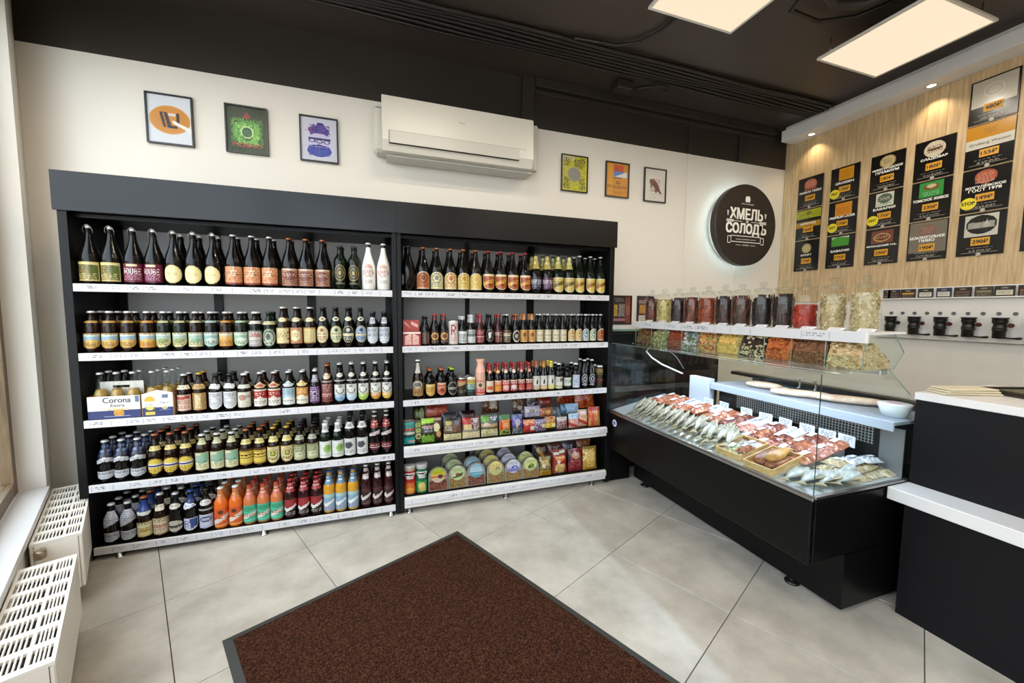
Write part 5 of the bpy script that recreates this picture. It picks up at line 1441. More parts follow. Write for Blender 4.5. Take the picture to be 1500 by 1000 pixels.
ty('g4', 'long', .225, .034, 'brown', 'copper', [L(.10, .50, 'fill #d9c256; b 0 .16 #5a3a20; b .36 .42 #6a2a2a; b .56 .62 #6a2a2a; t .44 .54 #4a2a1a; t .2 .34 #8a6a2a; b .9 1 #b08a3a', 1.25), N(.62, .74, 'fill #e0d486; t .3 .7 #7a5a2a')], 'brown', 'with yellow red-striped label')
ty('g5', 'long', .225, .034, 'brown', 'gold', [L(.08, .50, 'shield #ddd0a0; ring .5 .45 .34 .34 .7 #8a7a3a; e .5 .42 .2 .2 #7a8a3a; p .5 .2 .6 .5 .4 .5 #c9b060; t .72 .85 #6a5a30; bd #b8a050', 1.2), N(.62, .76, 'fill #e0cf86; t .3 .7 #7a6a2a')], 'brown', 'with cream hop emblem label')
ty('g6', 'long', .222, .034, 'brown', 'black', [L(.08, .50, 'fill #b8b890; b 0 .14 #8a8e68; t .2 .5 #5a5e40; e .5 .66 .3 .16 #d0d0b0; t .6 .72 #6a6e50; bd #8a8e68', 1.25), N(.62, .74, 'fill #a8a890; t .3 .7 #5a5a48')], 'brown', 'with grey-green label')
ty('g7', 'stub', .222, .0345, 'green', 'white', [L(.06, .52, 'fill #e0e2dc; e .68 .45 .26 .26 #9ac06a; e .74 .4 .14 .16 #7aa84a; t .2 .45 #b8c0b0 .06 .4; t .8 .92 #8a9088', 1.25), N(.76, .98, 'fill #dfe0dc; r .3 .2 .7 .8 #a8aeb0')], 'dark green', 'with white label and green splash')
ty('g8', 'stub', .262, .0345, 'black', 'black', [L(.06, .46, 'fill #d6d8d4; e .4 .4 .28 .2 #8a8e90; p .2 .3 .6 .2 .75 .4 .5 .6 .25 .55 #4a4e52; t .7 .9 #7a7e80', 1.25), N(.70, .84, 'fill #d6d6d2; r .3 .2 .7 .8 #8a8e90')], 'tall dark', 'with white label and dark sketch')
ty('g9', 'long', .280, .033, 'black', 'silver', [FOIL(.62, .80, '#8f2c26', '; t .2 .9 #d9a8a0 0 1'), ('shoulder_label', .42, .56, 1.3, 18, 10, 'p 0 .6 .6 .1 1 .0 1 .6 .4 .8 0 1 #d6cfcc; t .4 .7 #8a4a48'), L(.12, .28, 'shield #6a2a30; t .3 .5 #e0c9c4; b .6 .75 #d0c8c4', 1.2, 20, 10), FOIL(.86, .9, '#c9c4bc')], 'tall dark', 'with red neck foil and swoosh')
# --- left rack, bottom shelf
ty('h1', 'euro', .215, .034, 'black', 'silver', [('shoulder_label', .36, .82, 1.25, 20, 20, 'diag #b9bac4; t .1 .6 #8a8c98; b .4 .44 #8a8c98'), L(.08, .30, 'shield #a6a8b4; t .2 .5 #5a5c6a; bd #c9cad2', 1.2, 22, 12)], 'dark', 'with large slanted silver label')
ty('h2', 'euro', .235, .034, 'brown', 'copper', [FOIL(.66, .92, '#203c80'), ('shoulder_label', .58, .67, 1.2, 14, 8, 'p 0 0 1 .2 .8 1 .2 .9 #d6dcd0'), L(.08, .42, 'fill #ddd09c; b 0 .3 #e6dcb4; t .08 .28 #4a4a30; p .1 .7 .5 .4 .9 .7 #c9b060; t .4 .7 #8a5a30; b .8 1 #d6c684; bd #b89a50', 1.25)], 'brown', 'with blue neck foil and cream label')
ty('h3', 'long', .242, .0345, 'brown', 'silver', [L(.08, .46, 'fill #d9c9ae; b 0 .1 #c0ac8a; t .14 .34 #7a5a40; b .42 .58 #cfa890; t .44 .56 #a04a3a; t .68 .88 #8a7050; b .92 1 #b89a78', 1.25), N(.62, .75, 'p 0 .1 1 0 .8 1 .2 1 #dcd2bc; t .3 .6 #8a7a60')], 'tall brown', 'with cream and pink label')
ty('h4', 'euro', .235, .0335, 'black', 'silver', [L(.10, .36, 'oval #b8b4a4; ring .5 .5 .5 .5 .8 #d0ccbc; b .4 .6 #4a4844; t .42 .56 #d9d4c4; t .66 .8 #5a584e', 1.2, 24, 16), N(.64, .76, 'oval #cfcab8; t .4 .6 #5a5a50')], 'dark', 'with grey oval label')
ty('h5', 'euro', .24, .034, 'black', 'blue', [L(.08, .36, 'shield #c9ccda; p .5 0 1 0 1 .7 .55 .9 #2e4a8a; w B .2 .7 #4a5a90 .15 .45; t .75 .9 #8a94b0; bd #dfe2ea', 1.2), N(.58, .72, 'p 0 0 .7 .1 1 .5 .3 1 0 .9 #d6dae4; t .4 .6 #5a6a9a'), FOIL(.72, .90, '#233a70')], 'dark', 'with blue and white label')
ty('h6', 'euro', .24, .0335, 'black', 'black', [L(.08, .40, 'fill #b8bcd4; e .5 .35 .36 .2 #3a4468; e .5 .35 .28 .12 #b0b4c8; t .62 .9 #e0e2ec; b 0 .06 #e0e2ec', 1.2), N(.62, .75, 'oval #d0ccc8; t .4 .6 #a04040'), ('neck_band', .50, .54, 1.4, 14, 3, 'fill #a8a4a0')], 'dark', 'with lavender label and dark oval')
ty('i1', 'euro', .236, .035, 'orange', 'white', [FOIL(.72, .95, '#d07a44', '; t .2 .9 #e6b088 0 1'), L(.06, .50, 'fill #d9582a; p .0 .7 1 .25 1 .5 0 .95 #e6d8c4; t .5 .62 #b0402a; e .5 .2 .12 .1 #4a3a1c; b .9 1 #e0a050', 1.4)], 'orange', 'with orange drink label', name='soda_bottle')
ty('i2', 'euro', .230, .034, 'peach', 'red', [FOIL(.70, .92, '#c96a54', '; t .2 .9 #e6b8a0 0 1'), L(.06, .50, 'fill #4ab894; e .45 .2 .3 .14 #3a9a74; p .0 .7 1 .3 1 .5 0 .9 #e0d8cc; t .5 .66 #b8503c; b .85 .92 #7ad0b0', 1.4)], 'peach', 'with turquoise drink label', name='soda_bottle')
ty('i3', 'euro', .238, .0335, 'maroon', 'red', [FOIL(.68, .92, '#a02e30', '; t .2 .9 #e0a8a0 0 1'), L(.06, .50, 'fill #17100f; b 0 .45 #9a2a30; p .1 .62 .9 .3 .95 .42 .3 .72 #e6dcd8; e .2 .55 .1 .12 #e6dcd8; t .76 .9 #b8a8a4', 1.4)], 'dark red', 'with black and red drink label', name='soda_bottle')
ty('i4', 'euro', .262, .033, 'amber', 'blue', [FOIL(.68, .90, '#66839f', '; t .2 .9 #d6e2ec 0 1'), L(.06, .46, 'fill #86aac4; b 0 .2 #a8c8c4; p .1 .66 .9 .3 .95 .42 .3 .76 #eceae2; e .2 .58 .1 .12 #eceae2; t .78 .92 #c06a5a', 1.4)], 'yellow', 'with light blue drink label', name='soda_bottle')
ty('i5', 'euro', .275, .0325, 'maroon', 'silver', [FOIL(.84, .92, '#b8aca8'), N(.68, .80, 'p 0 .2 1 0 .8 1 .2 1 #c9bcb8; t .3 .6 #5a3a3c'), L(.06, .46, 'fill #2a1214; b 0 .2 #4a2024; p .1 .62 .9 .25 .95 .38 .3 .72 #d6c8c4; e .2 .52 .1 .12 #d6c8c4; t .78 .92 #7a5a58', 1.4)], 'dark', 'with wine-red drink label', name='soda_bottle')
# --- right rack, top shelf
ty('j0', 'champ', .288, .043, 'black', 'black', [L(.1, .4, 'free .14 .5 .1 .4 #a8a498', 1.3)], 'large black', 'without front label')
def arch(key, c1, c2, adj, rest, h=.284, r=.041):
    ty(key, 'champ', h, r, 'black', 'copper', [L(.06, .44, 'arch %s; ring .5 .36 .3 .3 .62 %s; e .5 .34 .14 .14 %s; b .62 .8 %s; t .64 .78 %s; t .84 .94 %s; bd #e0d4b0' % (c1, c2, c2, c1, c2, c2), 1.2, 24, 22)], adj, rest)
arch('j1', '#b8693a', '#6a3018', 'large dark', 'with copper arched label'); arch('j2', '#d9d09a', '#7a7a74', 'large dark', 'with cream arched label and grey ring')
arch('j3', '#dfc98e', '#b0642e', 'large dark', 'with cream arched label and orange ring'); arch('j4', '#dcbe6c', '#b08a3a', 'large dark', 'with golden arched label')
arch('j5', '#e0ca72', '#c9a050', 'large dark', 'with yellow arched label')
ty('j6', 'champ', .284, .041, 'black', 'red', [L(.08, .44, 'shield #b0582a; b 0 .14 #e6d2ae; p 0 .55 1 .2 1 .45 0 .8 #e0a848; t .3 .5 #6a2018; e .5 .7 .2 .1 #8a3a1c; bd #e6cfa0', 1.2, 24, 22)], 'large dark', 'with orange shield label')
ty('j7', 'champ', .282, .0405, 'black', None, [FOIL(.62, .985, '#a8974a', '; t .2 .9 #d9cf8a 0 1'), L(.12, .42, 'fill #2a2c34; w BARBAR .2 .55 #c9cdd8 .04 .96; t .6 .9 #8a90a0', 1.3, 40, 18)], 'large gold-necked', 'with grey and black label')
ty('j8', 'champ', .282, .0405, 'black', None, [FOIL(.62, .985, '#a8974a', '; t .2 .9 #d9cf8a 0 1'), L(.12, .42, 'fill #4a2444; w BARBAR .2 .55 #d9c4d6 .04 .96; t .6 .9 #a08aa0', 1.3, 40, 18)], 'large gold-necked', 'with purple label')
ty('j9', 'champ', .284, .0405, 'green', None, [FOIL(.64, .985, '#b0a458', '; t .2 .9 #d9d49a 0 1'), L(.06, .42, 'shield #cdb56a; p 0 .5 1 .15 1 .4 0 .75 #7a6a24; t .3 .5 #4a3a14; bd #e6dcae', 1.2, 24, 22)], 'large gold-necked', 'with gold shield label')
ty('jA', 'champ', .286, .038, 'green', 'silver', [L(.06, .42, 'shield #d0b85e; p 0 .5 1 .15 1 .4 0 .75 #a86a24; t .3 .5 #4a3a14; bd #e6dcae', 1.2, 24, 22)], 'slender dark', 'with yellow shield label')
# --- right rack, second shelf
ty('k1', 'long', .19, .029, 'black', 'black', [L(.06, .46, 'fill #3a2420; t .1 .9 #7a5a4a; bd #5a3a30', 1.25)], 'small dark', 'with dark brown label')
ty('k2', 'long', .205, .029, 'black', 'red', [FOIL(.80, .96, '#5e2226'), L(.06, .46, 'fill #2c1a16; e .5 .42 .36 .3 #c99a5a; e .5 .42 .22 .18 #6a3a20; t .8 .92 #a8865a', 1.25)], 'small dark', 'with gold medallion label')
ty('k3', 'can', .165, .0315, 'tin', 'silver', [('label', .04, .95, 2.2, 34, 28, 'fill #d9c9c4; b 0 .08 #e6dcd8; w R .16 .62 #9a1f28 .38 .62; t .7 .9 #b8686a .35 .65')], 'white', 'with red letter', 'can', 'beer_can')
ty('k4', 'long', .19, .029, 'black', 'silver', [L(.06, .48, 'fill #c9cac6; b 0 .2 #e0e0dc; t .28 .6 #3a3a3c; b .7 1 #a8aaa8; bd #d0d0cc', 1.25), FOIL(.88, .96, '#c9c9c6')], 'small dark', 'with silver-grey label')
ty('k5', 'long', .20, .029, 'black', 'silver', [L(.06, .50, 'fill #b8bcb8; b .3 .5 #6a7070; t .1 .28 #4a4e50; t .6 .9 #e0e2e0', 1.25), FOIL(.74, .96, '#c6c8c8')], 'small dark', 'with pale label and silver foil')
ty('k6', 'long', .205, .029, 'maroon', 'red', [L(.06, .50, 'fill #7a262e; t .1 .4 #d9a8a0; b .5 .58 #c98a80; t .65 .9 #b0706a', 1.25), FOIL(.72, .96, '#7e2a34')], 'small maroon', 'with red label')
ty('k7', 'long', .205, .028, 'black', 'black', [L(.10, .50, 'oval #1c1a18; p .3 .3 .7 .2 .6 .7 .4 .8 #d0ccc4; bd #8a8478', 1.1)], 'small dark', 'with black oval label')
ty('k8', 'long', .205, .028, 'maroon', 'red', [L(.06, .46, 'fill #5a1f24; w MAXI .15 .45 #d9b8a8 .1 .9; t .55 .9 #a06a60', 1.25), FOIL(.84, .96, '#6a2428')], 'small maroon', 'with wine label and pale lettering')
ty('k9', 'long', .205, .028, 'black', 'silver', [L(.06, .46, 'fill #4a3e30; b .2 .5 #c9bfa0; t .24 .44 #2a2018; t .6 .9 #a8946a; bd #8a7850', 1.25)], 'small dark', 'with black and cream label')
ty('kA', 'long', .205, .028, 'black', 'copper', [L(.06, .46, 'oval #c9c0b0; e .5 .5 .4 .4 #2a2420; p .3 .4 .7 .3 .6 .65 .35 .6 #b0a898', 1.1), FOIL(.80, .92, '#7a3a2c')], 'small dark', 'with black round label')
ty('kB', 'long', .208, .028, 'black', 'copper', [L(.06, .46, 'fill #d09a4e; e .5 .4 .2 .2 #7a4a20; t .68 .9 #8a5a2a; bd #e0b878', 1.25), FOIL(.80, .96, '#c98e58', '; t .2 .8 #8a4a24 0 1')], 'small dark', 'with amber label and copper foil')
ty('kC', 'long', .208, .028, 'black', 'silver', [L(.06, .46, 'fill #d9cfb2; t .12 .24 #a89a78; t .4 .55 #6a5a3c; b .7 .74 #b8a880; t .8 .94 #a89a78', 1.25)], 'small dark', 'with cream square label')
def sarch(key, c1, c2, adj, rest):
    ty(key, 'long', .208, .028, 'black', 'silver', [L(.06, .48, 'arch %s; ring .5 .36 .3 .3 .6 %s; e .5 .34 .12 .12 %s; t .66 .9 %s; bd #e0d8c0' % (c1, c2, c2, c2), 1.2)], adj, rest)
sarch('kD', '#dcc890', '#b07a3a', 'small dark', 'with cream arched label'); sarch('kE', '#bccbd0', '#4a6a80', 'small dark', 'with pale blue arched label')
sarch('kF', '#cfd0a8', '#4a6a80', 'small dark', 'with green-cream arched label'); sarch('kG', '#b8682c', '#6a2a12', 'small dark', 'with orange arched label')
# --- right rack, middle shelf
ty('m1', 'long', .255, .034, 'brown', 'white', [L(.08, .48, 'arch #8a6a48; e .5 .28 .4 .22 #b8b4ac; e .5 .28 .28 .14 #6a665e; spk 0 .5 1 1 .4 #c99a5a; t .66 .9 #5a3a20', 1.2), ('neck_label', .66, .92, .8, 10, 18, 'fill #d0ccc4; t .05 .95 #8a867c')], 'tall brown', 'with white neck strip')
ty('m2', 'stub', .188, .033, 'black', 'copper', [L(.08, .50, 'shield #cfa65a; b 0 .2 #e0c890; t .3 .7 #8a6228; bd #a87a34', 1.15)], 'squat dark', 'with golden label')
ty('m3', 'stub', .19, .032, 'black', 'copper', [L(.10, .52, 'shield #b85a3c; b 0 .16 #d9c9b0; t .3 .6 #e0b8a0; e .5 .6 .2 .14 #8a3424; bd #d9a888', 1.1)], 'squat dark', 'with salmon shield label')
ty('m4', 'stub', .19, .033, 'black', 'green', [L(.08, .54, 'oval #23211f; ring .5 .5 .5 .5 .75 #a8a49a; b .42 .6 #a8a49a; t .44 .56 #1a1816; bd #8a867c', 1.1)], 'squat dark', 'with black and silver oval label')
ty('m5', 'can', .126, .031, 'tin', 'silver', [('label', .04, .94, 2.4, 30, 22, 'fill #2a2420; b .1 .2 #c94a3a; b .2 .6 #b09a70; p 0 .6 1 .2 1 .5 0 .9 #3a2a1c; t .7 .9 #8a8278')], 'dark', 'with tan stripe', 'can', 'beer_can')
ty('m6', 'can', .13, .031, 'tin', 'silver', [('label', .04, .94, 2.4, 30, 22, 'fill #3a5a54; b 0 .08 #e0d8c0; b .08 .38 #c9b060; t .14 .32 #8a6a20; b .38 .7 #5a8a84; t .44 .66 #d0d8d0; b .8 1 #2a3a30')], 'teal', 'with yellow band', 'can', 'beer_can')
PROF['wrap'] = [(.92, 0), (1, .02), (1, .50), (.90, .66), (.68, .78), (.60, .84), (.72, .91), (.92, .97), (.86, .985)]
ty('m7', 'wrap', .25, .035, 'pinkwrap', None, [L(.04, .62, 'fill #dba893; spk 0 0 1 .5 .12 #e6c4b0; w KARNA .38 .46 #c05a58 .1 .9; r .2 .48 .8 .72 #d6c09a; e .45 .6 .12 .1 #5a4a4a; b .76 1 #c9504c; t .8 .95 #e6c4b8', 1.5, 30, 30)], 'tall pink', 'wrapped in printed paper')
def redneck(key, c, em, adj, rest):
    ty(key, 'long', .21, .028, 'black', 'red', [FOIL(.78, .96, '#8a2a24'), N(.68, .80, 'oval %s; e .5 .5 .2 .3 #e0c890' % em, 1.0), L(.06, .46, 'fill %s; b 0 .08 #e6d8c8; t .12 .4 #f0e0d0; e .5 .62 .34 .16 %s; t .8 .94 #f0d8c0; bd #5a1a18' % (c, em), 1.25)], adj, rest)
redneck('m8', '#d9c4b4', '#c9602c', 'small red-capped', 'with white and orange label'); redneck('m9', '#c9702c', '#e09a3a', 'small red-capped', 'with orange label')
redneck('mA', '#c94a44', '#d9c0b0', 'small red-capped', 'with coral label'); redneck('mB', '#a84a4c', '#e0d6d0', 'small red-capped', 'with rose label'); redneck('mC', '#8f2a2c', '#b85a50', 'small red-capped', 'with deep red label')
def tallw(key, cap, foil, low, adj, rest):
    ty(key, 'long', .214, .028, 'black', cap, [FOIL(.80, .95, foil), L(.06, .52, 'fill #d9d6cc; t .06 .2 #b0aca4; p .45 .2 .6 .3 .55 .6 .4 .6 #3a3836; b .72 1 %s; t .78 .92 #f0ead8' % low, 1.25)], adj, rest)
tallw('mD', 'copper', '#a8684a', '#a88a70', 'small dark', 'with white label and copper neck'); tallw('mE', 'copper', '#c98a4a', '#c9a070', 'small dark', 'with white label and tan neck'); tallw('mF', 'yellow', '#d0c04a', '#cfc45a', 'small dark', 'with white label and yellow neck')
ty('mG', 'stub', .195, .030, 'black', 'white', [L(.06, .50, 'fill #d6d4c8; r .5 .1 .9 .4 #5a5c58; t .1 .5 #8a8c84 .1 .45; b .7 1 #c9c8a0; t .75 .9 #8a8a6a', 1.25)], 'small dark', 'with white label and grey square')
ty('mH', 'stub', .185, .030, 'black', 'black', [L(.10, .48, 'fill #d0d2ca; e .78 .4 .18 .2 #5a9a5c; t .2 .6 #5a5e58 .08 .6; b .85 1 #3a3c38', 1.25)], 'small dark', 'with white label and green dot')
ty('mI', 'stub', .19, .031, 'black', 'white', [L(.06, .56, 'fill #c6cede; t .1 .9 #8a98b8; r .2 .3 .5 .6 #a0b0d0', 1.25)], 'small dark', 'with pale blue-white label')
ty('mJ', 'long', .215, .030, 'black', 'silver', [L(.10, .52, 'free .5 .45 .42 .40 #9a9ca6; e .5 .45 .34 .32 #2a2c34; ring .5 .45 .2 .2 .5 #c9cad0; free .5 .93 .4 .05 #a8aab2', 1.0, 24, 24)], 'small black', 'with ringed emblem')
ty('mK', 'can', .17, .030, 'tin', 'gold', [('label', .04, .94, 2.4, 30, 22, 'fill #2c2418; b .1 .4 #5a4a2a; t .15 .35 #a88a4a; b .6 .8 #4a2420; t .64 .76 #8a5a4a')], 'dark', 'with bronze print', 'can', 'beer_can')

ORD2 = ORD
CARD_ = {1: 'one', 2: 'two', 3: 'three', 4: 'four', 5: 'five', 6: 'six'}
LABELS_USED = set()


def put(key, x, y, z, label, group, rot=None, parts=None):
    T = TYPES[key]
    t = thing(T['name'], label, 'can' if T['noun'] == 'can' else 'bottle', (x, y, z), random.uniform(-.16, .16) - 0.06 * x if rot is None else rot, group)
    for nm, me in meshes(key):
        if parts is None or nm in parts: link(nm, me, t)
    return t


def relax(items, lo, hi):
    xs = [x for k, v in items for x in v]; rs = [TYPES[k]['r'] + 0.0008 for k, v in items for _ in v]
    for _ in range(200):
        for i in range(len(xs) - 1):
            d = rs[i] + rs[i + 1] - (xs[i + 1] - xs[i])
            if d > 0: xs[i] -= d / 2; xs[i + 1] += d / 2
        for i in range(len(xs)): xs[i] = min(max(xs[i], lo + rs[i]), hi - rs[i])
    it = iter(xs)
    return [(k, [next(it) for _ in v]) for k, v in items]


def bottle_row(rack_name, shelf, z, items, back=1, dy=None, y0=None):
    """items: (type key, [x, ...]) from left to right; back: rows behind."""
    grp = 'bottles on the %s rack %s shelf' % (rack_name, shelf)
    where_ = '%s rack %s shelf' % (rack_name, shelf)
    items = relax(items, *((-1.4195, .094) if rack_name == 'left' else (.153, 1.6445)))
    for key, xs in items:
        T = TYPES[key]; n = len(xs); N_ = NOUN[T['noun']]
        for i, x in enumerate(xs):
            if n == 1: first = T['adj'] + ' ' + T['noun']; who = first
            elif n == 2: first = '%s of two %s %s' % (('left', 'right')[i], T['adj'], N_); who = '%s %s %s' % (('left', 'right')[i], T['adj'], T['noun'])
            else: first = '%s of %s %s %s' % (ORD2[i], CARD_[n], T['adj'], N_); who = '%s %s %s' % (ORD2[i], T['adj'], T['noun'])
            yy = (YF + 0.018 + T['r']) if y0 is None else y0
            put(key, x, yy, z, '%s %s, %s' % (first, T['rest'], where_), grp)
            nb = back(key, i) if callable(back) else back
            for b in range(1, nb + 1):
                d = (2 * T['r'] + 0.006) * b
                if yy + d + T['r'] > YF + 0.36: break
                lab = '%s behind the %s %s, %s' % ('bottle' if T['noun'] != 'can' else 'can', who.replace(T['adj'] + ' ', '') if n > 1 else T['noun'], T['rest'], where_) if b == 1 else \
                      'rearmost bottle, two behind the %s %s, %s' % (who.replace(T['adj'] + ' ', '') if n > 1 else T['noun'], T['rest'], where_)
                if len(lab.split()) > 16: lab = lab.replace('rearmost bottle, two', 'two')
                dx = random.uniform(-.004, .004)
                put(key, x + dx, yy + d, z, lab, grp)


S1, S2, S3, S4, S5 = SHELVES
S4R, S5R = SNACK_SHELVES[3:]

bottle_row('left', 'top', S1, [('s1', [-1.376, -1.289]), ('s2', [-1.197, -1.11]), ('s3', [-1.026, -.936, -.846]), ('c4', [-.751, -.662, -.574]), ('c5', [-.474, -.387, -.298]), ('q6', [-.201, -.122]), ('w7', [-.041, .047])],
           back=lambda k, i: 1 if k in ('s3', 'c4', 'c5', 'q6') else 0)
bottle_row('left', 'second', S2, [('a1', [-1.384, -1.312, -1.236]), ('a2', [-1.155]), ('a3', [-1.084, -1.009]), ('a4', [-.932]), ('a5', [-.86]), ('a6', [-.79]), ('a7', [-.722]), ('a8', [-.655]), ('a9', [-.588]), ('b1', [-.52]), ('b2', [-.449]), ('b3', [-.38]),
           ('b4', [-.312]), ('b5', [-.241]), ('b6', [-.172]), ('b7', [-.103]), ('b8', [-.027, .043])], back=1)
bottle_row('left', 'middle', S3, [('d1', [-1.009]), ('d2', [-.939]), ('d3', [-.863, -.795]), ('d4', [-.726]), ('d5', [-.646, -.574]), ('d6', [-.5]), ('d7', [-.427]), ('d8', [-.358]), ('d9', [-.292]),
           ('f1', [-.222]), ('f2', [-.153]), ('f3', [-.084]), ('f4', [-.012]), ('f5', [.057])], back=1)
bottle_row('left', 'fourth', S4, [('g1', [-1.368, -1.3, -1.231]), ('g2', [-1.154, -1.086, -1.018]), ('g3', [-.939, -.868, -.797]), ('g4', [-.727, -.658]), ('g5', [-.591, -.521]), ('g6', [-.452, -.385]), ('g7', [-.315, -.243]), ('g8', [-.171, -.098]), ('g9', [-.024, .048])], back=2)
bottle_row('left', 'bottom', S5, [('h1', [-1.36, -1.292]), ('h2', [-1.22]), ('h3', [-1.149]), ('h4', [-1.08]), ('h5', [-1.01]), ('h6', [-.939]), ('i1', [-.867, -.795]), ('i2', [-.723, -.655, -.585]), ('i3', [-.512, -.44, -.37]), ('i4', [-.298, -.23, -.159]), ('i5', [-.082, -.013, .057])], back=2)
bottle_row('right', 'top', S1, [('j0', [.198]), ('j1', [.29]), ('j2', [.378]), ('j3', [.467]), ('j4', [.553]), ('j5', [.638]), ('j6', [.726, .814, .901, .992]), ('j7', [1.074]), ('j8', [1.162]), ('j9', [1.248, 1.337]), ('jA', [1.42, 1.509, 1.595])], back=1)
bottle_row('right', 'second', S2, [('k1', [.30]), ('k2', [.362, .42]), ('k3', [.482]), ('k4', [.546]), ('k5', [.606]), ('k6', [.667]), ('k7', [.734]), ('k8', [.797]), ('k9', [.858]), ('kA', [.923]), ('kB', [.984, 1.044]), ('kC', [1.106, 1.167, 1.232, 1.29]), ('kD', [1.356, 1.414]), ('kE', [1.475]), ('kF', [1.535]), ('kG', [1.602])],
           back=lambda k, i: 0 if k == 'k3' else 1)
bottle_row('right', 'middle', S3, [('m1', [.25]), ('m2', [.328]), ('m3', [.402]), ('m4', [.474]), ('m5', [.538]), ('m6', [.602]), ('m7', [.67]), ('m8', [.735]), ('m9', [.793]), ('mA', [.852]), ('mB', [.911]), ('mC', [.969, 1.026]), ('mD', [1.083]), ('mE', [1.14]), ('mF', [1.198]), ('mG', [1.262]), ('mH', [1.333]), ('mI', [1.403]), ('mJ', [1.474, 1.537]), ('mK', [1.604])],
           back=lambda k, i: 0 if k in ('m1', 'm7') else 1)


# ------------------------------------------------------------------ beer cartons
def carton(x0, x1, depth, long_side, label):
    cx = (x0 + x1) / 2; w = x1 - x0
    t = thing('beer_carton', label, 'carton', (cx, YF + 0.016, S3), 0, 'bottle cartons on the left rack middle shelf')
    th = 0.0022; h = 0.118
    board = mat('carton_inside', '#a8845a', 0.8)
    obj('side', MB().box(-w / 2, -w / 2 + th, 0, depth, 0.0005, h), board, t)
    obj('side', MB().box(w / 2 - th, w / 2, 0, depth, 0.0005, h), board, t)
    obj('side', MB().box(-w / 2 + th, w / 2 - th, depth - th, depth, 0.0005, h), board, t)
    obj('base', MB().box(-w / 2 + th, w / 2 - th, th, depth - th, 0.0005, 0.003), board, t)
    if long_side:
        obj('side', MB().box(-w / 2 + th, w / 2 - th, 0, th, 0.0005, h), board, t)
        A = Art(64, 36, 'fill #dcd8d0; b .63 1 #1e2c62; r .88 0 1 .63 #d0ccc4; r .9 .04 .99 .3 #5a6a8a; e .58 .77 .10 .16 #dba72c; spk .49 .63 .67 .9 .1 #b8822a; r .3 .56 .8 .6 #d9b888; r .3 .88 .8 .92 #8a94b8; r .38 .6 .44 .63 #aab; r .78 .6 .84 .63 #aab')
        link('front_print', flat_print('front_print', A, w, h), t, (0, -0.0006, 0.0005))
        lettering('Corona', 0.028, mat('navy_ink', '#17213f', 0.5), t, (0.012, -0.0012, 0.097), 0.115, 0.02)
        lettering('Extra', 0.015, mat('navy_ink', '#17213f', 0.5), t, (0.014, -0.0012, 0.069), 0.058, 0.016)
        hp = MB()
        hp.box(-w / 2 + 0.02, -0.036, depth / 2 - .001, depth / 2 + .001, 0.02, 0.185).box(0.036, w / 2 - 0.012, depth / 2 - .001, depth / 2 + .001, 0.02, 0.185)
        hp.box(-0.036, 0.036, depth / 2 - .001, depth / 2 + .001, 0.02, 0.150).box(-0.036, 0.036, depth / 2 - .001, depth / 2 + .001, 0.164, 0.185)
        obj('handle_panel', hp, mat('carton_white', '#d6d4ce', 0.6), t)
    else:
        pts = [(-w / 2 + th, 0.0005), (w / 2 - th, 0.0005), (w / 2 - th, 0.124), (0.0, 0.140), (-w / 2 + th, 0.120)]
        obj('side', MB().prism(pts, 0.0, th, 'y'), mat('carton_white', '#d6d4ce', 0.6), t)
        A = Art(40, 36, 'fill #d9d6ce; p 0 0 .0 .2 .5 0 #d9d6ce; b .6 1 #1e2c62; e .25 .26 .17 .17 #d9a83a; b .34 .44 #d9d6ce; t .44 .5 #8a8aa0 .08 .42; t .38 .48 #4a5a80 .55 .9; r .66 .04 .84 .2 #5a6a8a; r .08 .58 .42 .96 #3a3a4a; e .25 .62 .14 .1 #c9c070; r .1 .8 .4 .94 #c9b44a; e .72 .64 .1 .07 #b8b080; r .55 .72 .9 .75 #6a74a0')
        link('front_print', flat_print('front_print', A, w - 0.004, 0.118), t, (0, -0.0006, 0.0005))
    return t


carton(-1.408, -1.192, 0.142, True, 'white and navy six-bottle carton with handle on the left rack middle shelf')
carton(-1.186, -1.048, 0.215, False, 'end of a white and navy six-bottle carton with a yellow sun print')
PROF['tallneck'] = [(.80, 0), (1, .02), (1, .44), (.93, .52), (.66, .62), (.46, .70), (.42, .85), (.39, .945), (.45, .95), (.45, .975), (.36, .98)]
ty('cor', 'tallneck', .236, .031, 'clear', 'silver', [], 'clear', 'in the carton')
P_ = TYPES['cor']['prof']
TYPES['cor']['me'] = [('glass_body', MB().lathe(P_, 18, caps=False).mesh('glass_body', JARGLASS)),
                      ('beer', MB().lathe([(max(.004, r - .0022), z + .002) for r, z in P_ if z < .236 * .66], 18).mesh('beer', GL['clear'])),
                      ('cap', MB().lathe([(.0142, .2265), (.0148, .2275), (.0132, .2345), (.010, .2365), (.001, .237)], 14, caps=False).mesh('cap', CAPM['silver']))]
k = 0
for (gx, gy, nx, ny, dx, dy, which) in ((-1.37, YF + .052, 3, 2, .068, .071, 'the long carton'), (-1.15, YF + .055, 2, 3, .066, .068, 'the short carton end')):
    for j in range(ny):
        for i in range(nx):
            put('cor', gx + dx * i + (0.002 if nx == 3 else 0), gy + dy * j, S3 + 0.0035, 'clear beer bottle in %s, row %s, %s from the left' % (which, ('one', 'two', 'three')[j], ORD[i]), 'clear bottles in the cartons', 0)

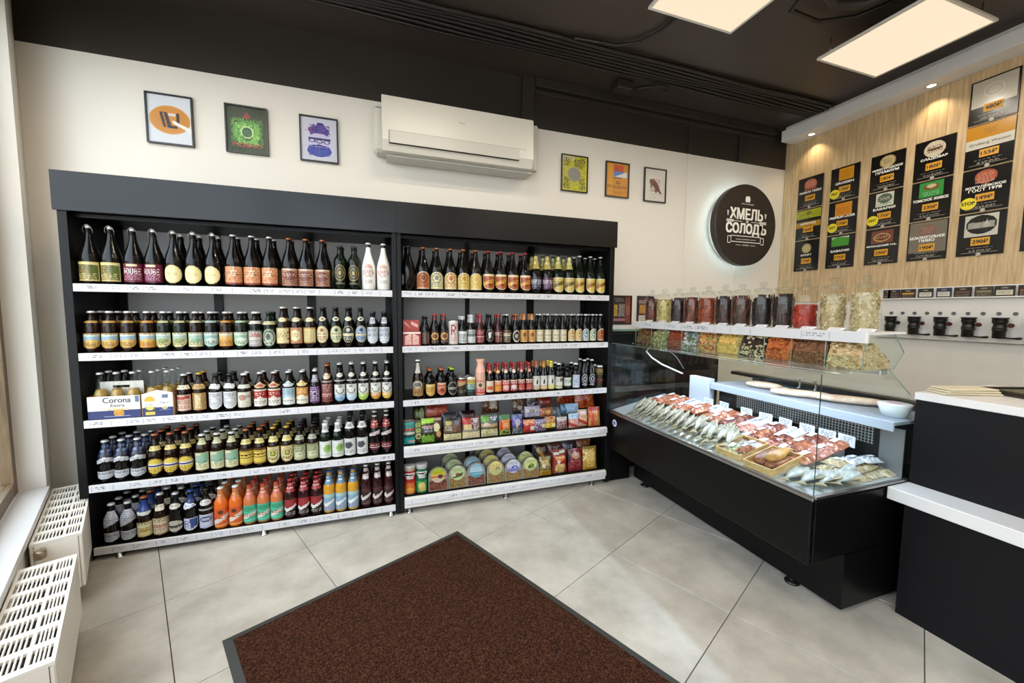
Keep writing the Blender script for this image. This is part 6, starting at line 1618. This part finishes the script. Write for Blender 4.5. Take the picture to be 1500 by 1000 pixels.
# four-pack carton at the left end of the right rack's second shelf
t = thing('beer_carton', 'small red and white carton at the left end of the right rack second shelf', 'carton', (0.212, YF + 0.02, S2))
rb = mat('red_board', '#a8423c', 0.5)
obj('tray', MB().box(-0.055, 0.055, 0.0005, 0.11, 0.0005, 0.09, ch=0.001), rb, t)
link('front_print', flat_print('front_print', Art(30, 24, 'fill #8f2c34; p .1 .3 .46 .1 .46 .9 .1 .9 #d9b0a4; p .54 .1 .9 .3 .9 .9 .54 .9 #d9b0a4; b 0 .14 #e0d6d0; spk .1 .3 .9 .9 .15 #b86a64'), 0.108, 0.088), t, (0, -0.0004, 0.001))
obj('handle_panel', MB().box(-0.05, 0.05, 0.054, 0.056, 0.0905, 0.165), rb, t)
link('band_print', flat_print('band_print', Art(30, 12, 'fill #b84a40; p .1 .1 .45 .9 .4 .9 .05 .3 #e0b8a8; p .5 .1 .95 .5 .9 .9 .5 .5 #e0b8a8'), 0.10, 0.05), t, (0, 0.0535, 0.11))

# ------------------------------------------------------------------ snacks on the right rack
def pouch_mesh(w, h, d, art, seed, nx=18, ny=20, m=GLOSSPRINT):
    A = Art(nx, ny, art, seed); rnd = random.Random(seed)
    vs = []; fs = []; cols = []

    def bul(u, v): return (max(0.0, min(1, 4 * min(u, 1 - u))) ** .6) * (max(0.0, min(1, 3.2 * min(v, 1 - v) - 0.12)) ** .6)
    jit = [[rnd.uniform(-.12, .12) for _ in range(nx + 1)] for _ in range(ny + 1)]
    for side in (-1, 1):
        for j in range(ny + 1):
            for i in range(nx + 1):
                u, v = i / nx, j / ny
                b = bul(u, v)
                pinch = 1 - 0.05 * b
                vs.append(((u - .5) * w * pinch, side * (0.0012 + b * d / 2 * (1 + jit[j][i])), v * h))
    K = (nx + 1) * (ny + 1)
    mean = tuple(A.c.reshape(-1, 3).mean(0))
    for j in range(ny):
        for i in range(nx):
            a = j * (nx + 1) + i
            fs.append((a, a + 1, a + nx + 2, a + nx + 1)); cols.append(tuple(A.c[ny - 1 - j, i]))
            a += K
            fs.append((a + 1, a, a + nx + 1, a + nx + 2)); cols.append(mean)
    me = colour_mesh('pouch', vs, fs, cols, m, True)
    return me


def pouch(x, y, z, w, h, d, art, label, seed, lean=0.12, rz=0.0, group='snack pouches on the right rack', name='snack_pouch'):
    t = thing(name, label, 'snack pack', (x, y, z), rz, group)
    t.rotation_euler = (-lean, 0, rz)
    link('pouch', pouch_mesh(w, h, d, art, seed), t)
    s = MB()
    for k in range(3): s.box(-w / 2 * .97, w / 2 * .97, -0.0022, 0.0022, h - 0.004 - 0.004 * k, h - 0.0025 - 0.004 * k)
    obj('top_seal', s, mat('foil_seal', '#8f8a84', 0.35, metal=0.4), t)
    return t


yr = YF + 0.035
RK = 'right rack fourth shelf'
R4 = [
    (0.187, 0, .0, .075, .175, .035, 'fill #1f7f78; b 0 .1 #3a2a34; b .1 .22 #2a9a90; b .34 .46 #b04a3a; b .5 .6 #c9c4b4; b .62 .7 #1a4a48; b .76 1 #2aa49a; e .7 .9 .3 .06 #c9a8a0', 'tall teal pouch, leftmost on the'),
    (0.248, .02, .0, .07, .16, .035, 'fill #3a3a1e; e .5 .2 .3 .12 #8a9a4a; e .5 .45 .3 .1 #9aa85a; e .5 .72 .28 .14 #c9c49a; e .5 .72 .16 .08 #6a6a30; spk 0 0 1 1 .1 #6a7030', 'olive green pouch with vegetable slices,'),
    (0.31, 0, .0, .085, .175, .035, 'fill #2a2a18; b 0 .2 #8fc01e; p 0 .1 1 0 1 .12 0 .24 #a4d82a; b .28 .38 #b08a80; b .4 .58 #4a4a50; t .42 .56 #b0b0b8; b .68 1 #5a8a28; spk 0 .68 1 1 .15 #8ab84a', 'black pouch with bright lime header,'),
    (0.369, .01, .0, .065, .17, .03, 'fill #4a3420; b 0 .12 #c99a90; e .45 .4 .36 .18 #d9cfa0; e .7 .7 .26 .13 #cfa070; spk 0 .8 1 1 .2 #2a1c10', 'brown pouch with round cream snack print,'),
    (0.474, .0, .0, .12, .16, .045, 'fill #5a4a3a; b 0 .1 #2a2a30; e .26 .2 .18 .12 #a89a4a; e .74 .2 .16 .1 #6a6a88; r .06 .36 .45 .56 #b0a48a; r .5 .3 .94 .6 #8a5038; b .66 .72 #4a3a2a; b .72 1 #cfc08a; spk 0 .72 1 1 .2 #e0d6ac; spk 0 .3 1 .6 .15 #6a5a4a', 'brown two-part snack tray pouch,'),
    (0.602, .0, .0, .12, .165, .045, 'fill #6a5a58; b 0 .08 #3a1c24; r .0 .05 .44 .34 #b02420; r .05 .34 .5 .62 #d6b88a; r .5 .05 1 .6 #6a4444; e .74 .2 .14 .1 #d0c8c4; spk .5 .1 1 .6 .2 #c0b0ac; b .62 .7 #8a8878; b .7 1 #dcc896; spk 0 .7 1 1 .2 #ece0bc', 'pouch with red corner and cream crackers,'),
    (0.733, .0, .0, .12, .165, .045, 'fill #6a7058; r 0 .04 .45 .3 #5f9a34; e .74 .16 .2 .12 #d6dadc; spk .5 0 1 .4 .2 #4a5a6a; b .38 .54 #b89a7a; e .3 .44 .2 .08 #d6c4b4; b .56 .64 #5a5a3a; b .64 1 #b8ac7a; spk 0 .64 1 1 .3 #d9d0a4', 'green-headed pouch with pale nuts,'),
    (0.846, .0, .0, .08, .155, .035, 'fill #3f6a44; b 0 .14 #3a7a50; p 0 .3 1 .2 1 .7 0 .75 #d9803c; p .05 .3 .2 .25 .25 .8 .08 .8 #b83024; e .55 .5 .26 .12 #e0a070; b .76 1 #8a9a4a; e .4 .86 .14 .06 #3a2a1c; e .72 .9 .12 .05 #4a3020', 'orange and green pouch,'),
    (0.939, .0, .0, .08, .15, .035, 'fill #5a4a9a; b 0 .2 #3f5a8a; e .5 .4 .26 .16 #b8b8c4; e .45 .6 .14 .08 #c9b860; b .7 1 #8a9490; spk 0 .6 1 1 .25 #3a3a44; spk 0 0 1 .5 .1 #8a84c0', 'violet and grey pouch,'),
    (1.03, .0, .0, .09, .10, .035, 'fill #b03226; b 0 .3 #c9754a; r .55 .5 .95 .85 #d9cfc8; spk 0 0 1 .4 .2 #e0b090', 'low red packet with white panel,'),
    (1.116, .0, .0, .085, .095, .03, 'fill #5a4468; b 0 .25 #8a80a0; r .62 .4 .95 .7 #e0d090; spk 0 .2 1 1 .25 #c9b8c4', 'small purple striped packet,'),
    (1.198, .0, .0, .085, .11, .03, 'fill #c9a83a; b 0 .4 #c08a5a; spk 0 0 1 .5 .2 #8a4a30; b .78 1 #2a2418; r .6 .5 .92 .75 #e6dcb0', 'yellow packet with dark foot,'),
    (1.292, .0, .0, .085, .10, .03, 'fill #7a5a58; b 0 .3 #b0aaa8; p 0 .8 1 .4 1 .7 0 1 #6a2028; spk 0 .2 1 1 .2 #d0b8b4', 'grey and wine-red packet,'),
    (1.39, .0, .0, .085, .12, .035, 'fill #c98a7a; b 0 .35 #a8c4d9; t .1 .3 #5a84a8; spk 0 .4 1 1 .25 #e0c0b4; p 0 .6 1 .9 1 1 0 .8 #b83a2c', 'pale blue and pink packet,'),
    (1.565, .0, .0, .10, .16, .04, 'fill #b8743a; b 0 .2 #a83a2a; spk 0 .2 1 1 .25 #d6a060; p 0 .3 .3 .2 .5 1 .2 1 #c9503a', 'orange-brown pouch, rightmost on the'),
]
R4C = (1.478, .02, .0, .085, .14, .035, 'fill #c98a6a; b 0 .3 #c9a890; spk 0 .3 1 1 .3 #e6c8a8; p 0 .5 1 .8 1 1 0 .7 #b83a2c; r .2 .1 .8 .24 #d9d0cc', 'rosy pouch with red stripe beside the orange-brown one,')
R4.append(R4C)
for k, (x, dy, dz, w, h, d, art, lab) in enumerate(R4):
    pouch(x, yr + dy, S4R + 0.002 + dz, w, h * .9, d, art, '%s %s' % (lab, RK) if lab.endswith('the') else '%s front of the %s' % (lab, RK), 400 + k)
R4B = [
    (0.266, .12, .10, .085, .13, .03, 'fill #2a3020; e .3 .5 .2 .3 #6a7a3a; e .7 .5 .2 .35 #9aa470; b 0 .1 #2a2430', 'dark olive pouch leaning behind the teal pouch'),
    (0.385, .13, .13, .16, .09, .035, 'fill #a03c30; p 0 .6 .5 .2 .5 .9 .1 .9 #c9705a; r .5 .2 .95 .8 #b84a3a; spk 0 0 1 1 .1 #d98a70', 'wide red pack lying behind the lime pouch'),
    (0.474, .10, .05, .11, .12, .04, 'fill #2f2c30; e .3 .3 .16 .14 #5a5038; e .74 .3 .14 .12 #4a4a60; spk 0 0 1 .5 .15 #6a6470', 'dark tray pouch behind the brown two-part one'),
    (0.602, .10, .05, .11, .125, .04, 'fill #3a2024; spk 0 0 1 1 .2 #6a4040; b 0 .2 #2a1418', 'dark red tray pouch behind the red-cornered one'),
    (0.785, .16, .12, .13, .15, .04, 'fill #4a2a1c; spk 0 0 1 1 .25 #8a5a30; e .65 .5 .22 .24 #cfb8a0; e .3 .4 .18 .2 #6a3a20; spk .4 .3 .9 .8 .2 #e0d0c0', 'brown pouch high behind the pale nuts pouch'),
    (1.0, .14, .10, .10, .16, .035, 'fill #5a4430; e .5 .3 .2 .1 #a87a3a; spk 0 0 1 1 .25 #8a7a6a; e .6 .7 .2 .1 #c0b0a4; b .8 1 #3a3a40', 'brown and grey pouch behind the violet one'),
    (1.06, .12, .04, .10, .13, .04, 'fill #2c2830; spk 0 0 1 1 .3 #6a6068; b 0 .1 #4a4450', 'dark spotted pouch behind the low red packet'),
    (1.12, .17, .13, .10, .13, .035, 'fill #4a3228; e .5 .35 .3 .16 #7a5a40; spk 0 0 1 1 .2 #a89080', 'brown pouch at the back behind the dark spotted one'),
    (1.085, .075, .09, .12, .085, .04, 'fill #c4b8d0; spk 0 0 1 1 .2 #e6e0ec; r .2 .3 .6 .6 #8a9a6a; t .5 .8 #6a5a90', 'white and lilac bag lying on the small packets'),
    (1.13, .13, .07, .12, .12, .035, 'fill #4a4050; spk 0 0 1 1 .35 #c9b8c4; b .4 .5 #2a2430', 'mottled dark packet behind the white and lilac bag'),
    (1.22, .15, .14, .11, .075, .035, 'fill #93301c; spk 0 0 1 1 .2 #b85a34; b .8 1 #7a4a34', 'flat brick-red pack at the back of the shelf'),
    (1.195, .07, .085, .10, .07, .035, 'fill #a0523a; spk 0 0 1 1 .3 #d9a080; e .6 .5 .2 .2 #c9a83a', 'orange spotted pack behind the yellow packet'),
    (1.385, .06, .10, .15, .075, .04, 'fill #a8c8e0; t .3 .7 #4a7ab0 .3 .9; b .9 1 #e0e6ea; p 0 0 .2 0 .3 1 0 1 #3a6a8a', 'sky blue bag lying on the right rack packets'),
    (1.29, .09, .05, .09, .10, .035, 'fill #5a6a74; spk 0 0 1 1 .25 #2a343c; p .5 0 .7 0 1 1 .7 1 #8a949a', 'slate grey packet behind the sky blue bag'),
    (1.41, .17, .145, .16, .165, .05, 'fill #a03a1c; spk 0 0 1 1 .3 #c4602c; p .1 .3 .2 .2 .5 .9 .4 .95 #8a2418; p .3 .3 .4 .2 .7 .9 .6 .95 #8a2418', 'large orange-red chips bag at the rear left corner'),
    (1.535, .10, .12, .17, .18, .05, 'fill #a8441f; spk 0 0 1 1 .3 #cf7636; p .2 .2 .35 .1 .6 .9 .45 .95 #8a2a1a', 'large orange-red chips bag by the right side panel'),
]
for k, (x, dy, dz, w, h, d, art, lab) in enumerate(R4B):
    pouch(x, yr + dy, S4R + 0.002 + dz, w, h * .92, d, art, lab, 450 + k, lean=0.2)

# canisters, tubs and bags on the bottom shelf
def canister(x, y, art, lab, seed):
    r, h = .0375, .185
    P = [(r, 0), (r, h)]
    t = thing('crisp_canister', lab, 'canister', (x, y, S5R + 0.001), -0.05, 'crisp canisters on the bottom shelf')
    obj('tube', MB().lathe([(r - .001, 0), (r, .004), (r, h)], 24), GL['tin'], t)
    link('sleeve', wrap_print('sleeve', Art(40, 40, art, seed), P, .006, h - .004, pi), t)
    obj('lid', MB().lathe([(r + .0015, h - .006), (r + .0015, h + .006), (r - .004, h + .008), (0.001, h + .0075)], 24, caps=False), mat('translucent_lid', '#b0aaa6', 0.25), t)


canister(.190, YF + .058, 'fill #a3231c; b 0 .12 #b8a898; p .3 .24 .42 .20 .62 .2 .7 .27 .58 .33 .38 .35 #e6e0dc; p .36 .26 .5 .24 .64 .24 .58 .29 .4 .31 #1a1416; r .4 .36 .6 .42 #d9cfca; b .54 .66 #c9401e; e .5 .7 .14 .1 #d8702a; b .74 1 #c9681e; e .5 .86 .12 .1 #e0a03c; e .44 .92 .1 .06 #d98a2c', 'red crisp canister, leftmost on the right rack bottom shelf', 501)
canister(.268, YF + .062, 'fill #1f6a48; b 0 .1 #b8b4b4; p .3 .24 .42 .20 .62 .2 .7 .27 .58 .33 .38 .35 #e6e0dc; p .36 .26 .5 .24 .64 .24 .58 .29 .4 .31 #1a1416; r .4 .36 .6 .46 #c9c4c4; b .58 1 #3f9a4c; e .5 .76 .1 .14 #d6c070; e .52 .88 .1 .08 #c9b060', 'green crisp canister beside the red one', 502)


def tub(x, y, z, w, h, body, disc, lab, seed):
    t = thing('snack_tub', lab, 'tub', (x, y, z), 0, 'arched clear snack tubs on the bottom shelf')
    t.rotation_euler = (-0.10, 0, 0)
    n = 14
    out = [(-w / 2, 0), (w / 2, 0), (w / 2, h - w / 2)] + [(w / 2 * cos(pi * k / n), h - w / 2 + w / 2 * sin(pi * k / n)) for k in range(1, n)] + [(-w / 2, h - w / 2)]
    obj('shell', MB().prism(out, 0.0, 0.028, 'y'), mat('cloudy_plastic', '#66635a', 0.15), t)
    ins = [(a * .9, 0.004 + b * .93) for a, b in out]
    obj('rim', MB().prism(out, -0.0025, -0.0005, 'y'), mat('clear_rim', '#7d7b70', 0.12), t)
    link('contents', flat_print('contents', Art(26, 14, body, seed), w * .9, h * .42, GLOSSPRINT), t, (0, -0.0032, 0.004))
    r = w * .375
    link('disc_label', flat_print('disc_label', Art(28, 28, 'oval ' + disc, seed + 1), 2 * r, 2 * r, GLOSSPRINT), t, (0, -0.0042, h * .345))


NUT = 'fill #6a3f32; spk 0 0 1 1 .35 #96604c; spk 0 0 1 1 .2 #4a2a22'
NUT2 = 'fill #7a6a3c; spk 0 0 1 1 .35 #a88a54; spk 0 0 1 1 .2 #8a4a34'
TUBS = [(.374, .130, .165, NUT, '#c9b83a; b 0 .3 #a8b83a; b .5 .7 #d9a880; b .56 .66 #b8402c; e .66 .6 .18 .14 #5a3a34; b .76 1 #c9b4a4; t .3 .45 #8a8020', 'yellow and red', 0),
        (.507, .1295, .16, NUT2, '#b8c490; b 0 .4 #c4cfa0; t .2 .4 #5a6a3a; p .1 .62 .9 .5 .8 .75 .2 .85 #4a5a2c; e .5 .6 .12 .1 #8a4a2c; e .25 .65 .12 .08 #dcd6c0', 'pale green', 2),
        (.638, .1295, .165, NUT, '#8fb4cc; b .55 1 #4a9aa8; t .3 .5 #d6e4ea; b .5 .6 #b8ccd4; t .7 .8 #a8d0d4; ring .5 .5 .5 .5 .86 #7a98ac', 'light blue', 1),
        (.778, .1295, .16, NUT2, '#d9c468; b 0 .4 #e0d080; b .48 .56 #c9b090; e .66 .6 .16 .18 #6a7050; e .66 .6 .1 .1 #b0b490; t .25 .4 #8a7a2a; b .66 1 #b8b878', 'straw yellow', 3),
        (.911, .1295, .155, NUT2, '#bcbcd8; b 0 .45 #d0d0de; t .2 .36 #6a6a90; e .6 .62 .24 .16 #3a4a98; b .66 .9 #7a78bc; e .62 .6 .12 .08 #a0b0d8', 'lilac', 2),
        (1.043, .1295, .155, NUT2, '#cdd184; b 0 .3 #dde0a4; t .2 .4 #6a7a3a; e .6 .66 .2 .2 #6a8a34; e .4 .7 .1 .12 #3a4a24; b .8 1 #b0b48a', 'lime-cream', 1)]
for k, (x, w, h, body, disc, nm, nb) in enumerate(TUBS):
    for b in range(nb + 1):
        lab = 'arched clear tub with %s disc label, %s on the bottom shelf' % (nm, ('front one', 'second in its file', 'third in its file', 'rearmost in its file')[b])
        tub(x - 0.012 * b, YF + .028 + .072 * b, S5R + 0.002 + 0.020 * b, w, h * .96, body, disc, lab, 520 + 7 * k + b)
BAGS = [(1.162, .0, .095, .14, 'fill #6a5a2c; e .4 .3 .3 .16 #b89a5c; spk 0 0 1 .6 .2 #c9b080; e .3 .45 .14 .1 #d9d0b8; b .68 1 #b88a1e; b .75 .8 #8a6a1a; t .84 .94 #7a5a18', 'mustard nut bag beside the arched tubs'),
        (1.282, .01, .122, .175, 'fill #8f2c24; p .1 .1 .9 .05 .9 .12 .1 .22 #cfd0b8; e .5 .36 .36 .12 #d9803c; t .3 .42 #f0d0a0; e .4 .5 .12 .08 #e0d0c0; e .5 .78 .36 .2 #d0a058; spk .2 .6 .8 1 .2 #e6c480; p 0 0 .1 0 .05 1 0 1 #6a1a18', 'red chips bag with golden chips print, bottom shelf'),
        (1.411, .005, .118, .17, 'fill #8a2a30; e .5 .28 .3 .16 #c99a80; e .5 .24 .14 .08 #d9c8b8; b .5 .56 #b87a70; spk 0 .5 1 1 .25 #b0484c; spk 0 .5 1 1 .2 #6a1a20; p 0 0 .2 0 .1 .6 0 .6 #3a2a34', 'dark red snack bag between two chips bags, bottom shelf'),
        (1.535, .0, .12, .175, 'fill #b88a34; b 0 .12 #8a7a3a; e .5 .36 .4 .2 #d9b464; spk 0 .1 1 .6 .25 #e6d090; e .5 .74 .3 .18 #e0b860; t .66 .8 #b8862c .3 .7; p .8 .1 1 .1 1 .9 .85 .9 #a8762a', 'golden chips bag, rightmost on the bottom shelf')]
for k, (x, dy, w, h, art, lab) in enumerate(BAGS):
    pouch(x, YF + .035 + dy, S5R + .002, w, h, .05, art, lab, 560 + k, lean=0.1, group='chips bags on the bottom shelf', name='chips_bag')
for k, (x, w, art, lab) in enumerate(((1.17, .11, 'fill #3a2a20; p .1 .2 .3 .1 .9 .8 .7 .9 #c98a2c; spk 0 0 1 1 .2 #6a5a40', 'dark bag with orange slash behind the mustard bag'), (1.285, .13, 'fill #5a2420; spk 0 0 1 1 .2 #8a4a34; b 0 .2 #6a3a34', 'dark red bag behind the red chips bag'),
                                     (1.405, .12, 'fill #3a2c34; p 0 0 .4 0 .3 .3 0 .3 #5a6a84; spk 0 0 1 1 .15 #7a4a4c', 'dark bag with blue corner behind the dark red bag'), (1.53, .12, 'fill #6a3428; b 0 .2 #8a4a3c; spk 0 0 1 1 .25 #b8863c', 'brown bag behind the golden chips bag'),
                                     )):
    pouch(x, YF + .12, S5R + .03, w, .175, .045, art, lab, 580 + k, lean=0.12, group='chips bags on the bottom shelf', name='chips_bag')
